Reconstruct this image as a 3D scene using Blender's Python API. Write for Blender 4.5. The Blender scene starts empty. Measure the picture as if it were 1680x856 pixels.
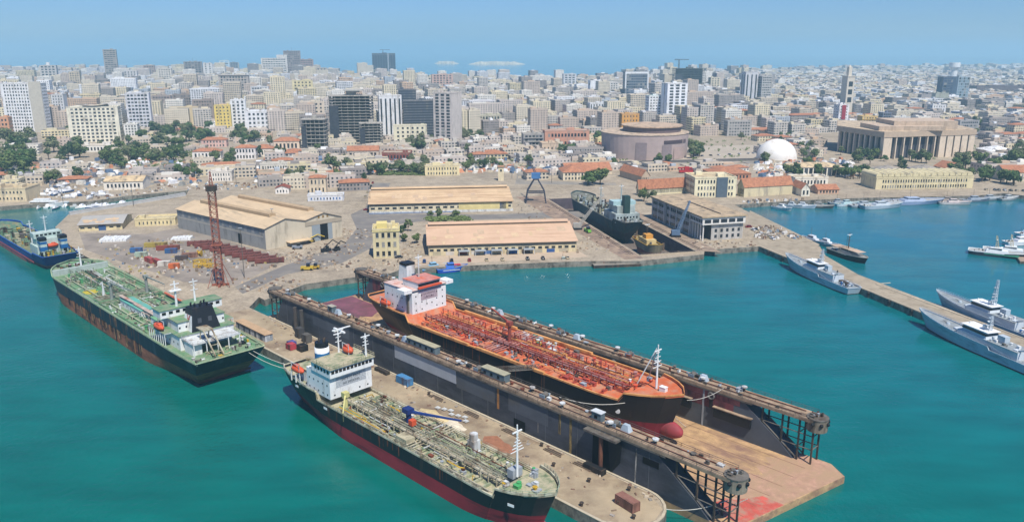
import bpy, math, random
from mathutils import Vector, Matrix
from mathutils.geometry import tessellate_polygon
R = math.radians
rnd = random.Random(7)
sc = bpy.context.scene
COL = sc.collection
# ---------------------------------------------------------------- camera
F_PX, HZ, CAM_H = 1307.0, 84.0, 112.0
PITCH = math.atan((428 - HZ) / F_PX)
cam_d = bpy.data.cameras.new('camera'); cam = bpy.data.objects.new('camera', cam_d); COL.objects.link(cam)
cam_d.sensor_width = 36; cam_d.lens = 36 * F_PX / 1680
cam_d.clip_start = 1; cam_d.clip_end = 80000
cam.location = (0, 0, CAM_H); cam.rotation_euler = (R(90) - PITCH, 0, 0)
sc.camera = cam
# ---------------------------------------------------------------- sky and sun
SUN_EL, SUN_AZ = R(58), math.atan2(-0.78, 0.34)      # direction towards the sun, angle in the xy plane
w = bpy.data.worlds.new('World'); sc.world = w; w.use_nodes = True
nt = w.node_tree; bg = nt.nodes['Background']
sky = nt.nodes.new('ShaderNodeTexSky'); sky.sky_type = 'NISHITA'; sky.sun_disc = False
sky.sun_elevation = SUN_EL; sky.sun_rotation = math.pi / 2 - SUN_AZ
sky.altitude = 0; sky.air_density = 1.0; sky.dust_density = 0.35; sky.ozone_density = 3.0
mixs = nt.nodes.new('ShaderNodeMix'); mixs.data_type = 'RGBA'; mixs.blend_type = 'MULTIPLY'
mixs.inputs[0].default_value = 1.0
mixs.inputs[7].default_value = (0.255, 0.40, 0.655, 1)
nt.links.new(sky.outputs[0], mixs.inputs[6]); nt.links.new(mixs.outputs[2], bg.inputs[0])
bg.inputs[1].default_value = 0.12
sun_d = bpy.data.lights.new('sun', 'SUN'); sun = bpy.data.objects.new('sun', sun_d); COL.objects.link(sun)
sun_d.energy = 3.7; sun_d.angle = R(0.55); sun_d.color = (1.0, 0.95, 0.87)
sv = Vector((math.cos(SUN_EL) * math.cos(SUN_AZ), math.cos(SUN_EL) * math.sin(SUN_AZ), math.sin(SUN_EL)))
sun.rotation_euler = (-sv).to_track_quat('-Z', 'Y').to_euler(); sun.location = (0, 0, 600)
sc.view_settings.view_transform = 'Standard'; sc.view_settings.look = 'None'
sc.view_settings.gamma = 1; sc.view_settings.exposure = 0.58; sc.view_settings.use_curve_mapping = False
sc.render.engine = 'CYCLES'
sc.cycles.max_bounces = 5; sc.cycles.diffuse_bounces = 2; sc.cycles.glossy_bounces = 2; sc.cycles.transmission_bounces = 2
sc.cycles.volume_bounces = 1; sc.cycles.use_denoising = True; sc.cycles.sample_clamp_indirect = 4; sc.cycles.sample_clamp_direct = 5; sc.cycles.caustics_reflective = False; sc.cycles.caustics_refractive = False

# ---------------------------------------------------------------- measuring helpers
def G(x, y, z=3.0):                      # where a sight line of the survey photo meets the level z
    v = y - 428; u = x - 840
    d = math.sin(PITCH) * F_PX + v * math.cos(PITCH); f = math.cos(PITCH) * F_PX - v * math.sin(PITCH)
    t = (CAM_H - z) / d
    return (u * t, f * t)
def PJ(X, Y, Z):
    s, c = math.sin(PITCH), math.cos(PITCH); dz = Z - CAM_H; f = Y * c - dz * s; v = -(Y * s + dz * c)
    return 840 + F_PX * X / f, 428 + F_PX * v / f
Q = math.sqrt(.5)
def SN(s, n): return ((s + n) * Q, (n - s) * Q)      # harbour axes: s along the dock, n across it
HARB = R(-45)
# ---------------------------------------------------------------- materials
def lin(h):
    if isinstance(h, tuple): return (*h, 1)
    h = h.lstrip('#'); c = [int(h[i:i + 2], 16) / 255 for i in (0, 2, 4)]
    return tuple((x / 12.92 if x <= .04045 else ((x + .055) / 1.055) ** 2.4) for x in c) + (1,)
MC = {}
def M(color, rough=.75, var=.22, scale=.35, bump=0.0, metal=0.0, dirt=None, damt=.35, dscale=(.25, .25, .05), spec=.3):
    key = (color, rough, var, scale, bump, metal, dirt, damt, dscale)
    if key in MC: return MC[key]
    m = bpy.data.materials.new('paint_%d' % len(MC)); m.use_nodes = True
    t = m.node_tree; b = t.nodes['Principled BSDF']; L = t.links.new
    c = lin(color)
    tc = t.nodes.new('ShaderNodeTexCoord')
    n = t.nodes.new('ShaderNodeTexNoise'); n.inputs['Scale'].default_value = scale; n.inputs['Detail'].default_value = 6; n.inputs['Roughness'].default_value = .65
    L(tc.outputs['Object'], n.inputs['Vector'])
    mr = t.nodes.new('ShaderNodeMapRange'); mr.inputs[1].default_value = .3; mr.inputs[2].default_value = .7
    mr.inputs[3].default_value = 1 - var; mr.inputs[4].default_value = 1 + var * .6
    L(n.outputs[0], mr.inputs[0])
    mu = t.nodes.new('ShaderNodeMix'); mu.data_type = 'RGBA'; mu.blend_type = 'MULTIPLY'; mu.inputs[0].default_value = 1; mu.inputs[6].default_value = c
    L(mr.outputs[0], mu.inputs[7]); out = mu.outputs[2]
    if dirt:
        mp = t.nodes.new('ShaderNodeMapping'); mp.inputs['Scale'].default_value = dscale; L(tc.outputs['Object'], mp.inputs[0])
        n2 = t.nodes.new('ShaderNodeTexNoise'); n2.inputs['Scale'].default_value = 1.0; n2.inputs['Detail'].default_value = 8; n2.inputs['Roughness'].default_value = .7
        L(mp.outputs[0], n2.inputs['Vector'])
        r2 = t.nodes.new('ShaderNodeMapRange'); r2.inputs[1].default_value = .62 - damt * .3; r2.inputs[2].default_value = .74 - damt * .2
        L(n2.outputs[0], r2.inputs[0])
        mx = t.nodes.new('ShaderNodeMix'); mx.data_type = 'RGBA'; L(r2.outputs[0], mx.inputs[0]); L(out, mx.inputs[6]); mx.inputs[7].default_value = lin(dirt)
        out = mx.outputs[2]
    L(out, b.inputs['Base Color'])
    b.inputs['Roughness'].default_value = rough; b.inputs['Metallic'].default_value = metal; b.inputs['Specular IOR Level'].default_value = spec
    if bump:
        bn = t.nodes.new('ShaderNodeBump'); bn.inputs['Strength'].default_value = bump; bn.inputs['Distance'].default_value = .5
        L(n.outputs[0], bn.inputs['Height']); L(bn.outputs[0], b.inputs['Normal'])
    MC[key] = m; return m
def MW(wall, glass='2c3238', pu=3.2, pv=3.1, wu=.55, wv=.5, var=.18, band=False, salt=0):
    """rendered wall with rows of windows, in metres of wall; windows differ in tone from room to room"""
    key = ('w', wall, glass, pu, pv, wu, wv, band, salt)
    if key in MC: return MC[key]
    m = bpy.data.materials.new('facade_%d' % len(MC)); m.use_nodes = True
    t = m.node_tree; b = t.nodes['Principled BSDF']; L = t.links.new
    uv = t.nodes.new('ShaderNodeUVMap'); sp = t.nodes.new('ShaderNodeSeparateXYZ'); L(uv.outputs[0], sp.inputs[0])
    def mth(op, a, bb=None, cc=None):
        q = t.nodes.new('ShaderNodeMath'); q.operation = op
        for i, v in enumerate((a, bb, cc)):
            if v is None: continue
            if isinstance(v, (int, float)): q.inputs[i].default_value = v
            else: L(v, q.inputs[i])
        return q.outputs[0]
    u = mth('DIVIDE', sp.outputs[0], pu); v = mth('DIVIDE', sp.outputs[1], pv)
    fu = mth('FRACT', u); fv = mth('FRACT', v)
    a = mth('LESS_THAN', mth('ABSOLUTE', mth('SUBTRACT', fu, .5)), wu / 2) if not band else 1.0
    c = mth('LESS_THAN', mth('ABSOLUTE', mth('SUBTRACT', fv, .52)), wv / 2)
    mask = mth('MULTIPLY', a, c)
    cb = t.nodes.new('ShaderNodeCombineXYZ'); L(mth('FLOOR', u), cb.inputs[0]); L(mth('FLOOR', v), cb.inputs[1]); cb.inputs[2].default_value = salt
    wn = t.nodes.new('ShaderNodeTexWhiteNoise'); L(cb.outputs[0], wn.inputs[0])
    gl = t.nodes.new('ShaderNodeMix'); gl.data_type = 'RGBA'; L(mth('POWER', wn.outputs[0], 2.5), gl.inputs[0]); gl.inputs[6].default_value = lin(glass); gl.inputs[7].default_value = lin('8d9094')
    tc = t.nodes.new('ShaderNodeTexCoord'); mp = t.nodes.new('ShaderNodeMapping'); mp.inputs['Scale'].default_value = (.18, .18, .06); L(tc.outputs['Object'], mp.inputs[0])
    n = t.nodes.new('ShaderNodeTexNoise'); n.inputs['Scale'].default_value = 1; n.inputs['Detail'].default_value = 7; L(mp.outputs[0], n.inputs['Vector'])
    mr = t.nodes.new('ShaderNodeMapRange'); mr.inputs[1].default_value = .3; mr.inputs[2].default_value = .7; mr.inputs[3].default_value = 1 - var; mr.inputs[4].default_value = 1 + var * .4
    L(n.outputs[0], mr.inputs[0])
    wc = t.nodes.new('ShaderNodeMix'); wc.data_type = 'RGBA'; wc.blend_type = 'MULTIPLY'; wc.inputs[0].default_value = 1; wc.inputs[6].default_value = lin(wall); L(mr.outputs[0], wc.inputs[7])
    mx = t.nodes.new('ShaderNodeMix'); mx.data_type = 'RGBA'; L(mask, mx.inputs[0]); L(wc.outputs[2], mx.inputs[6]); L(gl.outputs[2], mx.inputs[7])
    L(mx.outputs[2], b.inputs['Base Color'])
    L(mth('SUBTRACT', .85, mth('MULTIPLY', mask, .6)), b.inputs['Roughness']); b.inputs['Specular IOR Level'].default_value = .3
    bp = t.nodes.new('ShaderNodeBump'); bp.inputs['Distance'].default_value = .25; bp.inputs['Strength'].default_value = .8; bp.invert = True
    L(mask, bp.inputs['Height']); L(bp.outputs[0], b.inputs['Normal'])
    MC[key] = m; return m
# ---------------------------------------------------------------- mesh builder
class MB:
    def __init__(s): s.v = []; s.f = []; s.m = []
    def face(s, pts, m=0):
        i = len(s.v); s.v += [tuple(p) for p in pts]; s.f.append(tuple(range(i, i + len(pts)))); s.m.append(m); return s
    def box(s, x0, x1, y0, y1, z0, z1, m=0, mt=None):
        i = len(s.v); s.v += [(x0, y0, z0), (x1, y0, z0), (x1, y1, z0), (x0, y1, z0), (x0, y0, z1), (x1, y0, z1), (x1, y1, z1), (x0, y1, z1)]
        s.f += [(i, i + 3, i + 2, i + 1), (i + 4, i + 5, i + 6, i + 7), (i, i + 1, i + 5, i + 4), (i + 1, i + 2, i + 6, i + 5), (i + 2, i + 3, i + 7, i + 6), (i + 3, i, i + 4, i + 7)]
        s.m += [m, m if mt is None else mt, m, m, m, m]; return s
    def prism(s, poly, z0, z1, m=0, mt=None, scale_top=1.0, c=None):
        k = len(poly); i = len(s.v)
        if c is None: c = (sum(p[0] for p in poly) / k, sum(p[1] for p in poly) / k)
        s.v += [(x, y, z0) for x, y in poly] + [(c[0] + (x - c[0]) * scale_top, c[1] + (y - c[1]) * scale_top, z1) for x, y in poly]
        for j in range(k): s.f.append((i + j, i + (j + 1) % k, i + k + (j + 1) % k, i + k + j)); s.m.append(m)
        s.f.append(tuple(i + k + j for j in range(k))); s.m.append(m if mt is None else mt)
        s.f.append(tuple(i + k - 1 - j for j in range(k))); s.m.append(m)
        return s
    def cyl(s, x, y, z0, z1, r, seg=12, m=0, mt=None, r2=None):
        return s.prism([(x + r * math.cos(2 * math.pi * j / seg), y + r * math.sin(2 * math.pi * j / seg)) for j in range(seg)], z0, z1, m, mt, 1 if r2 is None else r2 / r, (x, y))
    def tube(s, p, q, r, seg=6, m=0, r2=None):
        p = Vector(p); q = Vector(q); d = (q - p)
        if d.length < 1e-5: return s
        d.normalize(); a = d.orthogonal().normalized(); b = d.cross(a); i = len(s.v); r2 = r if r2 is None else r2
        for c, rr in ((p, r), (q, r2)):
            for j in range(seg):
                t = 2 * math.pi * j / seg; s.v.append(tuple(c + a * rr * math.cos(t) + b * rr * math.sin(t)))
        for j in range(seg): s.f.append((i + j, i + (j + 1) % seg, i + seg + (j + 1) % seg, i + seg + j)); s.m.append(m)
        s.f.append(tuple(i + seg + j for j in range(seg))); s.m.append(m); s.f.append(tuple(i + seg - 1 - j for j in range(seg))); s.m.append(m)
        return s
    def path(s, pts, r, seg=6, m=0):
        for a, b in zip(pts, pts[1:]): s.tube(a, b, r, seg, m)
        return s
    def ball(s, c, r, seg=10, rings=6, m=0, sz=1.0, half=False):
        i = len(s.v); a0 = 0 if half else -math.pi / 2
        for k in range(rings + 1):
            a = a0 + (math.pi / 2 - a0) * k / rings
            for j in range(seg):
                t = 2 * math.pi * j / seg; s.v.append((c[0] + r * math.cos(a) * math.cos(t), c[1] + r * math.cos(a) * math.sin(t), c[2] + r * sz * math.sin(a)))
        for k in range(rings):
            for j in range(seg):
                s.f.append((i + k * seg + j, i + k * seg + (j + 1) % seg, i + (k + 1) * seg + (j + 1) % seg, i + (k + 1) * seg + j)); s.m.append(m)
        return s
    def gable(s, x0, x1, y0, y1, z0, zr, m=0, ax='x', over=0.0, gm=None, th=.25):
        """pitched roof: ridge along ax; gable walls in gm"""
        gm = m if gm is None else gm
        if ax == 'x':
            ym = (y0 + y1) / 2; k = (zr - z0) / max(ym - y0, .01)
            a, b = x0 - over, x1 + over; ya, yb = y0 - over, y1 + over; zo = z0 - over * k
            s.face([(a, ya, zo), (b, ya, zo), (b, ym, zr), (a, ym, zr)], m); s.face([(b, yb, zo), (a, yb, zo), (a, ym, zr), (b, ym, zr)], m)
            s.face([(a, ya, zo - th), (b, ya, zo - th), (b, ya, zo), (a, ya, zo)], m); s.face([(a, yb, zo - th), (b, yb, zo - th), (b, yb, zo), (a, yb, zo)], m)
            for x in (x0, x1): s.face([(x, y0, z0), (x, y1, z0), (x, ym, zr - .02)], gm)
        else:
            xm = (x0 + x1) / 2; k = (zr - z0) / max(xm - x0, .01)
            a, b = y0 - over, y1 + over; xa, xb = x0 - over, x1 + over; zo = z0 - over * k
            s.face([(xa, a, zo), (xm, a, zr), (xm, b, zr), (xa, b, zo)], m); s.face([(xb, a, zo), (xb, b, zo), (xm, b, zr), (xm, a, zr)], m)
            for y in (y0, y1): s.face([(x0, y, z0), (x1, y, z0), (xm, y, zr - .02)], gm)
        return s
    def hip(s, x0, x1, y0, y1, z0, zr, m=0, over=.6):
        x0 -= over; x1 += over; y0 -= over; y1 += over
        if x1 - x0 >= y1 - y0:
            h = (y1 - y0) / 2; ym = (y0 + y1) / 2; a = (x0 + h, ym, zr); b = (x1 - h, ym, zr)
            s.face([(x0, y0, z0), (x1, y0, z0), b, a], m); s.face([(x1, y1, z0), (x0, y1, z0), a, b], m); s.face([(x1, y0, z0), (x1, y1, z0), b], m); s.face([(x0, y1, z0), (x0, y0, z0), a], m)
        else:
            h = (x1 - x0) / 2; xm = (x0 + x1) / 2; a = (xm, y0 + h, zr); b = (xm, y1 - h, zr)
            s.face([(x1, y0, z0), (x1, y1, z0), b, a], m); s.face([(x0, y1, z0), (x0, y0, z0), a, b], m); s.face([(x0, y0, z0), (x1, y0, z0), a], m); s.face([(x1, y1, z0), (x0, y1, z0), b], m)
        return s
    def mesh(s, name, mats, smooth=False, uv=False):
        me = bpy.data.meshes.new(name); me.from_pydata(s.v, [], s.f)
        for mt in (mats if isinstance(mats, (list, tuple)) else [mats]): me.materials.append(mt)
        if len(me.materials) > 1: me.polygons.foreach_set('material_index', s.m)
        if smooth: me.polygons.foreach_set('use_smooth', [True] * len(me.polygons))
        if uv:
            ul = me.uv_layers.new(name='UVMap'); d = ul.data
            for p in me.polygons:
                n = p.normal
                if abs(n.z) > .7: tx, ty = 1, 0
                else:
                    l = math.hypot(n.x, n.y); tx, ty = -n.y / l, n.x / l
                for li in p.loop_indices:
                    c = me.vertices[me.loops[li].vertex_index].co
                    d[li].uv = (c.x * tx + c.y * ty + 200, c.z) if abs(n.z) <= .7 else (.001, .001)
        me.update(); return me
    def build(s, name, mats, parent=None, smooth=False, uv=False):
        return link(name, s.mesh(name, mats, smooth, uv), parent)
def link(name, me, parent=None):
    o = bpy.data.objects.new(name, me); COL.objects.link(o)
    if parent is not None: o.parent = parent
    return o
def tag(o, label=None, cat=None, group=None, kind=None):
    if label: o['label'] = label
    if cat: o['category'] = cat
    if group: o['group'] = group
    if kind: o['kind'] = kind
    return o
def thing(name, label, cat, loc=(0, 0, 0), rz=0.0, group=None):
    o = bpy.data.objects.new(name, None); COL.objects.link(o); o.empty_display_size = .5
    o.location = loc; o.rotation_euler = (0, 0, rz); return tag(o, label, cat, group)
def bx(par, name, mat, *b):
    m = MB()
    for q in b: m.box(*q)
    return m.build(name, mat, par)
def tb(par, name, mat, pts, r, seg=6): return MB().path(pts, r, seg).build(name, mat, par)
def cy(par, name, mat, x, y, z0, z1, r, seg=12, r2=None): return MB().cyl(x, y, z0, z1, r, seg, r2=r2).build(name, mat, par)
def copy_tree(o, parent=None):
    c = o.copy(); COL.objects.link(c); c.parent = parent
    for ch in list(KIDS.get(o.name, ())) or list(o.children): copy_tree(ch, c)
    return c
KIDS = {}
FOOT = []                                 # (x, y, radius) of ground already built on
def taken(x, y, r):
    return any((x - a) ** 2 + (y - b) ** 2 < (r + c) ** 2 for a, b, c in FOOT)
def reserve(x, y, r): FOOT.append((x, y, r))
def reserve_rect(cx, cy, w, d, rz):
    k = max(1, int(max(w, d) / max(6, min(w, d)))); c, s_ = math.cos(rz), math.sin(rz); r = min(w, d) / 2 * 1.1
    for i in range(k + 1):
        t = (i / k - .5) * (max(w, d) - min(w, d)); dx, dy = (t, 0) if w > d else (0, t)
        FOOT.append((cx + dx * c - dy * s_, cy + dx * s_ + dy * c, r))
LAND_MARKS = []                            # (short phrase, x, y) for telling the many small things apart
def fill_poly(loops, z, flip=False):
    """triangles of a polygon with holes"""
    tri = tessellate_polygon([[Vector((x, y, 0)) for x, y in lp] for lp in loops]); pts = [(x, y, z) for lp in loops for x, y in lp]
    out = []
    for t in tri:
        a, b, c = (pts[i] for i in t); cr = (b[0] - a[0]) * (c[1] - a[1]) - (b[1] - a[1]) * (c[0] - a[0])
        out.append(t if cr > 0 else t[::-1])
    return pts, out
def inside(x, y, poly):
    k = False; n = len(poly); j = n - 1
    for i in range(n):
        xi, yi = poly[i]; xj, yj = poly[j]
        if (yi > y) != (yj > y) and x < (xj - xi) * (y - yi) / (yj - yi) + xi: k = not k
        j = i
    return k
# ---------------------------------------------------------------- the setting: sea, land, island, air
ARC = [SN(-104.3 + 4.5 * math.sin(R(a)) * 2.2, 144.3 - 10 * math.cos(R(a))) for a in range(0, 181, 15)]
U2 = (math.cos(R(-76)), math.sin(R(-76))); W2v = (math.cos(R(14)), math.sin(R(14)))
def UW(u, w_): return (U2[0] * u + W2v[0] * w_, U2[1] * u + W2v[1] * w_)   # shipyard axes
def uw(x, y): return (x * U2[0] + y * U2[1], x * W2v[0] + y * W2v[1])
LAND = [G(-900, 352), G(-60, 342), G(0, 339), G(60, 334), G(150, 330), G(205, 322), G(310, 312), G(305, 320), G(200, 338), G(113, 351),
        SN(-560, 146), SN(-486, 134.2)] + ARC + [SN(-318, 154.3), G(425, 487), G(434, 492), G(500, 466), G(600, 452), G(622, 455), G(660, 441), G(800, 434), G(965, 428),
        G(1050, 428), G(1155, 417), G(1156, 410), G(1245, 404), (190.1, 277.2), (236, 105), (251.5, 109), (205.5, 281.5), (168.9, 407.9), G(1345, 404), G(1300, 384),
        G(1205, 336), G(1290, 330), G(1400, 325), G(1500, 323), G(1600, 321), G(1645, 317), G(1700, 323), G(2600, 352),
        (5200, 900), (6500, 4300), G(1680, 108), G(1300, 114), G(1180, 121), G(1080, 128), G(980, 137), G(860, 140), G(660, 139), G(560, 133), G(480, 125), G(300, 117), G(0, 112), (-6400, 3600), (-5200, 700)]
dd = [UW(-575, 172), UW(-398, 172), UW(-398, 206), UW(-575, 206)]          # the graving dock in the yard
def land_mesh():
    mb = MB(); pts, tri = fill_poly([LAND, dd], 3.0)
    mb.v = pts; mb.f = [tuple(t) for t in tri]; mb.m = [0] * len(tri)
    n = len(LAND)
    for i in range(n):
        a, b = LAND[i], LAND[(i + 1) % n]; mb.face([(*a, -6), (*b, -6), (*b, 3.0), (*a, 3.0)], 1)
    for i in range(4):
        a, b = dd[i], dd[(i + 1) % 4]; mb.face([(*a, -5.5), (*b, -5.5), (*b, 3.0), (*a, 3.0)], 2)
    mb.face([(*p, -5.4) for p in dd], 3)
    return mb
def ground_mat():
    m = bpy.data.materials.new('ground'); m.use_nodes = True; t = m.node_tree; b = t.nodes['Principled BSDF']; L = t.links.new
    tc = t.nodes.new('ShaderNodeTexCoord')
    def noise(sc_, det=8, rough=.65):
        n = t.nodes.new('ShaderNodeTexNoise'); n.inputs['Scale'].default_value = sc_; n.inputs['Detail'].default_value = det; n.inputs['Roughness'].default_value = rough; L(tc.outputs['Object'], n.inputs['Vector']); return n.outputs[0]
    def ramp(src, stops):
        r = t.nodes.new('ShaderNodeValToRGB'); L(src, r.inputs[0]); e = r.color_ramp.elements
        while len(e) < len(stops): e.new(.5)
        for q, (p, c) in zip(e, stops): q.position = p; q.color = lin(c)
        return r.outputs[0]
    a = ramp(noise(.012), [(.3, '8f8271'), (.47, 'b3a48e'), (.6, 'a3937c'), (.75, '84796b')])
    c = ramp(noise(.12, 10, .72), [(.32, '5f574e'), (.46, 'a0937f'), (.58, 'b8aa92'), (.72, 'd0c2a8')])
    mx = t.nodes.new('ShaderNodeMix'); mx.data_type = 'RGBA'; mx.inputs[0].default_value = .45; L(a, mx.inputs[6]); L(c, mx.inputs[7])
    d = t.nodes.new('ShaderNodeMix'); d.data_type = 'RGBA'; d.blend_type = 'MULTIPLY'; d.inputs[0].default_value = .5; L(mx.outputs[2], d.inputs[6]); L(ramp(noise(.9), [(.35, '9a9a9a'), (.6, 'ffffff')]), d.inputs[7])
    L(d.outputs[2], b.inputs['Base Color']); b.inputs['Roughness'].default_value = .95; b.inputs['Specular IOR Level'].default_value = .15
    return m
CONC = M('8f877a', .9, .3, .2, dirt='4e4a42', damt=.6, dscale=(.3, .3, .2))
land = land_mesh().build('ground', [ground_mat(), CONC, M('5a5057', .9, .3, .3), M('6e6258', .9, .3, .15)])
tag(land, kind='structure')
def water_mat():
    m = bpy.data.materials.new('sea_water'); m.use_nodes = True; t = m.node_tree; b = t.nodes['Principled BSDF']; L = t.links.new
    tc = t.nodes.new('ShaderNodeTexCoord')
    sp = t.nodes.new('ShaderNodeSeparateXYZ'); L(tc.outputs['Object'], sp.inputs[0])
    # murky green over the shallow harbour bed by the tankers, bluer and clearer to the north east
    ad = t.nodes.new('ShaderNodeMath'); ad.operation = 'ADD'; L(sp.outputs[0], ad.inputs[0]); L(sp.outputs[1], ad.inputs[1])
    n0 = t.nodes.new('ShaderNodeTexNoise'); n0.inputs['Scale'].default_value = .009; n0.inputs['Detail'].default_value = 3; L(tc.outputs['Object'], n0.inputs['Vector'])
    ns = t.nodes.new('ShaderNodeMath'); ns.operation = 'MULTIPLY_ADD'; L(n0.outputs[0], ns.inputs[0]); ns.inputs[1].default_value = 330; L(ad.outputs[0], ns.inputs[2])
    mr = t.nodes.new('ShaderNodeMapRange'); mr.inputs[1].default_value = 250; mr.inputs[2].default_value = 900; L(ns.outputs[0], mr.inputs[0])
    r = t.nodes.new('ShaderNodeValToRGB'); L(mr.outputs[0], r.inputs[0]); e = r.color_ramp.elements
    e.new(.45)
    for q, (p, c) in zip(e, [(0, (0.0, .122, .094)), (.42, (0.0, .130, .122)), (1, (.0, .128, .160))]): q.position = p; q.color = (*c, 1)
    mp = t.nodes.new('ShaderNodeMapping'); mp.inputs['Scale'].default_value = (.035, .11, 1); mp.inputs['Rotation'].default_value = (0, 0, .3); L(tc.outputs['Object'], mp.inputs[0])
    n1 = t.nodes.new('ShaderNodeTexNoise'); n1.inputs['Scale'].default_value = 1; n1.inputs['Detail'].default_value = 5; L(mp.outputs[0], n1.inputs['Vector'])
    m1 = t.nodes.new('ShaderNodeMapRange'); m1.inputs[1].default_value = .3; m1.inputs[2].default_value = .7; m1.inputs[3].default_value = .82; m1.inputs[4].default_value = 1.14; L(n1.outputs[0], m1.inputs[0])
    mu = t.nodes.new('ShaderNodeMix'); mu.data_type = 'RGBA'; mu.blend_type = 'MULTIPLY'; mu.inputs[0].default_value = 1; L(r.outputs[0], mu.inputs[6]); L(m1.outputs[0], mu.inputs[7])
    L(mu.outputs[2], b.inputs['Base Color']); b.inputs['Roughness'].default_value = .10; b.inputs['IOR'].default_value = 1.33; b.inputs['Specular IOR Level'].default_value = .85
    n2 = t.nodes.new('ShaderNodeTexNoise'); n2.inputs['Scale'].default_value = .45; n2.inputs['Detail'].default_value = 7; n2.inputs['Roughness'].default_value = .6; L(tc.outputs['Object'], n2.inputs['Vector'])
    n3 = t.nodes.new('ShaderNodeTexNoise'); n3.inputs['Scale'].default_value = .018; n3.inputs['Detail'].default_value = 4; L(tc.outputs['Object'], n3.inputs['Vector'])
    m3 = t.nodes.new('ShaderNodeMapRange'); m3.inputs[1].default_value = .38; m3.inputs[2].default_value = .62; m3.inputs[3].default_value = .2; m3.inputs[4].default_value = .6; L(n3.outputs[0], m3.inputs[0])
    bp = t.nodes.new('ShaderNodeBump'); L(m3.outputs[0], bp.inputs['Strength']); bp.inputs['Distance'].default_value = .5; L(n2.outputs[0], bp.inputs['Height']); L(bp.outputs[0], b.inputs['Normal'])
    return m
hole = [UW(-575.6, 171.4), UW(-397.4, 171.4), UW(-397.4, 206.6), UW(-575.6, 206.6)]
bigq = [UW(-26000, -26000), UW(26000, -26000), UW(26000, 26000), UW(-26000, 26000)]
mb = MB(); mb.v = [(*p, 0.0) for p in hole + bigq]; mb.f = [(i, 4 + i, 4 + (i + 1) % 4, (i + 1) % 4) for i in range(4)]; mb.m = [0] * 4
reserve_rect(*UW(-487, 189), 180, 40, R(-76))
tag(mb.build('sea', water_mat()), kind='structure')
def island():
    mb = MB(); rr = random.Random(3)
    for (x0, x1, y, hh) in ((712, 752, 105, 24), (768, 862, 106, 28)):
        a = G(x0, y, 0); b = G(x1, y, 0); n = 26; top = []; bot = []
        for i in range(n + 1):
            t = i / n; h = hh * min(1, 5 * t, 5 * (1 - t)) * rr.uniform(.7, 1) + .5
            x = a[0] + (b[0] - a[0]) * t; y_ = a[1]
            bot.append((x, y_ - rr.uniform(0, 40) * min(1, 5 * t, 5 * (1 - t)), -1)); top.append((x, y_ + 25, h))
        for i in range(n):
            mb.face([bot[i], bot[i + 1], top[i + 1], top[i]]); mb.face([top[i], top[i + 1], (top[i + 1][0], a[1] + 250, h * .8), (top[i][0], a[1] + 250, h * .8)]); mb.face([(top[i][0], a[1] + 250, h * .8), (top[i + 1][0], a[1] + 250, h * .8), (bot[i + 1][0], a[1] + 300, -1), (bot[i][0], a[1] + 300, -1)])
    o = mb.build('island_hills', M('c8bca0', .95, .35, .02)); tag(o, kind='structure')
island()
HAZE = bpy.data.materials.new('haze_air'); HAZE.use_nodes = True
ht = HAZE.node_tree; ht.nodes.remove(ht.nodes['Principled BSDF'])
hv = ht.nodes.new('ShaderNodeVolumePrincipled'); hv.inputs['Color'].default_value = (.48, .78, .93, 1); hv.inputs['Density'].default_value = 1.5e-4; hv.inputs['Anisotropy'].default_value = 0.0
ht.links.new(hv.outputs[0], ht.nodes['Material Output'].inputs['Volume'])
hz = MB().cyl(0, 0, -7, 260, 37000, 48).build('haze', HAZE); tag(hz, kind='stuff')
# ---------------------------------------------------------------- paints
BLK = M('191b1f', .5, .3, .15, dirt='3b2f28', damt=.15, spec=.4)
NAVYB = M('101c2c', .5, .3, .15, dirt='3a4654', damt=.3, spec=.4)
BOOT = M('9a2f38', .6, .2, .1, dirt='5e2028', damt=.45, dscale=(.06, .06, .5))
BOOTR = M('a8684c', .7, .4, .2, dirt='4a342c', damt=.55, dscale=(.06, .06, .4))
WHT = M('e4e5e2', .55, .08, .3, dirt='a7a29a', damt=.25, dscale=(.5, .5, .12))
WHT2 = M('cfd2cf', .6, .15, .3, dirt='8a7f74', damt=.45)
GLS = M('10161c', .15, .1, spec=.6)
DGRN = M('568a60', .7, .45, .12, dirt='7f8c70', damt=.85, dscale=(.3, .3, .3))
DGRN2 = M('6f8460', .7, .35, .3, dirt='b4a98c', damt=.9, dscale=(.3, .3, .3))
CREAMP = M('b5ad94', .7, .2, .5, dirt='6f5a44', damt=.5)
PIPEG = M('8c8f7c', .6, .3, .5, dirt='5a4a38', damt=.5)
ORG = M('c9663c', .7, .25, .2, dirt='b88468', damt=.65, dscale=(.25, .25, .25))
ORGR = M('a84a3c', .65, .25, .4, dirt='7f4438', damt=.5)
TANO = M('d79a5c', .65, .15, .4, dirt='a35f38', damt=.4)
PINKP = M('b08078', .7, .2, .5, dirt='7a3030', damt=.5)
LBOR = M('cf5836', .5, .1)
RUST = M('7d4632', .85, .35, .4, dirt='4a2c22', damt=.6)
STEELD = M('3a3835', .8, .4, .5, dirt='5e4c3c', damt=.6)
STEELM = M('6b665e', .75, .3, .5, dirt='4a3c30', damt=.5)
GRYL = M('9aa0a4', .6, .15, .4)
YEL = M('c9a227', .6, .2, .5, dirt='8a6a28', damt=.4)
BLUP = M('2a5f9a', .55, .15, .5)
ROPE = M('c8c4b8', .9, .1)

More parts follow.
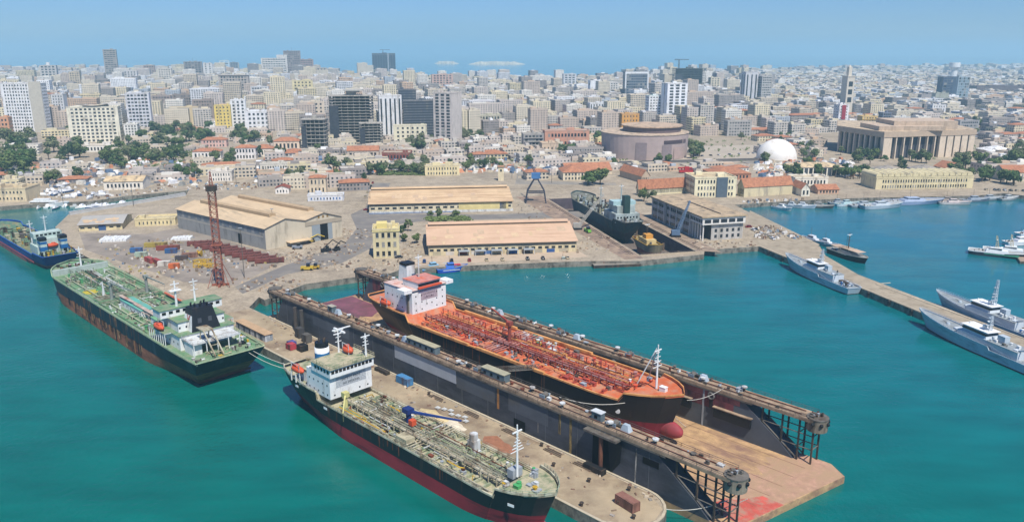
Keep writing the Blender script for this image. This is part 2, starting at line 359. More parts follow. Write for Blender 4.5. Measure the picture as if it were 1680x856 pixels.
def smooth(t): t = max(0, min(1, t)); return t * t * (3 - 2 * t)
def hull(par, L, B, D, zb, zbot=-2.5, mats=(BOOT, BLK), deck=None, rim=None, bow0=.78, bowp=1.9, rake=5.0, tr=.8, st0=.16, poop=(.16, 2.2), fore=(.90, 2.6), bulw=.9, flare=.25, srake=4.0, sfine=.75, rimw=.35, n=44, name='hull', deckname='deck', inner=None, sheer=0.0):
    """lofted hull: x from stern 0 to stem L, z=0 at the water (or keel block) level"""
    ts = [i / n for i in range(n + 1)]
    for q in (poop[0], poop[0] + .012, fore[0], fore[0] - .012): ts.append(q)
    ts = sorted(set(round(max(0, min(1, t)), 4) for t in ts))
    def hb(t, zf):                        # half breadth
        p = 2.6 - 1.0 * (1 - zf); f = 1.0
        b0 = bow0 - .07 * (1 - zf)
        if t > b0: f = max(0.0, 1 - ((t - b0) / (1 - b0)) ** (bowp + flare * 3 * zf)) ** .72
        a = 1.0
        if t < st0: a = tr + (1 - tr) * math.sqrt(t / st0)
        s0 = st0 * 2.0
        if t < s0: a = min(a, 1) * (1 - sfine * (1 - zf) ** 1.5 * (1 - smooth(t / s0)))
        return B / 2 * f * a
    def zd(t):
        z = D + sheer * (max(0, t - .5) * 2) ** 2
        if t <= poop[0]: z += poop[1]
        if t >= fore[0]: z += fore[1] + (t - fore[0]) / (1 - fore[0]) * .8
        return z
    def X(t, zf): return t * (L - rake * (1 - zf)) + srake * (1 - zf) * (1 - t)
    rows = []
    for t in ts:
        zt = zd(t) + bulw; col = []
        for z in (zbot, (zbot + zb) / 2, zb, zb + .35 * (zt - zb), zb + .7 * (zt - zb), zt):
            zf = (z - zbot) / (zt - zbot); col.append((X(t, zf), hb(t, zf), z))
        rows.append(col)
    mb = MB(); k = 6
    for side in (-1, 1):
        i0 = len(mb.v)
        for col in rows: mb.v += [(x, side * y, z) for x, y, z in col]
        for i in range(len(rows) - 1):
            for j in range(k - 1):
                a = i0 + i * k + j; b = a + k
                mb.f.append((a, b, b + 1, a + 1) if side < 0 else (a, a + 1, b + 1, b)); mb.m.append(0 if j < 2 else 1)
    for j in range(k - 1):                 # transom
        a, b = rows[0][j], rows[0][j + 1]
        mb.face([(a[0], a[1], a[2]), (a[0], -a[1], a[2]), (b[0], -b[1], b[2]), (b[0], b[1], b[2])], 0 if j < 2 else 1)
    if inner:                              # inner face of the bulwark
        for side in (-1, 1):
            for c1, c2 in zip(rows, rows[1:]):
                a, b = c1[-1], c2[-1]; w_ = .25
                mb.face([(a[0], side * max(0, a[1] - w_), a[2]), (b[0], side * max(0, b[1] - w_), b[2]), (b[0], side * max(0, b[1] - w_), b[2] - bulw), (a[0], side * max(0, a[1] - w_), a[2] - bulw)], 2)
    o = mb.build(name, list(mats) + ([inner] if inner else []), par)
    dk = MB()
    for t1, t2 in zip(ts, ts[1:]):
        z1, z2 = zd(t1), zd(t2)
        def pt(t, z, sd):
            zt = zd(t) + bulw; zf = (z - zbot) / (zt - zbot); return (X(t, zf), sd * max(0, hb(t, zf) - .12), z)
        dk.face([pt(t1, z1, -1), pt(t2, z2, -1), pt(t2, z2, 1), pt(t1, z1, 1)])
    dk.build(deckname, deck, par)
    if rim:
        rm = MB()
        for side in (-1, 1):
            for c1, c2 in zip(rows, rows[1:]):
                a, b = c1[-1], c2[-1]
                p = [(a[0], side * (a[1] + .12), a[2]), (b[0], side * (b[1] + .12), b[2]), (b[0], side * max(0, b[1] - rimw), b[2]), (a[0], side * max(0, a[1] - rimw), a[2])]
                rm.face([(x, y, z + .18) for x, y, z in p]); rm.face([(p[0][0], p[0][1], p[0][2] - .3), (p[1][0], p[1][1], p[1][2] - .3), (p[1][0], p[1][1], p[1][2] + .18), (p[0][0], p[0][1], p[0][2] + .18)])
                rm.face([(p[3][0], p[3][1], p[3][2] - .3), (p[2][0], p[2][1], p[2][2] - .3), (p[2][0], p[2][1], p[2][2] + .18), (p[3][0], p[3][1], p[3][2] + .18)])
        a = rows[0][-1]; rm.box(a[0] - .15, a[0] + rimw, -a[1], a[1], a[2], a[2] + .2)
        rm.build('gunwale', rim, par)
    edge = lambda t: (X(t, 1), hb(t, 1), zd(t))
    edge.hb = hb; edge.zd = zd
    return edge
def rails(par, mat, pts, h=1.1, step=2.5, name='railing', r=.05):
    mb = MB()
    for a, b in zip(pts, pts[1:]):
        A, Bv = Vector(a), Vector(b); l = (Bv - A).length
        if l < .05: continue
        for hh in (h, h * .5): mb.tube(A + Vector((0, 0, hh)), Bv + Vector((0, 0, hh)), r, 4)
        for i in range(max(1, int(l / step)) + 1):
            p = A.lerp(Bv, i / max(1, int(l / step))); mb.tube(p, p + Vector((0, 0, h)), r, 4)
    return mb.build(name, mat, par)
def portholes(par, x, ys, zs, nx, mat=GLS, wdt=.45, ht=.5, name='window'):
    """small windows on a wall whose outward normal is along x (nx=+1/-1)"""
    out = []
    for z in zs:
        for y in ys:
            a, b = (x, x + .05 * nx); out.append(bx(par, name, mat, (min(a, b), max(a, b), y - wdt / 2, y + wdt / 2, z, z + ht)))
    return out
def sidewin(par, y, xs, zs, ny, mat=GLS, wdt=.5, ht=.5):
    for z in zs:
        for x in xs: bx(par, 'window', mat, (x - wdt / 2, x + wdt / 2, min(y, y + .05 * ny), max(y, y + .05 * ny), z, z + ht))
def lifeboat(par, x, y, z, l=6.5, mat=LBOR, rz=0):
    mb = MB(); n = 9; rings = []
    for i in range(n):
        t = i / (n - 1) * 2 - 1; w_ = 1.25 * (1 - abs(t) ** 2.6) ** .6 + .03; h = .95 * (1 - abs(t) ** 3) ** .5 + .1
        rings.append([(t * l / 2, w_ * math.cos(a), 1.1 + h * math.sin(a) * (1.15 if math.sin(a) > 0 else 1)) for a in [2 * math.pi * j / 10 for j in range(10)]])
    i0 = 0
    for rg in rings: mb.v += rg
    for i in range(n - 1):
        for j in range(10): mb.f.append((i * 10 + j, i * 10 + (j + 1) % 10, i * 10 + 10 + (j + 1) % 10, i * 10 + 10 + j)); mb.m.append(0)
    mb.box(-l * .25, l * .02, -.7, .7, 1.9, 2.6)
    o = mb.build('lifeboat', mat, par, True); o.location = (x, y, z); o.rotation_euler = (0, 0, rz)
    bx(o, 'davit', WHT2, (-l * .35, -l * .3, -.9, -.75, -.6, 3.2), (l * .3, l * .35, -.9, -.75, -.6, 3.2), (-l * .35, l * .35, -.9, -.75, 3.1, 3.3))
    return o
def mast(par, x, y, z, h, mat=WHT2, r=.35, yards=3, name='mast'):
    mb = MB(); mb.cyl(x, y, z, z + h, r, 8, r2=r * .5)
    for k in range(yards):
        zz = z + h * (.5 + .42 * k / max(1, yards)); ww = h * .16 * (1 - .2 * k)
        mb.box(x - .08, x + .08, y - ww, y + ww, zz, zz + .16); mb.box(x - ww * .4, x + .3, y - .12, y + .12, zz + .25, zz + .4)
    o = mb.build(name, mat, par)
    mb = MB(); mb.box(x - .15, x + .15, y - 1.6, y + 1.6, z + h * .86, z + h * .86 + .28); mb.cyl(x, y, z + h * .8, z + h * .86, .3, 8)
    mb.build('radar', WHT, o); return o
def crane_deck(par, x, y, z, h, ln, az, el, mat=WHT2, name='deck_crane'):
    mb = MB(); mb.cyl(x, y, z, z + h, .7, 10, r2=.55); mb.box(x - .9, x + .9, y - .9, y + .9, z + h, z + h + 1.5)
    o = mb.build(name, mat, par)
    e = (x + ln * math.cos(el) * math.cos(az), y + ln * math.cos(el) * math.sin(az), z + h + 1 + ln * math.sin(el))
    MB().tube((x, y, z + h + 1), e, .4, 4, r2=.22).tube((e[0], e[1], e[2]), (e[0], e[1], e[2] - 2.5), .04, 4).build('jib', mat, o)
    return o
def long_pipes(par, ys, x0, x1, z, r_, mats, r):
    """runs of cargo pipe in bolted lengths, with flanges and expansion loops"""
    for y in ys:
        x = x0 + r.uniform(0, 6); m = r.choice(mats); zz = z + r.uniform(-.3, .4)
        while x < x1 - 4:
            l = r.uniform(9, 30); e = min(x1, x + l); mb = MB(); lp = min(e - 2.2, x + r.uniform(2, l * .6))
            if r.random() < .45 and lp > x + 1: mb.path([(x, y, zz), (lp, y, zz), (lp, y, zz + .9), (lp + 1.6, y, zz + .9), (lp + 1.6, y, zz), (e, y, zz)], r_, 6)
            else: mb.tube((x, y, zz), (e, y, zz), r_, 6)
            for k in range(int((e - x) / 3)): mb.tube((x + k * 3 + .5, y, zz), (x + k * 3 + .65, y, zz), r_ * 1.6, 6)
            mb.build('cargo_pipe', m, par); x = e + r.choice((.2, .2, .4, 3.5))
            if r.random() < .4: m = r.choice(mats)
            if r.random() < .3: zz = z + r.uniform(-.3, .4)
def mooring(a, b, label, sag=1.5, r=.09, mat=ROPE):
    a, b = Vector(a), Vector(b); mid = (a + b) / 2; pts = []
    for i in range(9):
        t = i / 8; p = a.lerp(b, t); p.z -= sag * 4 * t * (1 - t); pts.append(tuple(p - mid))
    o = MB().path(pts, r, 5).build('mooring_line', mat); o.location = mid
    return tag(o, label, 'mooring line', 'mooring ropes of the ships')
def greeble(par, rr, x0, x1, y0, y1, z, n, mats, s=(.4, 1.4), h=(.4, 1.3), name='deck_fitting'):
    for i in range(n):
        x, y = rr.uniform(x0, x1), rr.uniform(y0, y1); m = rr.choice(mats); hh = rr.uniform(*h); ss = rr.uniform(*s) / 2
        mb = MB(); k = rr.random()
        if k < .4: mb.cyl(x, y, z, z + hh, ss * .6, 8); mb.cyl(x, y, z + hh, z + hh + .18, ss * .85, 8)
        elif k < .75: mb.box(x - ss, x + ss, y - ss * .7, y + ss * .7, z, z + hh); mb.box(x - ss * 1.1, x + ss * 1.1, y - ss * .8, y + ss * .8, z + hh, z + hh + .08)
        else: mb.tube((x, y - ss, z + .35), (x, y + ss, z + .35), .35, 8); mb.box(x - .3, x + .3, y - ss, y - ss + .15, z, z + .9); mb.box(x - .3, x + .3, y + ss - .15, y + ss, z, z + .9)
        mb.build(name, m, par)
def harb(name, label, cat, s, n, z=0, flip=False, group=None, dr=0):
    x, y = SN(s, n); return thing(name, label, cat, (x, y, z), HARB + (math.pi if flip else 0) + R(dr), group)
# ---------------------------------------------------------------- floating dock
dock = harb('floating_dock', 'long dark grey floating dry dock holding the orange decked tanker', 'floating dock', -190, 178.5)
DKW = M('4a4d54', .75, .3, .12, dirt='34363b', damt=.5, dscale=(.05, .05, .12))
DKW2 = M('565a60', .75, .25, .12, dirt='5a5650', damt=.4, dscale=(.05, .05, .12))
DKTOP = M('a48d74', .9, .35, .4, dirt='6a5a4a', damt=.5, dscale=(.3, .3, .3))
DKRED = M('7a4244', .8, .3, .2, dirt='33262a', damt=.5, dscale=(.2, .2, .06))
PONT = M('b8966e', .92, .35, .35, dirt='8a6c5a', damt=.55, dscale=(.07, .22, .3))
PONR = M('c05a4c', .85, .3, .25, dirt='a8806c', damt=.6, dscale=(.3, .3, .3))
pt = [(-113, -24), (109, -24), (117.5, 20), (112, 24), (-113, 24)]
MB().prism(pt, -1.6, 2.0).build('pontoon_deck', PONT, dock)
mb = MB(); rr = random.Random(5)
edge = [(108.9, -19.6), (117.0, 17.0)]
pp = [(86, -19.4), (109.3, -20), (112.6, -4.5)] + [(106.5 - i * .9 + rr.uniform(-.8, .8), -4.5 - i * 1.3) for i in range(11)]
mb.face([(x, y, 2.012) for x, y in pp]).build('red_primer_patch', PONR, dock)
mb = MB(); rr = random.Random(15); P1 = [(109.2, -19.2), (117.3, 19.6), (112.2, 23.6), (98, 23.6)] + [(99 + rr.uniform(-2, 3), 18 - i * 3.2) for i in range(12)]; mb.face([(x, y, 2.006) for x, y in P1]).build('pink_primer_edge', M('b58e76', .9, .3, .5, dirt='a88a6c', damt=.75, dscale=(.3, .12, .2)), dock)
mb = MB(); P1 = [(-112.8, -19.2)] + [(-84 + rr.uniform(-3, 3), -19 + i * 3.4) for i in range(12)] + [(-112.8, 19.2)]; mb.face([(x, y, 2.006) for x, y in P1]).build('maroon_deck_stain', M('80505a', .6, .35, .12, dirt='6a4a4c', damt=.5), dock)
bx(dock, 'pontoon_edge_strip', M('a8685a', .8, .3, .2), (-113.3, -113.05, -24, 24, -1.4, 2.1))
def wing(par, y0, y1, near):
    sgn = -1 if near else 1
    prof = [(-104, 2), (103, 2), (99, 5.5), (93, 9.5), (86.5, 14.4), (-97, 14.4), (-101, 9)]
    mb = MB(); k = len(prof); i = len(mb.v)
    mb.v += [(x, y0, z) for x, z in prof] + [(x, y1, z) for x, z in prof]
    mb.f.append(tuple(range(k))); mb.m.append(0 if near else 1); mb.f.append(tuple(range(2 * k - 1, k - 1, -1))); mb.m.append(1 if near else 0)
    for j in range(k): mb.f.append((j, j + k, (j + 1) % k + k, (j + 1) % k)); mb.m.append(0)
    wl = mb.build('wing_wall', [DKW, DKW2], par)
    top = MB().box(-108, 108, y0 - .5, y1 + .5, 14.4, 15.3).build('walkway', DKTOP, par)
    for x in (-108, 108):
        tr = MB().cyl(x, (y0 + y1) / 2, 11.8, 15.31, 2.8, 14).build('end_turret', M('8a8070', .85, .3, .5, dirt='4e4438', damt=.6), par)
        MB().cyl(x, (y0 + y1) / 2, 15.3, 15.6, 2.95, 14).build('turret_rim', STEELM, tr)
        for a in range(0, 360, 45): MB().ball((x + 2.95 * math.cos(R(a)), (y0 + y1) / 2 + 2.95 * math.sin(R(a)), 14.2), .55, 8, 5, sz=1).build('fender', BLK, tr)
        sg = 1 if x > 0 else -1
        for xx in (93, 99, 104, 108):
            for yy in (y0 + .4, y1 - .4): bx(par, 'truss_column', STEELD, (sg * xx - .22, sg * xx + .22, yy - .22, yy + .22, 2, 14.4))
        for zz in (6.2, 10.2):
            for yy in (y0 + .4, y1 - .4): tb(par, 'truss_beam', STEELM, [(sg * 92, yy, zz), (sg * 108, yy, zz)], .16)
            for xx in (104, 108): tb(par, 'truss_beam', STEELM, [(sg * xx, y0 + .4, zz), (sg * xx, y1 - .4, zz)], .16)
        for yy in (y0 + .4, y1 - .4): tb(par, 'truss_brace', STEELM, [(sg * 93, yy, 10), (sg * 104, yy, 2.4)], .22)
    greeble(par, random.Random(9), 106.5, 109.5, (y0 + y1) / 2 - 1.5, (y0 + y1) / 2 + 1.5, 15.6, 9, [STEELM, STEELD, GRYL, RUST], (.4, 1.2), (.3, 1.1), 'turret_gear')
    for yy in (y0 - .45, y1 + .45): rails(par, STEELM, [(-107, yy, 15.3), (107, yy, 15.3)], 1.1, 4, r=.06)
    for yy in (y0 - .5, y1 + .5): bx(par, 'rubbing_strake', STEELM, (-104, 90, min(yy, yy + .2), max(yy, yy + .2), 13.9, 14.35))
    rr = random.Random(11 if near else 12)
    for i in range(13):
        x = -98 + i * 15.4 + rr.uniform(-2, 2); y = rr.uniform(y0 + .8, y1 - .8); o = MB().cyl(x, y, 15.3, 16.6, .34, 10).build('vent_post', STEELM, par); MB().cyl(x, y, 16.6, 17.0, .85, 10).build('vent_cap', WHT2, o)
    for i in range(18): bx(par, 'bollard', STEELD, (-100 + i * 11.6 - .5, -100 + i * 11.6 + .5, y1 - .6 if near else y0 + .1, y1 - .1 if near else y0 + .6, 15.3, 16.0))
    for i in range(7):
        x = -90 + i * 27 + rr.uniform(-5, 5); yc = (y0 + y1) / 2; o = MB().tube((x, yc - .9, 16.2), (x, yc + .9, 16.2), .8, 10).build('winch_drum', STEELM, par)
        bx(o, 'winch_frame', M('7c8a94', .7, .2), (x - 1, x + 1, yc - 1.2, yc - .9, 15.3, 16.6), (x - 1, x + 1, yc + .9, yc + 1.2, 15.3, 16.6))
    for i in range(4):
        x = -62 + i * 44 + rr.uniform(-6, 6); yc = (y0 + y1) / 2
        mb = MB(); mb.prism([(x - 1.6, yc - 1), (x + 1.2, yc - 1), (x + 1.2, yc + 1), (x - 1.6, yc + 1)], 15.3, 17.2, scale_top=.55); mb.build('capstan_cover', M('a8b4bc', .6, .2, dirt='3a6a9a', damt=.3), par)
    greeble(par, rr, -100, 104, y0 + .5, y1 - .5, 15.31, 48, [STEELM, STEELD, RUST, DKTOP, GRYL, WHT2], (.5, 2.0), (.3, 1.1), 'deck_gear')
    for yy in (y0 + 1.0, y1 - 1.0): tb(par, 'service_pipe', RUST, [(-104, yy, 15.55), (104, yy, 15.55)], .14)
wing(dock, -24.0, -19.3, True); wing(dock, 19.3, 24.0, False)
# near wall, outer face
yo = -24.0
bx(dock, 'pale_repaint_panel', M('a4a8ac', .8, .12, .2), (-22.0, 10.3, yo - .09, yo, 9.2, 13.85))
for (a, b, z0, z1, c) in ((29.1, 30.0, 7, 13.8, 'a8743c'), (54.0, 54.9, 7.5, 13.8, '8f7a4c'), (58.1, 59, 2.6, 13.8, '97804c'), (80.7, 81.1, 3.0, 13.0, 'a8a49c'), (46, 46.3, 5, 9, '8f8a80')):
    bx(dock, 'rust_streak', M(c, .9, .45, .6, dirt='3a3630', damt=.6, dscale=(.6, .6, .15)), (a, b, yo - .03, yo, z0, z1))
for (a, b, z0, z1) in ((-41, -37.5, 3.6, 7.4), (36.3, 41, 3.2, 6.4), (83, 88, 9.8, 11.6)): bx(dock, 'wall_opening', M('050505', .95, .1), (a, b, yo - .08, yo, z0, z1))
for x in range(-95, 90, 12): bx(dock, 'plate_seam', DKW2, (x - .12, x + .12, yo - .06, yo, 2, 14.3))
for (a, b, z0) in ((10.5, 28, 2.6), (34, 50, 3.0), (-75, -50, 2.6)): bx(dock, 'hull_band', DKW2, (a, b, yo - .035, yo, 8.2, 13.5))
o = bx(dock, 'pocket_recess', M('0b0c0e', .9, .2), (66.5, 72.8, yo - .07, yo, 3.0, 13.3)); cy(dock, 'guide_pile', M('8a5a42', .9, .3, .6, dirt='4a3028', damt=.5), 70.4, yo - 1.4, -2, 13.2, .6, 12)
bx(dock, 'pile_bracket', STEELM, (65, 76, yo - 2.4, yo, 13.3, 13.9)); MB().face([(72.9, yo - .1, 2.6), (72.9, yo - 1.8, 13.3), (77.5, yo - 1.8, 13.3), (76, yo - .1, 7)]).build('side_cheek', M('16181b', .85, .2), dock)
cy(dock, 'guide_pile', M('4e4a46', .9, .3, .6, dirt='4a3028', damt=.5), -86, yo - 1.5, -2, 13, .8, 12); cy(dock, 'guide_pile', M('4e4a46', .9, .3, .6), -81, yo - 1.5, -2, 13, .8, 12)
# far wall, inner face: oxide red band over black, fender racks
yi = 19.3
bx(dock, 'oxide_band', DKRED, (-96, 84, yi - .04, yi, 8.6, 14.3)); bx(dock, 'pink_primer', M('a8685f', .85, .3, .3, dirt='5d3034', damt=.5), (58, 86, yi - .06, yi - .04, 12.0, 13.6))
for i in range(10):
    x = -88 + i * 18.3; mb = MB(); pr = None
    for a in range(12):
        t = a * math.pi / 6; u = (a + 1) * math.pi / 6; mb.tube((x + .95 * math.cos(t), yi - .5, 12.6 + .95 * math.sin(t)), (x + .95 * math.cos(u), yi - .5, 12.6 + .95 * math.sin(u)), .32, 6)
    mb.build('tyre_fender', M('6e6a66', .9, .2), dock); bx(dock, 'fender_bracket', BLK, (x - .5, x + .5, yi - .5, yi - .06, 8.8, 11.6))
for x in (64, 84): bx(dock, 'fender_rack', BLK, (x - 6, x + 6, yi - .9, yi - .06, 6.5, 9.5)); bx(dock, 'rack_ledge', DKTOP, (x - 6.3, x + 6.3, yi - 1.2, yi, 9.55, 9.8))
for x in (74, -20, 30): bx(dock, 'ladder', GRYL, (x - .3, x + .3, yi - .15, yi - .06, 2.1, 13.9))
for i in range(6): bx(dock, 'deck_seam', M('8a6a54', .9), (-60 + 0 * i, 108, -16.5 + i * 6.6, -16.3 + i * 6.6, 2.015, 2.03))
for i in range(34): bx(dock, 'keel_block', M('6f5a44', .9, .3), (-66 + i * 4.2, -64.4 + i * 4.2, .6, 3.4, 2.01, 3.5))
# cabins on the near walkway
for (x, l, wd, c) in ((-9, 15, 2.3, 'a8a184'), (26, 10, 2.5, 'a39e84'), (66.5, 3.2, 1.8, 'c4c8c8'), (-64, 3, 1.8, 'a4a090')):
    o = MB().box(x - l / 2, x + l / 2, -22.9, -22.9 + wd, 15.31, 17.8).build('cabin', M('5f6d72', .8, .2), dock)
    MB().box(x - l / 2 - .2, x + l / 2 + .2, -23.1, -22.7 + wd, 17.8, 18.0).build('cabin_roof', M(c, .8, .2, .5), o)
    for k in range(int(l / 3)): bx(o, 'window', GLS, (x - l / 2 + 1 + k * 3, x - l / 2 + 2 + k * 3, -22.96, -22.9, 16.2, 17.1))
# gangway from the walkway to the ship in dock, entrance truss at the far end
def truss(par, name, mat, p, q, w_=1.6, h=1.6, n=10, r=.09):
    p, q = Vector(p), Vector(q); d = (q - p).normalized(); s_ = Vector((-d.y, d.x, 0)).normalized() * w_ / 2; up = Vector((0, 0, h)); mb = MB()
    for o_ in (s_, -s_, s_ + up, -s_ + up): mb.tube(p + o_, q + o_, r, 4)
    for i in range(n):
        a, b = p.lerp(q, i / n), p.lerp(q, (i + 1) / n)
        for sd in (s_, -s_): mb.tube(a + sd, b + sd + up, r * .7, 4); mb.tube(a + sd, a + sd + up, r * .7, 4)
    mb.box(0, 0, 0, 0, 0, 0); return mb.build(name, mat, par)
gw = harb('gangway', 'grey lattice gangway from the dock wall to the orange tanker deck', 'gangway', -168.5, 156.5, 0)
for q_ in (-.8, .8): truss(gw, 'handrail', STEELM, (-2, q_, 15.4), (9, 14.5 + q_, 15.6), .12, 1.2, 14)
MB().face([(-2.7, .6, 15.42), (-1.2, -.7, 15.42), (9.8, 13.8, 15.62), (8.3, 15.1, 15.62)]).build('treadway', STEELM, gw)
# ---------------------------------------------------------------- orange decked tanker, in the dock (bow towards the dock mouth)
C = harb('tanker_ship', 'tanker with orange deck and black hull sitting in the floating dock', 'tanker ship', -256.5, 181.3, 3.5)
e = hull(C, 144, 23.2, 11.0, 5.0, 0.0, (M('7d2231', .6, .25, .1, dirt='4a1a24', damt=.4), BLK), ORG, TANO, bow0=.80, rake=5, tr=.55, st0=.17, poop=(.215, 2.6), fore=(.905, 2.4), bulw=.8, inner=ORG, srake=9)
bb = MB().ball((0, 0, 0), 1, 14, 10); o = bb.build('bulbous_bow', M('a03e44', .7, .3, .4, dirt='7d3a3c', damt=.5), C, True); o.location = (139.3, 0, 2.8); o.scale = (5.0, 2.2, 2.6)
for sd in (-1, 1): o = MB().cyl(0, 0, -.06, .06, .75, 14).build('thruster_mark', WHT, C); o.location = (128, sd * (e.hb(.9, .55) + .2), 7.6); o.rotation_euler = (R(90), 0, sd * R(-14))
hs = MB().box(14, 29.5, -8.2, 8.2, 13.6, 22.6).build('superstructure', WHT, C)
MB().box(29.5, 31, -8.2, 8.2, 13.6, 21.6).build('front_bulkhead', WHT, hs)
MB().box(13.6, 31.2, -8.4, 8.4, 22.6, 22.75).build('roof_deck', M('cdb4aa', .8, .25, .3, dirt='c08470', damt=.5), hs)
wh = MB().box(22, 31.0, -5.4, 5.4, 22.76, 25.2).build('wheelhouse', WHT, C)
bx(wh, 'bridge_window_band', GLS, (31.0, 31.06, -5.1, 5.1, 23.7, 24.6)); bx(wh, 'wheelhouse_roof', M('c4867a', .7, .3, .6, dirt='c9603f', damt=.5), (21.8, 31.6, -5.6, 5.6, 25.2, 25.4))
bx(wh, 'orange_visor', LBOR, (31.07, 32.1, -5.5, 5.5, 23.05, 23.6)); 
for sd in (-1, 1): bx(C, 'bridge_wing', WHT, (26.5, 31.2, sd * 8.2 if sd > 0 else -11.8, 11.8 if sd > 0 else -8.2, 22.0, 23.4))
portholes(C, 31.0, (-6.4, -3.6, 3.6, 6.4), (14.6, 17.4, 20.0), 1); portholes(C, 31.0, (-1.2, 1.2), (16.2, 19.0), 1)
mb = MB().box(31.0, 31.04, -4.0, 4.0, 18.2, 21.2); mb.build('safety_board', M('b8a8ac', .7, .3, 1.5, dirt='8a7c84', damt=.6, dscale=(2, 2, 6)), C)
sidewin(C, -8.2, (16, 19, 22, 25, 28), (15, 18.6), -1); bx(C, 'stair_tower', STEELM, (28.2, 29.2, -8.7, -8.21, 13.6, 22))
fn = MB().prism([(15.5, -2.6), (20.5, -2.2), (20.5, 2.2), (15.5, 2.6)], 22.7, 29, scale_top=.85).build('funnel', WHT2, C); bx(fn, 'funnel_top', BLK, (15.9, 20.0, -2.2, 2.2, 29, 30))
mast(C, 25, 0, 25.3, 9, yards=3); mast(C, 134.5, 0, 13.8, 13.5, WHT, .36, 4, 'foremast')
tb(C, 'mast_stay', WHT2, [(134, 0, 26), (129.5, -3, 14)], .18); tb(C, 'mast_stay', WHT2, [(134, 0, 26), (129.5, 3, 14)], .18)
lifeboat(C, 17, 10.2, 14.6); lifeboat(C, 17, -10.2, 14.6)
rr = random.Random(21); zC = 11.0
long_pipes(C, (-3.2, -2.5, -1.9, -1.2, -.5, .2, .9, 1.6, 2.3, 3.0, 3.6), 33, 126, zC + 1.4, .17, [ORGR, PINKP, ORG, RUST, TANO, ORGR], rr)
for y in (-4.2, 4.2): tb(C, 'walkway_rail', PINKP, [(33, y, zC + 3), (126, y, zC + 3)], .09); tb(C, 'walkway_rail', PINKP, [(33, y, zC + 2.4), (126, y, zC + 2.4)], .07)
bx(C, 'pipe_gantry_floor', PINKP, (33, 126, -4.2, -3.3, zC + 1.9, zC + 2.0))
for i in range(32):
    x = 34 + i * 2.95; bx(C, 'pipe_rack', ORGR, (x - .12, x + .12, -4.3, -4.0, zC, zC + 3), (x - .12, x + .12, 4.0, 4.3, zC, zC + 3), (x - .12, x + .12, -4.3, 4.3, zC + 1.0, zC + 1.2))
for i in range(17): bx(C, 'deck_girder', ORGR if i % 3 else ORG, (38 + i * 5.2, 38.35 + i * 5.2, -10.6, 10.6, zC, zC + .55))
greeble(C, rr, 36, 125, -10, -4.6, zC, 52, [LBOR, PINKP, ORGR, ORG, GRYL, STEELM], (.7, 1.9), (.5, 1.5)); greeble(C, rr, 36, 125, 4.6, 10, zC, 44, [LBOR, PINKP, ORGR, TANO, WHT2, STEELM], (.7, 1.9), (.5, 1.5), 'tank_hatch')
bx(C, 'manifold_block', ORG, (70, 72, -10.6, -6.5, zC, zC + 2.0)); bx(C, 'drip_tray', ORG, (76, 79, -10, -6, zC, zC + 1.0))
for i in range(7): tb(C, 'manifold', PINKP, [(69 + i * 1.5, -10.6, zC + 1.4), (69 + i * 1.5, 10.6, zC + 1.4)], .2)
greeble(C, rr, 70, 92, 6, 11, zC, 16, [M('3c8f78', .7), WHT2, YEL, GRYL], (.9, 2.2), (.6, 1.4), 'hose_bundle')
for (a, b) in ((38, 66), (70, 101)):
    for sd in (-1, 1): bx(C, 'side_rail_box', TANO, (a, b, min(sd * 11.2, sd * 12.1), max(sd * 11.2, sd * 12.1), zC + .6, zC + 1.45))
crane_deck(C, 74, 0, zC, 7, 12, R(168), R(10), ORGR); 
for (x, y) in ((130, -3.5), (130, 3.5), (127, -2), (137, 0)): greeble(C, rr, x - .5, x + .5, y - .5, y + .5, 13.6, 2, [WHT, LBOR, GRYL], (1, 2), (.6, 1.6), 'windlass')
reserve(0, 0, 1)
def deck_web(par, seed, x0, x1, w_, z, cols, n=60, hmax=1.6):
    """branch pipes, valves and cross runs between the tank hatches"""
    r = random.Random(seed)
    for i in range(n):
        x = r.uniform(x0, x1); y = r.uniform(-w_, w_ * .7); h = z + r.uniform(.3, hmax); m = r.choice(cols); k = r.random()
        if k < .4: p = [(x, y, h), (x, y + r.uniform(1.5, 4), h), (x, y + r.uniform(1.5, 4), z)]
        elif k < .8: p = [(x, y, h), (x + r.uniform(3, 11), y, h), (x + r.uniform(3, 11), y + r.uniform(-1, 1), h - .2)]
        else: p = [(x, y, z), (x, y, h + .8), (x + .8, y, h + .8)]
        tb(par, 'branch_pipe', m, p, r.uniform(.09, .2), 5)
deck_web(C, 5, 34, 122, 10, zC, [ORGR, PINKP, LBOR, TANO, RUST, WHT2], 95)
# ---------------------------------------------------------------- black and red tanker by the mole (bow towards the viewer)
B = harb('tanker_ship', 'black and red tanker with pale green deck alongside the stone pier', 'tanker ship', -229.5, 126.0, 0)
e = hull(B, 118.5, 16.8, 7.6, 4.1, -2.5, (BOOT, BLK), DGRN2, M('c4bfa4', .7, .25, .4, dirt='7a6a50', damt=.5), bow0=.84, rake=6, tr=.5, st0=.17, poop=(.225, 2.4), fore=(.893, 2.3), bulw=.75, inner=CREAMP, srake=7)
o = MB().ball((0, 0, 0), 1, 14, 10).build('bulbous_bow', M('b5454a', .55, .15, .3), B, True); o.location = (112, 0, -.3); o.scale = (6.5, 1.8, 2.2)
hs = MB().box(20.5, 33.5, -7.6, 7.6, 10, 17.2).build('superstructure', WHT, B)
MB().box(24, 34.5, -7.9, 7.9, 17.2, 20.0).build('bridge_deck', WHT, B)
bx(B, 'bridge_roof', DGRN2, (23.6, 35, -8.2, 8.2, 20.0, 20.2)); rails(B, DGRN2, [(23.8, -8, 20.2), (34.9, -8, 20.2), (34.9, 8, 20.2), (23.8, 8, 20.2)], 1.2, 1.6, r=.07)
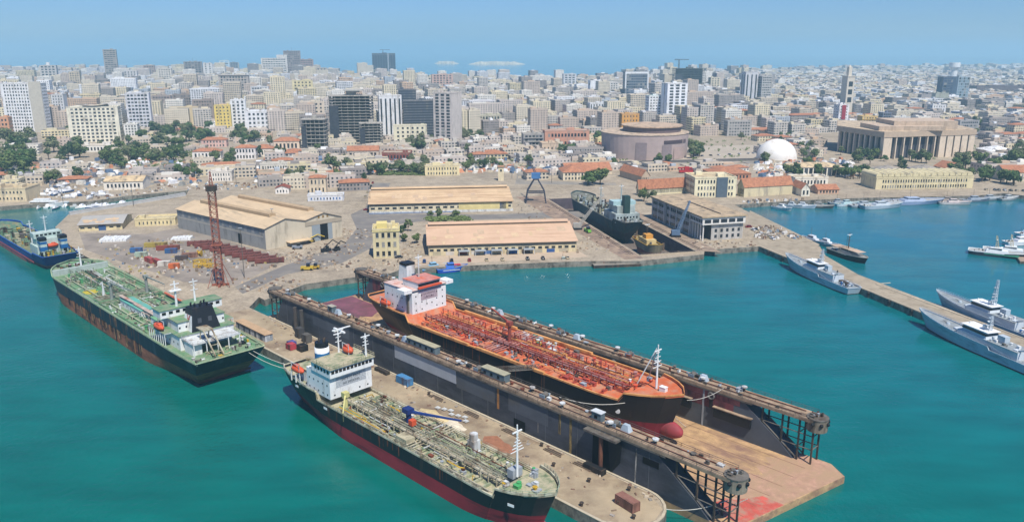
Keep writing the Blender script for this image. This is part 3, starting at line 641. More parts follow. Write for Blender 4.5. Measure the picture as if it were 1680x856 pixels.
for i in range(11): bx(B, 'bridge_window', GLS, (34.5, 34.57, -7.4 + i * 1.36, -6.4 + i * 1.36, 18.5, 19.5))
for i in range(5): bx(B, 'bridge_window', GLS, (26 + i * 1.7, 27 + i * 1.7, -7.97, -7.9, 18.5, 19.5))
portholes(B, 33.5, (-6, -3, 3, 6), (10.9,), 1); bx(B, 'safety_board', M('8f9498', .7, .25, 1.8, dirt='c8ccce', damt=.7, dscale=(2, 2, 7)), (33.5, 33.55, -5.4, 5.4, 13.2, 16.4))
sidewin(B, -7.6, (22, 24.5, 27, 29.5, 32), (11, 14), -1)
def textobj(par, txt, mat, size, loc, rot, name='lettering', ext=.02):
    cu = bpy.data.curves.new(name, 'FONT'); cu.body = txt; cu.size = size; cu.align_x = 'CENTER'; cu.align_y = 'CENTER'; cu.extrude = ext
    q = bpy.data.objects.new(name, cu); me = bpy.data.meshes.new_from_object(q); bpy.data.objects.remove(q); me.materials.clear(); me.materials.append(mat)
    o = link(name, me, par); o.location = loc; o.rotation_euler = rot; return o
LET = M('3c4146', .8, .05)
textobj(B, 'SAFETY FIRST', LET, 1.15, (33.57, 0, 15.5), (R(90), 0, R(90))); textobj(B, 'NO SMOKING', LET, .95, (33.57, 0, 14.1), (R(90), 0, R(90)))
LETC = M('6e5e68', .8, .05); textobj(C, 'NO SMOKING', LETC, .9, (31.06, 0, 20.5), (R(90), 0, R(90))); textobj(C, 'SAFETY FIRST', LETC, .8, (31.06, 0, 19.1), (R(90), 0, R(90)))
textobj(B, 'MASAI BAY', WHT, .95, (109.5, -4.98, 9.6), (R(78), 0, R(29)), ext=.12)
fn = MB().cyl(17.6, 0, 14, 21.0, 2.3, 18).build('funnel', WHT, B, True); MB().cyl(17.6, 0, 16.6, 19.2, 2.34, 18).build('blue_band', M('2f6f9e', .6, .1), fn); MB().cyl(17.6, 0, 21.0, 22.6, 2.15, 18).build('funnel_top', BLK, fn)
for (a, b) in ((-.7, -.5), (.7, .4), (0, 1.1)): cy(fn, 'exhaust_pipe', STEELD, 17.6 + a, b, 22.6, 23.6, .35, 8)
MB().box(11, 21, -5.5, 5.5, 10, 14.2).build('engine_casing', WHT, B); bx(B, 'casing_deck', DGRN2, (10.8, 21.2, -5.7, 5.7, 14.2, 14.35))
lifeboat(B, 14, -7.0, 13.0, 7.0); lifeboat(B, 27, 3.6, 20.4, 5.0)
m1 = mast(B, 24, 2.2, 20.2, 7, WHT, .3, 2); bx(B, 'radar_platform', WHT, (19.5, 25.5, 3.4, 4.0, 26.4, 26.9), (21.6, 22.2, 2.0, 5.4, 26.4, 26.9), (23.5, 23.9, .4, 7, 27.5, 27.8)); mast(B, 33, 6.2, 20.2, 7.5, WHT, .35, 3, 'signal_mast')
for x in (20.8, 23.5, 26): bx(B, 'deck_post', WHT, (x - 9.5, x - 9.2, -8.1, -7.8, 10, 13))
mast(B, 105.3, 0, 10.4, 14, WHT, .34, 7, 'foremast'); bx(B, 'mast_house', GRYL, (103.0, 105.0, -1.2, 2.2, 9.9, 12.2))
zB = 7.6; rr = random.Random(33)
long_pipes(B, (-2.6, -2.0, -1.4, -.8, -.2, .4, 1.0, 1.7, 2.4, 3.0), 35, 102, zB + 1.3, .14, [PIPEG, CREAMP, PIPEG, M('9aa882', .7), RUST, STEELM], rr)
bx(B, 'catwalk', CREAMP, (34, 103, -3.9, -3.0, zB + 2.1, zB + 2.2))
for y in (-3.9, -3.0): tb(B, 'walkway_rail', CREAMP, [(34, y, zB + 3.2), (103, y, zB + 3.2)], .08)
for i in range(23): x = 36 + i * 3; bx(B, 'pipe_rack', CREAMP, (x - .1, x + .1, -4.0, -3.8, zB, zB + 3.2), (x - .1, x + .1, 3.4, 3.6, zB, zB + 2), (x - .1, x + .1, -4, 3.6, zB + .9, zB + 1.05))
for i in range(20): bx(B, 'deck_girder', M('a4a68c', .7, .25, dirt='5f7a58', damt=.5), (38 + i * 3.25, 38.45 + i * 3.25, -7.9, -4.1 if i % 5 else 7.9, zB, zB + .75))
for i in range(20): bx(B, 'deck_girder', M('a4a68c', .7, .25, dirt='5f7a58', damt=.5), (38 + i * 3.25, 38.4 + i * 3.25, 3.7, 7.9, zB, zB + .6))
for (a, b, y) in ((37, 60, -6.9), (37, 60, -5.6), (62, 66, -6.5)): tb(B, 'side_pipe', YEL if y < -6.6 else PIPEG, [(a, y, zB + 1.1), (b, y, zB + 1.1)], .2)
for (a, b) in ((37, 62), (66, 104)):
    for sd in (-1, 1): tb(B, 'side_pipe', CREAMP, [(a, sd * 7.3, zB + 1.0), (b, sd * 7.3, zB + 1.0)], .17)
greeble(B, rr, 37, 102, -7.6, -4.2, zB, 40, [PIPEG, CREAMP, GRYL, DGRN2, RUST], (.5, 1.5), (.5, 1.4)); greeble(B, rr, 37, 102, 3.8, 7.6, zB, 45, [PIPEG, CREAMP, WHT2, DGRN2, RUST], (.5, 1.5), (.5, 1.5), 'tank_hatch')
for i in range(6): tb(B, 'manifold', CREAMP, [(67 + i * 1.3, -7.8, zB + 1.5), (67 + i * 1.3, 7.8, zB + 1.5)], .17)
bx(B, 'deck_locker', M('b4ab8c', .7, .2, dirt='7a705a', damt=.4), (66.0, 70.6, -7.6, -4.6, zB, zB + 2.6)); bx(B, 'white_tank', WHT2, (83, 85.5, 3.5, 6, zB, zB + 3.4)); cy(B, 'vent_tower', WHT2, 84.2, 4.7, zB + 3.4, zB + 5.2, 1.2, 10)
cr = MB().cyl(60, 1.5, zB, zB + 4.2, .8, 10).build('deck_crane', M('22356c', .6, .15), B); MB().tube((60, 1.5, zB + 4.6), (75, 8.5, zB + 4.4), .5, 4, r2=.3).build('jib', M('27407c', .6, .15), cr); bx(cr, 'crane_cab', M('22356c', .6, .15), (58.5, 61.2, .3, 2.7, zB + 4.2, zB + 5.6))
bx(B, 'orange_float', LBOR, (62.6, 64.2, -.6, 1, zB + 2.0, zB + 3.6)); crane_deck(B, 38.5, -5.5, zB, 4.5, 8, R(-40), R(-22), M('c2bb7c', .7, .2), 'provision_crane')
for (x, y) in ((108, -3), (108, 3), (111, 0), (113, -1.5), (106.5, -5), (106.5, 5)): greeble(B, rr, x - .8, x + .8, y - .8, y + .8, 10.1, 3, [M('4ea060', .6), WHT2, GRYL, YEL, M('4ea060', .6)], (.9, 1.9), (.5, 1.5), 'windlass')
pts_ = [(e(t)[0], -e(t)[1], e(t)[2] + .75) for t in [.905 + i * .0118 for i in range(9)]]; pts_ += [(x, -y, z) for x, y, z in pts_[::-1]]; rails(B, M('a8b496', .7), pts_, 1.0, 1.6, r=.06)
for sd in (-1, 1):
    pts_ = [(e(t)[0], sd * e(t)[1], e(t)[2] + .7) for t in [.24 + i * .0325 for i in range(20)]]; rails(B, CREAMP, pts_, .9, 2.2, r=.05)
    pts_ = [(e(t)[0], sd * e(t)[1], e(t)[2] + .7) for t in [0 + i * .022 for i in range(11)]]; rails(B, WHT2, pts_, .9, 2.2, r=.05)
for (t, z) in ((.12, 8.6), (.27, 7.0), (.93, 7.4)): x, y, _ = e(t); o = bx(B, 'white_hull_mark', WHT, (-.9, .9, -.04, .04, -.35, .35)); o.location = (x - .3, -e.hb(t, .9 if t < .5 else .83) - .12, z); o.rotation_euler = (0, 0, R(12) if t > .9 else 0)
an = MB().box(-.3, .3, -.3, .3, 0, 2.2).box(-1.2, 1.2, -.3, .3, -.4, .3).build('anchor', M('8a7468', .8, .3), B); an.location = (108.6, -5.0, 5.6)
deck_web(B, 6, 36, 100, 7.2, zB, [CREAMP, PIPEG, WHT2, M('8fa080', .7), CREAMP, YEL], 95, 2.0)
# ---------------------------------------------------------------- green decked tanker, stern towards the viewer
A = harb('tanker_ship', 'large navy hulled tanker with bright green deck and black funnel', 'tanker ship', -250.0, 113.5, 0, flip=True)
e = hull(A, 168, 26.6, 10.2, 5.0, -2.5, (BOOTR, NAVYB), DGRN, M('9aae8c', .7, .25, .4, dirt='c0b894', damt=.5), bow0=.86, bowp=2.3, rake=3, tr=.93, st0=.12, poop=(.001, 0), fore=(.925, 2.0), bulw=.7, inner=M('9aac94', .7, .2), srake=11, sfine=.45)
MB().face([(8.75, -10.4, .15), (8.75, 7.0, .15), (7.6, 7.0, 1.5), (7.6, -10.4, 1.5)]).build('red_transom_band', M('b05a50', .7, .3, .5), A)
zA = 10.2
ab = MB().box(18, 40, -13.0 + 3.0, 10.0, zA, zA + 5.2).build('superstructure', WHT, A); bx(ab, 'boat_deck', DGRN, (17.6, 40.4, -10.4, 10.4, zA + 5.2, zA + 5.4))
MB().box(22, 36, -8.5, 8.5, zA + 5.4, zA + 9).build('upper_house', WHT, A); bx(A, 'upper_deck', DGRN, (21.6, 36.4, -8.9, 8.9, zA + 9.0, zA + 9.2))
bg_ = MB().box(29.5, 36, -11.5, 11.5, zA + 9.2, zA + 12).build('bridge', WHT, A); bx(bg_, 'bridge_roof', DGRN, (29.2, 36.4, -11.8, 11.8, zA + 12, zA + 12.2))
for i in range(9): bx(bg_, 'bridge_window', GLS, (29.43, 29.5, -10.6 + i * 2.5, -9.2 + i * 2.5, zA + 10.4, zA + 11.4))
for z in (zA + 1.6, zA + 6.6): portholes(A, 18 if z < zA + 5 else 22, (-8, -5.6, -3, 3, 5.6, 8), (z,), -1, wdt=.6, ht=.7)
sidewin(A, 10.0, (20, 23.5, 27, 30.5, 34, 37.5), (zA + 1.7,), 1, wdt=.6, ht=.7); sidewin(A, -10.0, (20, 23.5, 27, 30.5, 34, 37.5), (zA + 1.7,), -1, wdt=.6, ht=.7)
def loft4(par, name, mat, b, t, z0, z1):
    mb = MB(); v = [(b[0], -b[2], z0), (b[1], -b[2], z0), (b[1], b[2], z0), (b[0], b[2], z0), (t[0], -t[2], z1), (t[1], -t[2], z1), (t[1], t[2], z1), (t[0], t[2], z1)]
    mb.v = v; mb.f = [(0, 1, 5, 4), (1, 2, 6, 5), (2, 3, 7, 6), (3, 0, 4, 7), (4, 5, 6, 7)]; mb.m = [0] * 5; return mb.build(name, mat, par)
fu = loft4(A, 'funnel', BLK, (18.3, 26, 5.2), (20.3, 25.4, 3.7), zA + 5.4, zA + 13.4)
mb = MB().face([(18.6, 5.24, zA + 5.4), (26, 5.24, zA + 5.4), (25.4, 3.76, zA + 13.0), (20.3, 3.76, zA + 13.0)]); mb.face([(18.6, -5.24, zA + 5.4), (26, -5.24, zA + 5.4), (25.4, -3.76, zA + 13.0), (20.3, -3.76, zA + 13.0)]); mb.build('white_side_panel', WHT, fu)
mb = MB()                                                        # red winged badge on the panel
def onp(u, v): k = v / 8.0; return (18.6 + u * 7, 5.30 - 1.46 * k, zA + 5.4 + v)
for q in ([(.3, 5.6), (.45, 5.4), (.52, 4.0)], [(.74, 5.6), (.6, 5.4), (.52, 4.0)], [(.36, 4.6), (.5, 4.3), (.52, 3.0)], [(.68, 4.6), (.54, 4.3), (.52, 3.0)]): mb.face([onp(*p) for p in q])
mb.build('funnel_badge', M('b02a2a', .6, .05), fu)
for (x, y) in ((20.9, -2), (22.5, 1.8), (23.6, -1), (24.3, 2.4), (21.6, .3), (24.6, -2.6)): tb(fu, 'exhaust_pipe', BLK, [(x, y, zA + 13.2), (x, y, zA + 14.3), (x - .5, y, zA + 14.7)], .34, 7)
bx(fu, 'louvre', M('4a4e54', .7), (18.95, 19.1, -2.6, -1.2, zA + 8.2, zA + 9.9), (18.95, 19.1, 1.2, 2.6, zA + 8.2, zA + 9.9))
mast(A, 31.5, 4.5, zA + 12.2, 9.5, WHT, .5, 2); bx(A, 'radar_platform', WHT, (30.5, 32.5, 2.6, 6.6, zA + 18, zA + 18.3)); mast(A, 33, -3, zA + 12.2, 8.5, WHT, .4, 2)
for (y0, y1, x0, x1) in ((10.2, 12.9, 24, 38), (-12.9, -10.2, 24, 38)):
    o = bx(A, 'side_gallery', WHT2, (x0, x1, y0, y1, zA + 5.1, zA + 5.4))
    for k in range(8): bx(o, 'gallery_post', WHT, (x0 + k * 2 - .12 + .2, x0 + k * 2 + .12 + .2, y1 - .3 if y1 > 0 else y0 + .1, y1 - .1 if y1 > 0 else y0 + .3, zA, zA + 5.1))
    bx(o, 'gallery_deck', DGRN, (x0, x1, y0, y1, zA + 5.41, zA + 5.46))
pf = bx(A, 'poop_platform', WHT2, (8.5, 17.9, -8, 9.5, zA + 4.2, zA + 4.4)); 
for y in (-7.6, -3.5, .5, 4.5, 9): bx(pf, 'platform_post', WHT, (8.6, 8.9, y, y + .3, zA, zA + 4.2))
rails(A, WHT2, [(8.6, -8, zA + 4.4), (8.6, 9.5, zA + 4.4), (17.6, 9.5, zA + 4.4)], 1.1, 1.6, r=.06)
for dy in (2.0, 5.0): tb(A, 'free_fall_rail', CREAMP, [(9.5, dy, zA + 8.5), (1.5, dy, zA + 1.2)], .28, 4); tb(A, 'frame_leg', CREAMP, [(11.5, dy, zA + 8.5), (14, dy, zA + .2)], .25, 4)
for k in range(4): tb(A, 'frame_leg', CREAMP, [(2.5 + k * 2.2, 2, zA + 2.2 + k * 2.0), (2.5 + k * 2.2, 5, zA + 2.2 + k * 2.0)], .14, 4)
bx(A, 'boat_frame', CREAMP, (9.3, 14.4, 1.6, 5.4, zA + 8.3, zA + 8.6)); lifeboat(A, 30, 12.2, zA + 5.5, 7.5, LBOR)
o = MB().box(10, 16.5, 5.8, 9.2, zA, zA + 4).build('deck_house', WHT, A)
rr = random.Random(44); greeble(A, rr, 2.2, 8, -11, 11, zA, 26, [YEL, DGRN, STEELM, WHT2, BLK, DGRN2], (.9, 2.0), (.5, 1.5), 'mooring_gear')
greeble(A, rr, 9, 17, -11.5, -8.5, zA, 8, [YEL, DGRN, WHT2, BLK], (.9, 2.0), (.7, 1.7), 'mooring_gear')
for sd in (-1, 1):
    pts_ = [(e(t)[0], sd * e(t)[1], e(t)[2] + .6) for t in [0.005 + i * .04 for i in range(24)]]; rails(A, M('9db892', .7), pts_, .9, 2.4, r=.06)
rails(A, M('9db892', .7), [(.2, -11.8, zA + .7), (.2, 11.8, zA + .7)], .9, 2)
long_pipes(A, (-3.2, -2.4, -1.6, -.8, 0, .8, 1.6, 2.4, 3.2), 42, 150, zA + 1.4, .22, [DGRN2, PIPEG, DGRN, STEELM, M('3f5f4a', .7), WHT2], rr)
for i in range(28): x = 43 + i * 3.9; bx(A, 'pipe_rack', DGRN, (x - .14, x + .14, -4, -3.7, zA, zA + 2.6), (x - .14, x + .14, 3.7, 4, zA, zA + 2.6), (x - .14, x + .14, -4, 4, zA + .9, zA + 1.1))
for y in (8.6, -8.6): tb(A, 'side_pipe', M('b8b89a', .7), [(46, y, zA + .8), (148, y, zA + .8)], .2)
for y in (11.5, -11.5): tb(A, 'side_pipe', M('6a9a6c', .7), [(44, y, zA + .7), (146, y, zA + .7)], .16)
greeble(A, rr, 44, 148, 4.6, 12, zA, 62, [DGRN, DGRN2, WHT2, PIPEG, STEELM, M('5a9a68', .6)], (.7, 2.2), (.5, 1.8)); greeble(A, rr, 44, 148, -12, -4.6, zA, 34, [DGRN, DGRN2, WHT2, PIPEG, STEELM], (.7, 2.2), (.5, 1.8), 'tank_hatch')
for i in range(8): tb(A, 'manifold', rr.choice([PIPEG, DGRN, WHT2]), [(88 + i * 1.7, -12, zA + 1.7), (88 + i * 1.7, 12, zA + 1.7)], .24)
for y in (-7.2, 7.2):
    o = crane_deck(A, 92, y, zA, 8, 22, R(182) if y > 0 else R(178), R(3), M('8a9088', .7, .2))
fw = MB().box(64, 86, 1.0, 6.0, zA + .02, zA + 2.9).build('pump_house', WHT, A); bx(fw, 'pump_house_roof', M('5fa898', .7, .2, dirt='7f9a88', damt=.4), (63.8, 86.2, .8, 6.2, zA + 2.9, zA + 3.05)); sidewin(A, 6.0, (67, 71, 75, 79, 83), (zA + 1.2,), 1, wdt=.8)
bx(A, 'boat_deck_block', WHT, (40.5, 50, -6, 7.5, zA + .02, zA + 4.2)); bx(A, 'block_roof', M('74a67c', .7, .3), (40.4, 50.2, -6.2, 7.7, zA + 4.2, zA + 4.35))
bx(A, 'long_catwalk', M('b8a898', .7, .3, dirt='a0604c', damt=.4), (50, 90, 3.6, 5.2, zA + 3.4, zA + 3.6)); 
for k in range(9): bx(A, 'catwalk_leg', WHT2, (50.5 + k * 4.8, 50.8 + k * 4.8, 3.7, 5.1, zA, zA + 3.4))
gd = MB().cyl(62, -6.8, zA + .05, zA + .6, 5.2, 20).build('round_green_platform', M('3f7f52', .7, .2), A)
MB().cyl(116, 8, zA + .03, zA + .12, 3.6, 9).build('yellow_paint_patch', M('b8a83c', .8, .3, .8), A)
tb(A, 'white_deck_line', WHT2, [(124, 11.5, zA + .12), (124, 2, zA + .12)], .14); tb(A, 'white_deck_line', WHT2, [(124, 11.5, zA + .12), (96, 11.5, zA + .12)], .14)
fb = MB().box(153.5, 155.2, -12.2, 12.2, zA + .1, zA + 2.9).build('forecastle_bulkhead', M('aab4ac', .7, .2, dirt='7c8f7c', damt=.4), A)
mast(A, 156, -1, zA + 2.0, 10, WHT, .45, 3, 'foremast'); o = cy(A, 'vent_mast', WHT2, 104, 6.5, zA, zA + 7, .7, 10, .15)
greeble(A, rr, 156, 162, -7.5, 7.5, zA + 2.2, 30, [M('4c6650', .7), DGRN, STEELD, RUST, WHT2], (.8, 1.8), (.5, 1.5), 'windlass')
tb(A, 'orange_boom', M('c8644a', .7), [(62, -12.3, zA + 1.8), (86, -12.3, zA + 1.8)], .45, 6)
deck_web(A, 7, 44, 148, 11.5, zA, [M('b8b89a', .7), DGRN2, WHT2, STEELM, M('3f5f4a', .7), M('b8a090', .7)], 95, 2.6)
def runs(par, e_, seed, n, L_, y_, z0, z1, cols, t0=.22, t1=.8, wd=(.15, .6)):
    r = random.Random(seed)
    for i in range(n):
        x = L_ * r.uniform(t0, t1); w_ = r.uniform(*wd) / 2; h = r.uniform(.3, 1) * (z1 - z0)
        MB().face([(x - w_, y_, z1), (x + w_, y_, z1), (x + w_ * .5, y_, z1 - h), (x - w_ * .6, y_, z1 - h)]).build('rust_run', r.choice(cols), par)
RR_ = [M('7a4a34', .9, .3, .6), M('5f463a', .9, .3, .6), M('4a4240', .9, .3)]
runs(B, None, 3, 30, 118.5, -8.46, 4.1, 7.9, RR_, .26, .80); runs(C, None, 4, 26, 144, -11.66, 5.0, 11.2, RR_, .26, .76)
runs(A, None, 5, 46, 168, 13.36, 5.0, 10.6, [M('8a5a40', .9, .3, .6), M('2a3a4c', .8, .3), M('b0805c', .9, .3, .6)], .27, .80); runs(A, None, 6, 60, 168, 13.37, .2, 5.6, [M('c07a50', .9, .4, .6), M('5f4438', .9, .3), M('d09a6c', .9, .3), M('3a2e2a', .9)], .27, .78, (.8, 3.4))
# ---------------------------------------------------------------- blue ship beyond it
D_ = harb('supply_ship', 'blue hulled ship with pale green bridge moored astern of the green tanker', 'ship', -459, 120.5, 0, flip=True)
e = hull(D_, 118, 19.6, 5.6, 1.9, -2.5, (M('a05a5c', .7, .3, .2, dirt='6a3a3c', damt=.4), M('123f80', .5, .15, .2)), M('5a7a64', .8, .35, .4, dirt='8a7c58', damt=.5), M('2a56a0', .6, .15), rake=4, tr=.85, st0=.14, poop=(.13, 1.0), fore=(.9, 2), bulw=.9, srake=7, sfine=.5)
bx(D_, 'red_stripe', M('c25a58', .7, .2), (14, 96, 9.86, 9.95, 2.3, 3.0), (14, 96, -9.95, -9.86, 2.3, 3.0))
GRB = M('b4c4bc', .65, .2, dirt='8a9a90', damt=.4)
MB().box(13, 27, -7.5, 7.5, 5.6, 10.6).build('superstructure', GRB, D_); MB().box(16, 26, -6, 6, 10.6, 14).build('upper_house', GRB, D_); o = MB().box(19, 25.5, -7, 7, 14, 16.8).build('wheelhouse', GRB, D_)
for i in range(6): bx(o, 'window', GLS, (18.93, 19, -6 + i * 2.1, -4.6 + i * 2.1, 15.2, 16.2))
for sd in (-1, 1): fn = MB().box(10, 14.5, sd * 5 - 1.6, sd * 5 + 1.6, 5.6, 14.2).build('funnel', GRB, D_); bx(fn, 'blue_band', M('1f5f96', .6), (9.9, 14.6, sd * 5 - 1.7, sd * 5 + 1.7, 8.6, 10.8), (9.9, 14.6, sd * 5 - 1.7, sd * 5 + 1.7, 12.4, 13.6)); bx(fn, 'funnel_top', BLK, (9.8, 14.7, sd * 5 - 1.8, sd * 5 + 1.8, 14.2, 15.8))
lifeboat(D_, 13, 0.2, 9.5, 6.5, LBOR, R(90)); mast(D_, 22, 0, 16.8, 9, WHT2, .4, 3); mast(D_, 40, 3, 5.6, 15, WHT2, .5, 2, 'derrick_mast')
rr = random.Random(55); greeble(D_, rr, 3, 12, -8.5, 8.5, 6.6, 26, [STEELD, BLK, YEL, DGRN, WHT2], (.8, 2.4), (.8, 2.6), 'stern_gear'); greeble(D_, rr, 30, 100, -8.5, 8.5, 5.6, 90, [DGRN, DGRN2, STEELD, YEL, STEELM, M('4c6650')], (1, 3.2), (.8, 3.2))
# darker worn walkways and machinery pads on the green deck
rr = random.Random(91)
for i in range(34):
    x, y = rr.uniform(44, 148), rr.uniform(-11, 11); w_, d = rr.uniform(1, 6), rr.uniform(.6, 2.6); bx(A, 'deck_pad', M(rr.choice(('3f6a4c', '6f9a70', '4a5f50', '8fa088', '2f4a3c', '7a6a58')), .7, .2), (x, x + w_, max(-11.8, y - d / 2), min(11.8, y + d / 2), zA + .02, zA + rr.choice((.06, .1, .5, .9)) + i * .002))
# ---------------------------------------------------------------- mooring ropes
def SNz(s, n, z): x, y = SN(s, n); return (x, y, z)
mooring(SNz(-251, 121, 10.6), SNz(-236, 135.4, 3.6), 'pale mooring rope from the stern of the green decked tanker to the pier, upper')
mooring(SNz(-251, 119.5, 10.4), SNz(-235, 135.0, 3.6), 'pale mooring rope from the stern of the green decked tanker, lower of the pair', 2.5)
mooring(SNz(-112, 182, 16.6), SNz(-110, 198.4, 15.8), 'thin rope from the orange tanker bow to the far dock wall', 1.0, .07)
mooring(SNz(-122, 176, 16.0), SNz(-140, 159.3, 15.9), 'white rope from the orange tanker bow back to the near dock wall', 2.2)
mooring(SNz(-118, 177.5, 16.4), SNz(-116.5, 189.5, 4.2), 'white rope hanging down past the red bulb of the orange tanker', .6)
mooring(SNz(-96, 149.5, 3.4), SNz(-84.5, 158.5, 7.0), 'white rope from the rounded pier end to the dock truss', 1.2)
mooring(SNz(-92.5, 156.5, 0.2), SNz(-80.5, 160.5, 8.2), 'white rope hanging from the dock truss down to the water', .6)
# ================================================================ buildings
def col_name(hx):
    r, g, b = [int(hx.lstrip('#')[i:i + 2], 16) for i in (0, 2, 4)]; mx, mn = max(r, g, b), min(r, g, b); v = mx / 255
    if mx - mn < 12: return 'white' if v > .84 else 'light grey' if v > .68 else 'grey' if v > .45 else 'dark grey'
    if r >= g >= b: return ('cream' if v > .84 else 'beige' if v > .7 else 'brown') if g / r > .86 else ('pinkish' if b / g > .82 else 'orange')
    return 'bluish' if b >= r else 'greenish'
ROOFC = {}
def roofm(c): return M(c, .9, .3, .15, dirt='6a6258', damt=.4, dscale=(.2, .2, .2))
TILE = M('b07858', .85, .25, .4, dirt='8a5a44', damt=.45, dscale=(.5, .5, .5))
WINM = {}
def unit_window():
    if 'u' not in WINM:
        mb = MB().box(-.5, .5, -.06, 0, 0, 1, 0); mb.box(-.56, .56, -.16, -.02, -.1, -.02, 1); WINM['u'] = mb
    return WINM['u']
def win_mesh(w_, h, glass, frame):
    k = (round(w_, 2), round(h, 2), glass.name, frame.name)
    if k not in WINM: WINM[k] = MB().box(-w_ / 2, w_ / 2, -.05, 0, 0, h, 0).box(-w_ / 2 - .1, w_ / 2 + .1, -.22, -.02, -.16, -.03, 1).mesh('window', [glass, frame])
    return WINM[k]
GL2 = M('2b3036', .25, .3, .4, spec=.5)
GLB = M('2c4258', .15, .2, .4, spec=.6)
def windows(par, w_, d, h, nf, nx, faces='FLR', wf=.5, hf=.5, z0=0.0, glass=None, frame=None, cap=100, marg=.06, xr=None):
    """rows of windows: F front (y=-d/2), B back, L, R; the first 100 as parts, any more as one part"""
    glass = glass or GL2; frame = frame or M('c8c4ba', .8, .1); lst = []
    fh = (h - z0) / nf
    for fc in faces:
        if fc in 'FB': a, b = (-w_ / 2, w_ / 2) if xr is None or fc == 'B' else xr; n = nx
        else: a, b = -d / 2, d / 2; n = max(1, round(nx * d / w_))
        a, b = a + (b - a) * marg, b - (b - a) * marg; p = (b - a) / n
        for k in range(nf):
            for i in range(n):
                c = a + p * (i + .5); z = z0 + fh * (k + (1 - hf) / 2)
                if fc == 'F': lst.append((c, -d / 2, z, 0, p * wf, fh * hf))
                elif fc == 'B': lst.append((c, d / 2, z, math.pi, p * wf, fh * hf))
                elif fc == 'L': lst.append((-w_ / 2, c, z, -math.pi / 2, p * wf, fh * hf))
                else: lst.append((w_ / 2, c, z, math.pi / 2, p * wf, fh * hf))
    lst.sort(key=lambda q: -q[2])
    if len(lst) > cap: lst.sort(key=lambda q: 'F' if q[3] == 0 else 'S')
    gls = [glass] * 5 + [M('4c5257', .4, .2), M('8f8d86', .7, .2), M('171b20', .25, .2)]
    rw = random.Random(len(lst))
    for (x, y, z, r, ww, hh) in lst[:cap]:
        o = link('window', win_mesh(ww, hh, rw.choice(gls), frame), par); o.location = (x, y, z); o.rotation_euler = (0, 0, r)
    if len(lst) > cap:
        mb = MB()
        for (x, y, z, r, ww, hh) in lst[cap:]:
            c, s_ = math.cos(r), math.sin(r)
            q = [(-ww / 2, -.05), (ww / 2, -.05)]; P = [(x + a * c - b * s_, y + a * s_ + b * c) for a, b in q]
            mb.face([(*P[0], z), (*P[1], z), (*P[1], z + hh), (*P[0], z + hh)])
        tag(mb.build('further_windows', glass, par), kind='stuff')
def height_at(Y, yt):
    v = yt - 428; d = math.sin(PITCH) * F_PX + v * math.cos(PITCH); f = math.cos(PITCH) * F_PX - v * math.sin(PITCH)
    return CAM_H - Y * d / f - 3.0
def place(x0, x1, yb, depth, rz):
    xc = (x0 + x1) / 2; X, Y = G(xc, yb); az = math.atan2(X, Y); a = R(rz) + az
    T = (x1 - x0) * Y / (F_PX * math.cos(PITCH) - (yb - 428) * math.sin(PITCH)) * math.cos(az)
    w_ = max(4, (T - depth * abs(math.sin(a))) / max(.3, abs(math.cos(a)))); ext = depth / 2 * abs(math.cos(a)) + w_ / 2 * abs(math.sin(a)); L_ = math.hypot(X, Y)
    return X + X / L_ * ext * .95, Y + Y / L_ * ext * .95, w_, Y
HEROES = 0
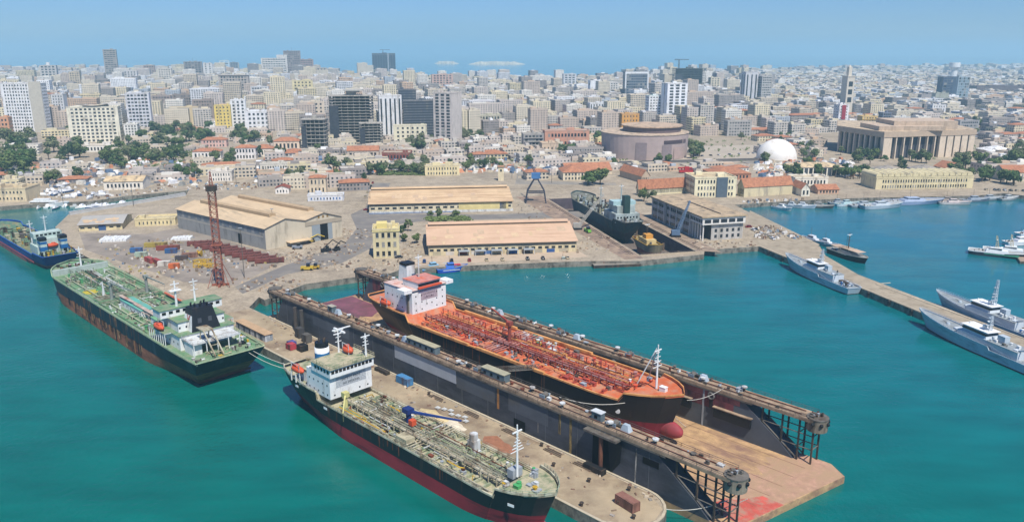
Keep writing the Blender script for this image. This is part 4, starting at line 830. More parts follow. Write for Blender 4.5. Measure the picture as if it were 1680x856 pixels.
def bld(label, x0, x1, yb, yt, depth=14, rz=14, wall='ddd9cf', nf=6, nx=5, faces='FLR', wf=.5, hf=.5, roof='b8b0a2', kind='flat', name='apartment_block', cat='building', mark=None, glass=None, style='win', z0=0, rh=2.4, xr=None, extra=None, group=None, cap=100, mat=None):
    global HEROES; HEROES += 1
    cx, cy_, w_, Yf = place(x0, x1, yb, depth, rz); h = max(3, height_at(Yf, yt)); d = depth
    t = thing(name, label, cat, (cx, cy_, 3.0), R(rz), group); reserve_rect(cx, cy_, w_, d, R(rz))
    if mark: LAND_MARKS.append((mark, cx, cy_))
    wm = mat or M(wall, .85, .14, .12, dirt='8f877a', damt=.3, dscale=(.3, .3, .05))
    rr = random.Random(int(x0 * 7 + yb))
    if kind == 'flat':
        MB().box(-w_ / 2, w_ / 2, -d / 2, d / 2, 0, h).build('wall', wm, t)
        rf = MB().box(-w_ / 2 - .15, w_ / 2 + .15, -d / 2 - .15, d / 2 + .15, h, h + .25, 0); a = .3
        for q in ((-w_ / 2 - .15, w_ / 2 + .15, -d / 2 - .15, -d / 2 + a), (-w_ / 2 - .15, w_ / 2 + .15, d / 2 - a, d / 2 + .15), (-w_ / 2 - .15, -w_ / 2 + a, -d / 2 + a, d / 2 - a), (w_ / 2 - a, w_ / 2 + .15, -d / 2 + a, d / 2 - a)): rf.box(*q, h + .25, h + 1.1, 1)
        rf = rf.build('roof', [roofm(roof), wm], t)
        for _ in range(rr.randint(1, 3)):
            bw, bd = rr.uniform(2, max(2.5, w_ * .25)), rr.uniform(2, max(2.5, d * .35)); bx_ = rr.uniform(-w_ / 2 + bw, w_ / 2 - bw) if w_ > 2.4 * bw else 0; by_ = rr.uniform(-d / 2 + bd, d / 2 - bd) if d > 2.4 * bd else 0
            MB().box(bx_ - bw / 2, bx_ + bw / 2, by_ - bd / 2, by_ + bd / 2, h + .25, h + rr.uniform(2.2, 3.4)).build('stair_head', wm, rf)
    elif kind in ('hip', 'gable'):
        MB().box(-w_ / 2, w_ / 2, -d / 2, d / 2, 0, h).build('wall', wm, t)
        mb = MB(); rm = mat and TILE or (TILE if roof == 'tile' else roofm(roof))
        if kind == 'hip': mb.hip(-w_ / 2, w_ / 2, -d / 2, d / 2, h, h + rh)
        else: mb.gable(-w_ / 2, w_ / 2, -d / 2, d / 2, h, h + rh, 0, 'x' if w_ > d else 'y', .5, 1)
        mb.build('roof', [rm, wm], t)
    if style == 'win': windows(t, w_, d, h, nf, nx, faces, wf, hf, z0, glass, None, cap, xr=xr)
    elif style == 'bands':
        fh = h / nf
        for k in range(nf): bx(t, 'window_band', glass or GL2, (-w_ / 2 - .06, w_ / 2 + .06, -d / 2 - .06, d / 2 + .06, k * fh + fh * .3, k * fh + fh * .8))
    elif style == 'vstrips':
        p = w_ / nx
        for i in range(nx): bx(t, 'window_strip', glass or GL2, (-w_ / 2 + p * (i + .5 - wf / 2), -w_ / 2 + p * (i + .5 + wf / 2), -d / 2 - .07, -d / 2, h * .04, h * .94))
        n2 = max(1, round(nx * d / w_)); p = d / n2
        for sd in (-1, 1):
            for i in range(n2): bx(t, 'window_strip', glass or GL2, (min(sd * w_ / 2, sd * (w_ / 2 + .07)), max(sd * w_ / 2, sd * (w_ / 2 + .07)), -d / 2 + p * (i + .5 - wf / 2), -d / 2 + p * (i + .5 + wf / 2), h * .04, h * .94))
    elif style == 'balc':
        windows(t, w_, d, h, nf, nx, faces, wf, hf, z0, glass, None, cap, xr=xr); fh = h / nf
        for k in range(1, nf): bx(t, 'balcony', wm, (-w_ / 2 + .5, w_ / 2 - .5, -d / 2 - 1.3, -d / 2 - .23, k * fh - .1, k * fh + .12), (-w_ / 2 + .5, w_ / 2 - .5, -d / 2 - 1.35, -d / 2 - 1.25, k * fh + .12, k * fh + .9))
    if extra: extra(t, w_, d, h, wm)
    return t, w_, d, h
def frame_block(label, x0, x1, yb, yt, depth, rz, nf, nx, mark=None, crown=False, slab='b0a99c', col='968f84', group=None):
    """unfinished concrete frame: floor slabs, columns, dark open storeys"""
    cx, cy_, w_, Yf = place(x0, x1, yb, depth, rz); h = height_at(Yf, yt); d = depth; t = thing('unfinished_building', label, 'building', (cx, cy_, 3.0), R(rz), group); reserve_rect(cx, cy_, w_, d, R(rz))
    if mark: LAND_MARKS.append((mark, cx, cy_))
    fh = h / nf; sm = M(slab, .9, .2, .3, dirt='5a5650', damt=.4); cm = M(col, .9, .2, .3)
    for k in range(nf + 1): bx(t, 'floor_slab', sm, (-w_ / 2 - 1, w_ / 2 + 1, -d / 2 - 1, d / 2 + 1, k * fh - .25, k * fh + .25 + (.5 if k == nf else 0)))
    MB().box(-w_ * .42, w_ * .42, -d * .26, d * .36, .3, h - .3).build('core_wall', M('55544f', .9, .3, .2), t)
    for i in range(nx + 1):
        x = -w_ / 2 + .4 + (w_ - .8) * i / nx
        for y in (-d / 2 + .3, d / 2 - .3): bx(t, 'column', cm, (x - .35, x + .35, y - .35, y + .35, .26, h - .26))
    ny = max(2, round(nx * d / w_))
    for i in range(1, ny):
        y = -d / 2 + .3 + (d - .6) * i / ny
        for x in (-w_ / 2 + .4, w_ / 2 - .4): bx(t, 'column', cm, (x - .35, x + .35, y - .35, y + .35, .26, h - .26))
    bx(t, 'scaffold_net', M('3f4248', .95, .4, .4), (-w_ * .5, -w_ * .28, -d / 2 - 1.6, -d / 2 - 1.45, 0, h * .8))
    bx(t, 'stair_core', sm, (-w_ * .1, w_ * .12, -d * .12, d * .2, h + .3, h + 4))
    if crown: bx(t, 'crown_drum', sm, (w_ * -.1, w_ * .2, -d * .3, d * .2, h + 4.01, h + 6)); MB().box(w_ * -.16, w_ * .28, -d * .36, d * .28, h + 6.01, h + 7.6).build('crown_slab', M('b8b4aa', .9, .2), t)
    return t
def rooftop_mast(t, w_, d, h, wm): tb(t, 'antenna', STEELM, [(0, 0, h + 1), (0, 0, h + 12)], .25); tb(t, 'antenna', STEELM, [(w_ * .2, 0, h + 1), (w_ * .2, 0, h + 8)], .2)
# ---- the towers and blocks one can name, left to right
def slab_core(t, w_, d, h, wm):
    bx(t, 'stair_shaft', M('bdb7a8', .85, .15), (w_ * .2, w_ * .5 - .1, -d / 2 - 1.5, -d / 2, 0, h + 3))
def canopy(t, w_, d, h, wm):
    mb = MB(); n = 8
    for i in range(n):
        a, b = -w_ * .32 + w_ * .64 * i / n, -w_ * .32 + w_ * .64 * (i + 1) / n; f = lambda x: h + 2.2 + 2.4 * (x / (w_ * .32)) ** 2; mb.face([(a, -d / 2 - 1, f(a)), (b, -d / 2 - 1, f(b)), (b, d * .2, f(b)), (a, d * .2, f(a))]); mb.face([(a, -d / 2 - 1, f(a) - .7), (b, -d / 2 - 1, f(b) - .7), (b, -d / 2 - 1, f(b)), (a, -d / 2 - 1, f(a))])
    mb.build('curved_canopy', M('8f8474', .8), t); bx(t, 'canopy_core', wm, (-w_ * .2, w_ * .2, -d * .2, d * .1, h + .3, h + 2.4))
bld('tall white apartment slab with dense rows of dark windows at the far left', 12, 88, 218, 138, 16, 6, 'e4e4e2', 15, 13, 'FR', .5, .5, mark='the tall white slab at far left', extra=slab_core)
bld('pale grey narrow block behind the tall white slab with a blank side wall', 90, 116, 203, 156, 16, 10, 'cfcdca', 10, 4, 'F', .4, .45)
bld('slim brown concrete tower standing highest on the left skyline', 176, 199, 146, 82, 12, 14, 'a39a90', 20, 4, 'FR', .8, .45, style='win', mark='the slim brown tower', extra=None)
bld('off white tower with a white rooftop drum behind the left apartment slab', 70, 100, 150, 108, 14, 14, 'c3beb5', 10, 4, 'FR', .6, .5, extra=lambda t, w_, d, h, wm: cy(t, 'roof_drum', WHT, 0, 0, h + 1, h + 9, 5, 14))
bld('cream eleven storey block with a curved roof canopy above the left trees', 116, 206, 234, 177, 15, 12, 'e6dfc8', 10, 10, 'FR', .55, .5, mark='the canopied cream block', extra=canopy, style='win')
bld('low white building with a sandy roof at the foot of the cream block', 128, 198, 250, 240, 14, 8, 'e6e2d6', 1, 10, 'F', .5, .5, name='annex', roof='c2a988')
bld('light grey ten storey block with a blank pale right wall', 212, 254, 216, 154, 16, 16, 'd6d6d8', 11, 6, 'F', .7, .5, mark='the blank walled block')
bld('brown eight storey housing block right of the light grey block', 252, 286, 196, 158, 14, 14, 'a3948a', 8, 6, 'FR', .55, .5)
bld('dark brown wide housing block in the middle of the brown row', 286, 320, 192, 156, 14, 14, '8f837c', 8, 7, 'FR', .55, .5)
bld('brown housing block at the right end of the brown row', 318, 354, 199, 165, 14, 14, '9a8b80', 7, 7, 'FR', .5, .5)
bld('sand coloured block with a blank right wall and greenish storeys', 280, 330, 205, 177, 14, 14, 'd8c49c', 5, 6, 'F', .7, .4, xr=(-18, -2))
bld('grey brown grid fronted tower with overhanging flat roof', 362, 413, 172, 125, 15, 10, 'b5aa9e', 11, 9, 'FR', .55, .55, mark='the grid fronted tower', extra=lambda t, w_, d, h, wm: bx(t, 'roof_overhang', wm, (-w_ / 2 - 1.5, w_ / 2 + 1.5, -d / 2 - 1.5, d / 2 + 1.5, h + 1.2, h + 2)))
bld('bright yellow seven storey block between white blocks', 354, 382, 211, 174, 12, 14, 'e3c96c', 7, 4, 'FR', .35, .45, mark='the yellow block')
bld('white block just right of the yellow block', 381, 407, 209, 165, 12, 14, 'e8e8e6', 8, 3, 'F', .45, .5)
bld('low wide white block right of the yellow block with stepped roof', 404, 468, 212, 184, 14, 14, 'e6e6e6', 4, 8, 'FR', .5, .5)
bld('white block with a dark grid of windows below the big hotel', 414, 444, 180, 143, 14, 12, 'd8d8d6', 8, 6, 'F', .65, .55)
bld('dark grey tower with rounded head left of the white hotel', 305, 336, 144, 102, 14, 14, '8d8782', 12, 5, 'FR', .7, .5, extra=rooftop_mast)
bld('white slim tower touching the dark rounded tower', 336, 352, 140, 104, 12, 14, 'd8d4cc', 10, 2, 'F', .3, .5)
bld('pale bluish glass fronted tower on the left skyline', 362, 379, 130, 100, 12, 14, 'c4d6dc', 10, 2, 'F', .7, .6, glass=M('8fb4c8', .2, .1)); bld('small dark tower against the bluish glass tower', 379, 393, 128, 103, 10, 14, '7c8084', 9, 3, 'F', .7, .5)
bld('stepped white left wing of the big skyline hotel', 431, 474, 136, 96, 18, 14, 'd9d2c6', 11, 9, 'F', .8, .4, name='hotel_wing', mark='the big skyline hotel', extra=lambda t, w_, d, h, wm: bx(t, 'step', wm, (w_ * .1, w_ * .5, -d / 2 + 1, d / 2 - 1, h + 1.11, h + 12)))
bld('dark brown main tower of the skyline hotel with roof masts', 468, 496, 135, 84, 18, 14, '8a7a74', 14, 8, 'FR', .6, .5, name='hotel_tower', extra=rooftop_mast)
bld('reddish brown right wing of the skyline hotel with a pale end', 494, 516, 133, 98, 18, 14, 'a08478', 10, 5, 'F', .6, .5, name='hotel_wing')
bld('small dark grey tower between the hotel and the dark blue tower', 537, 559, 133, 113, 12, 14, '6e6e74', 6, 5, 'FR', .7, .6)
bld('tall dark blue grey tower alone against the sea', 612, 650, 132, 88, 20, 8, '4d545f', 17, 9, 'F', .75, .6, glass=M('2d3440', .3, .2), mark='the dark blue tower', style='vstrips', extra=lambda t, w_, d, h, wm: bx(t, 'pale_strip', M('9a9ea2', .7), (w_ * .16, w_ * .22, -d / 2 - .2, -d / 2 - .08, 0, h)))
bld('yellowish cream stepped block above the unfinished frame', 482, 516, 178, 133, 14, 14, 'dccd9c', 9, 5, 'FR', .4, .45, mark='the yellowish stepped block')
bld('cream block under the yellowish stepped one with pink top storey', 494, 534, 205, 168, 14, 14, 'd8c8b0', 6, 5, 'FR', .4, .45)
frame_block('large unfinished concrete tower with open floors and a crown slab', 543, 616, 234, 158, 24, 6, 16, 7, 'the large unfinished tower', True)
frame_block('unfinished lower podium of open floors beside the large unfinished tower', 592, 628, 240, 203, 14, 10, 8, 5)
frame_block('smaller unfinished concrete block left of the large unfinished tower', 497, 540, 247, 197, 18, 0, 8, 5, 'the smaller unfinished block')
bld('white tower with tall vertical window strips right of the unfinished tower', 622, 661, 226, 158, 16, 14, 'e3e3e1', 1, 5, 'F', .35, style='vstrips', mark='the white striped tower')
bld('dark slate office block with horizontal bands, upper part', 655, 684, 205, 148, 16, 10, '565b64', 14, 1, 'F', style='bands', glass=M('3a4048', .3, .2)); bld('wide dark slate office block with horizontal bands', 662, 713, 226, 166, 18, 10, '5f646c', 14, 1, 'F', style='bands', glass=M('34393f', .3, .2), mark='the dark slate office block')
bld('pinkish tower slab with dark window columns and a blank grey side', 712, 759, 236, 154, 24, -26, 'd0c6bc', 16, 3, 'F', .6, .6, mark='the pinkish tower slab')
bld('cream six by three windowed block in front of the dark slate offices', 646, 701, 233, 207, 16, 8, 'e3dcbe', 4, 6, 'F', .4, .45, mark='the small cream block')
bld('red and white banded tower on the centre skyline', 708, 744, 160, 123, 16, 12, 'c8a898', 10, 6, 'FLR', .6, .5, mark='the red and white tower'); bld('cream wide block left of the red and white tower', 683, 709, 150, 127, 14, 12, 'd8cdb4', 5, 5, 'F', .5, .45)
bld('grey green office block with a colonnade below the centre', 772, 823, 214, 190, 18, 8, 'c8c2a8', 3, 9, 'F', .6, .6, name='office_block'); bld('pale block with teal glass bays near the centre', 775, 826, 188, 176, 14, 8, 'c9cfc8', 2, 9, 'F', .6, .6, glass=GLB)
bld('black and white striped small tower right of the centre skyline', 922, 945, 152, 122, 12, 14, 'd4d4d4', 8, 3, 'FL', .6, .5, mark='the striped small tower')
bld('beige block with blank wall left of the bright white one', 945, 966, 160, 136, 14, 14, 'd2c2a4', 4, 2, 'F', .3, .4); bld('bright white block with a blank wall on the centre skyline', 964, 988, 165, 133, 16, 14, 'eeeeec', 3, 2, 'L', .3, .4)
bld('glassy grey tower with a white top frame right of the centre', 1020, 1062, 172, 119, 20, 8, '7e8288', 12, 9, 'FL', .8, .6, glass=GLB, mark='the glassy framed tower', extra=lambda t, w_, d, h, wm: bx(t, 'white_frame', WHT, (-w_ / 2 - .5, w_ / 2 + .5, -d / 2 - .6, -d / 2 - .1, h - 3, h + 1.2), (-w_ / 2 - .5, -w_ / 2 + 2, -d / 2 - .6, -d / 2 - .1, h * .5, h - 3.01), (w_ / 2 - 2, w_ / 2 + .5, -d / 2 - .6, -d / 2 - .1, h * .5, h - 3.01)))
frame_block('dark netted tower under construction on the right centre skyline', 1101, 1156, 160, 113, 26, 6, 12, 8, 'the netted tower', slab='5d625e', col='4d524e')
bld('tall white twin slab tower with a dark vertical slit', 1082, 1125, 206, 138, 22, 14, 'eeeeee', 14, 3, 'F', .6, .55, mark='the tall white twin slab', extra=lambda t, w_, d, h, wm: bx(t, 'dark_slit', GL2, (-w_ / 2 - .08, -w_ / 2, -1, .6, 1, h)))
bld('white ten storey block with green rooftop beside the twin slab', 1057, 1084, 204, 158, 14, 14, 'ececea', 10, 4, 'FL', .5, .4, roof='5fa583'); bld('orange yellow cubic block behind the round museum', 1014, 1048, 215, 188, 16, 10, 'd39c4c', 4, 5, 'FL', .35, .4, mark='the orange cubic block')
bld('white block with tall dark stripes in front of a low roof', 963, 999, 196, 170, 14, 12, 'dcdcda', 1, 7, style='vstrips', wf=.4); bld('cream balconied block left of the white striped one', 941, 966, 191, 168, 14, 12, 'ddd0a8', 5, 4, 'FL', .5, .5)
bld('pale tower with a dark central stripe on the right skyline', 1212, 1240, 182, 119, 16, 14, 'c9c9c9', 14, 3, 'L', mark='the dark striped tower', style='vstrips', wf=.3); bld('grey balconied tower right of the dark striped tower', 1239, 1263, 182, 126, 16, 14, 'b9b7b2', 14, 5, 'FL', .7, .45)
bld('cream plain block in front of the right skyline towers', 1176, 1208, 176, 159, 14, 14, 'd6cbb2', 4, 5, 'FL', .4, .4); bld('white stepped block left of the cream plain block', 1138, 1166, 190, 176, 14, 14, 'e8e6e2', 3, 6, 'FL', .5, .5)
bld('white low wide building right of the twin slab', 1205, 1236, 200, 183, 14, 8, 'e9e7e3', 3, 6, 'FL', .6, .4); bld('grey apartment block with balconies above the brown museum trees', 1186, 1232, 224, 200, 14, 6, 'b0aca6', 5, 8, 'FL', .55, .5)
bld('red and white striped tower left of the courthouse', 1364, 1389, 214, 173, 14, 10, 'e8e4e2', 9, 3, 'FL', .3, .45, mark='the red striped tower', extra=lambda t, w_, d, h, wm: bx(t, 'red_panel', M('9a2f3c', .6), (-w_ * .22, w_ * .18, -d / 2 - .9, -d / 2 - .2, 1, h)))
bld('yellow balconied building behind the courthouse left end', 1404, 1438, 214, 192, 14, 6, 'd8b872', 5, 5, 'F', .6, .4, style='balc'); bld('slate blue block behind the courthouse', 1439, 1460, 208, 186, 12, 6, '70788a', 5, 4, 'FL', .7, .6); bld('white windowed block behind the courthouse', 1458, 1492, 208, 193, 12, 6, 'e3e0d8', 3, 5, 'FL', .4, .45)
bld('dark navy glass box at the right background', 1533, 1562, 170, 127, 18, 10, '4e5a6e', 10, 3, 'F', .8, .7, glass=M('3c4a62', .3), mark='the dark navy glass box'); bld('pale blue glass block joined to the dark navy one', 1558, 1586, 172, 127, 18, 4, '98a8b0', 10, 5, 'F', .8, .7, glass=M('7f949e', .3)); bld('grey flat fronted block left of the glass blocks', 1504, 1528, 172, 156, 12, 8, 'a09a98', 1, 2, 'F', .1, .1); bld('greenish grey flat block before the glass blocks', 1526, 1554, 176, 154, 12, 8, 'a8aa9a', 1, 2, 'F', .1, .1)
bld('white block with dark stair strips below the greenish block', 1519, 1550, 192, 173, 14, 8, 'dddbd8', 4, 5, 'FL', .3, .5); bld('grey office block right of the courthouse with gridded front', 1562, 1604, 220, 199, 14, 4, 'a8a6a4', 4, 9, 'F', .7, .5)
bld('long purple brown roofed hall at the right background', 1582, 1720, 160, 143, 40, 2, '6a5f62', 1, 20, 'F', .3, .3, roof='5d5054', name='hall')
bld('long terracotta building with white columns left of the museum', 889, 967, 242, 216, 16, 8, 'c9967c', 2, 12, 'F', .6, .4, name='school', mark='the terracotta school'); bld('wide red tiled hall with blue walls behind the school', 872, 960, 206, 197, 26, 6, '9aa8c8', 1, 12, 'F', .5, .5, roof='tile', kind='gable', rh=4, name='hall'); bld('pinkish blocky house with a sandy roof before the school', 884, 916, 252, 236, 16, 10, 'd4bca0', 1, 4, 'F', .3, .3, roof='c6ae90', name='house')
bld('grey apartment block with open balconies left of the school', 855, 892, 245, 221, 16, 8, 'a8a29a', 4, 5, 'F', .7, .5, style='balc')
bld('red roofed long club building below the unfinished tower', 570, 624, 262, 247, 16, 6, 'c9b8a4', 1, 8, 'F', .6, .5, roof='tile', kind='gable', rh=4, name='club_house', mark='the red roofed club'); bld('brick red building with a pale flat roof right of the club', 627, 677, 264, 252, 20, 2, '8a4a3e', 1, 8, 'FL', .5, .5, roof='b8a890', name='club_house')
bld('cream villa with arched windows right of the hedge', 697, 754, 288, 273, 12, 6, 'e3d3a4', 2, 11, 'F', .4, .5, name='villa'); bld('pale low office with many windows beside the marina trees', 427, 478, 281, 270, 12, 8, 'dcd6c6', 1, 10, 'F', .5, .5, name='office')
bld('pink villa with a terracotta roof in the left trees', 331, 376, 242, 230, 12, 8, 'd9b3a4', 2, 7, 'FR', .4, .5, roof='tile', kind='hip', rh=3, name='villa', mark='the pink villa'); bld('white house with terracotta roof in front of the pink villa', 316, 368, 262, 249, 14, 8, 'ece6dc', 1, 7, 'FR', .5, .5, roof='tile', kind='hip', rh=3, name='villa'); bld('white three storey villa right of the pink one', 386, 424, 262, 243, 12, 8, 'e6e0da', 2, 6, 'FR', .5, .5, roof='tile', kind='hip', rh=3, name='villa')
bld('house with an orange hipped roof left of the smaller unfinished block', 449, 495, 247, 232, 16, 8, 'e0c8ae', 1, 6, 'F', .5, .5, roof='tile', kind='hip', rh=4, name='villa'); bld('house with an orange roof in the trees left of the orange villa', 418, 452, 257, 244, 14, 8, 'e6dccb', 1, 6, 'F', .5, .5, roof='tile', kind='hip', rh=4, name='villa')
bld('blue walled market shed behind the port hangars', 500, 566, 268, 261, 14, 6, '5f86b4', 1, 12, 'F', .4, .4, roof='a8a49c', name='shed'); bld('pale customs house with many windows behind the big hangar', 342, 386, 298, 283, 14, 10, 'e6ded0', 2, 8, 'FR', .4, .5, name='customs_house'); bld('orange block with brown top at the far left edge', -14, 24, 222, 194, 14, 14, 'd29a72', 4, 5, 'FR', .5, .5)
bld('long low sandy boatyard building at the left edge by the marina', -30, 72, 332, 312, 22, 4, 'd8c6a2', 2, 11, 'F', .4, .35, roof='b8a482', name='boatyard_building', mark='the sandy boatyard building'); bld('sandy roofed marina workshop with a blue boat shed door', 171, 250, 312, 298, 22, 9, 'e6ddcc', 1, 9, 'F', .5, .4, roof='cfb68e', name='workshop', kind='gable', rh=3, mark='the marina workshop')
bld('white quay shed with blue stripes behind the yard', 505, 566, 330, 322, 10, 8, 'd6d8dc', 1, 10, 'F', .4, .4, roof='cfc8b6', name='shed', glass=BLUP); bld('little red tiled port office behind the yard', 508, 538, 318, 292, 12, 8, 'd8c6a8', 2, 4, 'F', .4, .5, roof='tile', kind='hip', rh=2, name='port_office')
bld('white house with rust red porch roof behind the yard', 452, 478, 318, 309, 12, 8, 'e8e2d8', 1, 4, 'F', .4, .4, roof='8d4a38', kind='gable', rh=2, name='house')
for (lb, x0, x1, yb, yt, c, nf, nx, fc) in (('beige tower between the left white slab and the slim brown tower', 118, 138, 160, 119, 'cbb99c', 11, 4, 'FR'), ('off white block left of the slim brown tower', 148, 172, 150, 121, 'dcd6ca', 8, 5, 'FR'), ('grey white tower right of the slim brown tower', 206, 230, 152, 117, 'cfcac4', 10, 4, 'FR'), ('brown topped block on the left skyline between two towers', 238, 258, 140, 108, 'a08c80', 9, 4, 'FR'),
    ('pale tower behind the brown housing row', 262, 286, 150, 113, 'd8d0c0', 10, 5, 'FR'), ('cream block left of the grid fronted tower', 338, 360, 168, 134, 'dccfae', 9, 4, 'FR'), ('white block below the bluish glass tower', 384, 410, 150, 120, 'e2e0da', 8, 5, 'F'), ('grey beige tower right of the big skyline hotel', 520, 538, 142, 112, 'b4aa9c', 9, 3, 'F'), ('white tower behind the large unfinished tower', 562, 584, 160, 128, 'e6e4de', 9, 4, 'F'), ('beige block behind the white striped tower', 588, 612, 158, 133, 'cdbfa2', 7, 5, 'F'),
    ('off white tower left of the glassy framed tower', 992, 1014, 168, 136, 'dcd8d0', 9, 4, 'FL'), ('cream tower right of the netted tower', 1160, 1180, 160, 128, 'd8ccb0', 9, 3, 'FL'), ('pale slab between the twin slab and the dark striped tower', 1184, 1206, 156, 130, 'd4d0c8', 7, 4, 'FL'), ('white block in front of the cream canopied block on its right', 206, 232, 232, 205, 'e4e0d6', 6, 4, 'FR')):
    bld(lb, x0, x1, yb, yt, 14, 14, c, nf, nx, fc, .5, .5)
# minaret, water tower
def tower_minaret():
    X, Y = G(1386, 190); t = thing('minaret', 'pale square minaret with a slender upper lantern on the right skyline', 'minaret', (X, Y, 3), R(14)); h = height_at(Y, 126); h2 = height_at(Y, 107); LAND_MARKS.append(('the minaret', X, Y)); reserve(X, Y, 10)
    m = M('cfc6b4', .85, .12); k = 14 * Y / F_PX / 2 * .98
    MB().box(-k, k, -k, k, 0, h).build('shaft', m, t); bx(t, 'balcony', m, (-k - .8, k + .8, -k - .8, k + .8, h, h + 1)); MB().box(-k * .42, k * .42, -k * .42, k * .42, h + 1, h2 - 3).build('lantern', m, t); MB().cyl(0, 0, h2 - 3, h2 + .5, k * .3, 8, r2=.1).build('spire', m, t)
    for q in range(3): bx(t, 'window', GL2, (-k * .55, k * .55, -k - .05, -k, h * .35 + q * h * .2, h * .35 + q * h * .2 + h * .13))
tower_minaret()
X, Y = G(1562, 140); t = thing('water_tower', 'white round water tower above the dark navy glass box', 'water tower', (X, Y, 3)); h = height_at(Y, 103); k = 16 * Y / F_PX / 2
MB().cyl(0, 0, 0, h * .66, k * .6, 12).build('shaft', WHT, t); MB().cyl(0, 0, h * .66, h * .8, k * .6, 16, r2=k).build('tank_base', WHT, t); MB().cyl(0, 0, h * .8, h, k, 16).build('tank', WHT, t)
# ---- round museum
X, Y = G(1066, 262); rm_ = 72 * Y / F_PX; cyc = Y + rm_ * .85
t = thing('museum', 'large round pink brown museum with a flat disc roof', 'museum', (X, cyc, 3), R(8)); reserve(X, cyc, rm_); LAND_MARKS.append(('the round museum', X, cyc)); h = height_at(Y + rm_ * .3, 220)
mw = M('b3a098', .85, .15, .1); MB().cyl(0, 0, 0, h, rm_, 48, r2=rm_ * 1.02).build('wall', mw, t); MB().cyl(0, 0, h, h + .6, rm_ * 1.03, 48).build('roof', roofm('c2ac92'), t)
ins = MB().cyl(rm_ * .2, rm_ * .1, h + .61, h + 6.0, rm_ * .68, 40).build('upper_ring', M('6a5a5c', .7, .2), t); MB().cyl(rm_ * .2, rm_ * .1, h + 6.01, h + 7.2, rm_ * .72, 40).build('disc_roof', roofm('c4a98c'), t)
for (a0, a1, z0, z1, c) in ((-118, -104, .3, h * .72, '8b7d7c'), (-84, -70, .3, h * .62, '8b7d7c'), (-82, -50, h * .66, h * .8, '4e4146'), (-48, -40, h * .66, h * .8, '6b5a5c'), (-66, -46, .3, h * .5, 'ad978e')):
    mb = MB(); n = 8
    for i in range(n):
        a, b = R(a0 + (a1 - a0) * i / n), R(a0 + (a1 - a0) * (i + 1) / n); q = rm_ * 1.021
        mb.face([(q * math.cos(a), q * math.sin(a), z0), (q * math.cos(b), q * math.sin(b), z0), (q * math.cos(b), q * math.sin(b), z1), (q * math.cos(a), q * math.sin(a), z1)])
    mb.build('wall_panel', M(c, .85, .15), t)
# ---- white dome
X, Y = G(1284, 266); r_ = 33 * Y / F_PX; t = thing('dome', 'big white dome hall with a low ring wall', 'dome', (X, Y + r_, 3)); reserve(X, Y + r_, r_ * 1.1); LAND_MARKS.append(('the white dome', X, Y + r_))
dh = height_at(Y + r_, 228); MB().ball((0, 0, 1.5), r_, 32, 12, sz=(dh - 1.5) / r_, half=True).build('shell', M('e9e4da', .6, .06, .1, dirt='c8bfae', damt=.3, dscale=(.1, .1, .1)), t, True); MB().cyl(0, 0, 0, 1.6, r_ * 1.02, 32).build('ring_wall', M('cfc4ae', .9), t)
# ---- courthouse: deep flat roof on tall fins, raised roof blocks, fins casting real shade
def courthouse():
    xa, ya = G(1369, 248); xb, yb = G(1446, 262); xc, yc = G(1597, 256)
    t = thing('courthouse', 'huge pale colonnaded courthouse with a deep flat roof slab', 'courthouse', (xb, yb, 3), 0); LAND_MARKS.append(('the courthouse', (xb + xc) / 2, yb + 40))
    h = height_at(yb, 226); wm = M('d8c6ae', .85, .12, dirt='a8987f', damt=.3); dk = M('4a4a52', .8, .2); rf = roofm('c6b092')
    A_, B_2, C_ = (xa - xb, ya - yb), (0, 0), (xc - xb, yc - yb); dpt = 75
    back = [(C_[0] + 12, C_[1] + dpt), (A_[0] + 30, A_[1] + dpt)]; poly = [A_, B_2, C_] + back
    cx_ = sum(p[0] for p in poly) / 5; cy_ = sum(p[1] for p in poly) / 5; shr = [(cx_ + (x - cx_) * .93, cy_ + (y - cy_) * .9) for x, y in poly]
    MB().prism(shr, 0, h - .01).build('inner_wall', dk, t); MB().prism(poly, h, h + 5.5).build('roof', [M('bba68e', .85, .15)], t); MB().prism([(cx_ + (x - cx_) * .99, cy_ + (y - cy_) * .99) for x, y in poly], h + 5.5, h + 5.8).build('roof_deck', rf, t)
    def fins(P, S, k, wid, dep, name='fin'):
        L_ = math.hypot(S[0] - P[0], S[1] - P[1]); ux, uy = (S[0] - P[0]) / L_, (S[1] - P[1]) / L_; nx_, ny_ = uy, -ux
        for i in range(k):
            q = (i + .5) / k * L_; x, y = P[0] + ux * q, P[1] + uy * q; w2 = wid / 2
            MB().prism([(x - ux * w2 - nx_ * .5, y - uy * w2 - ny_ * .5), (x + ux * w2 - nx_ * .5, y + uy * w2 - ny_ * .5), (x + ux * w2 - nx_ * dep, y + uy * w2 - ny_ * dep), (x - ux * w2 - nx_ * dep, y - uy * w2 - ny_ * dep)], 0, h).build(name, wm, t)
    fins(A_, B_2, 9, 1.8, 3.5); M1 = (C_[0] * .10, C_[1] * .10); M2 = (C_[0] * .60, C_[1] * .6); fins(B_2, M1, 1, 10, 4); fins(M1, M2, 6, 1.3, 3.5); fins(M2, C_, 5, 7.4, 4)
    for (a, b, c, d, z) in ((.0, .62, .18, .8, 4.5), (.18, .78, .32, .9, 9)): MB().box(C_[0] * a, C_[0] * b, dpt * c, dpt * d, h + 5.81, h + 5.8 + z).build('roof_block', M('c2ac94', .88, .2, dirt='a08c76', damt=.4), t)
    reserve_rect(xb + cx_, yb + cy_, 150, 95, 0)
courthouse()
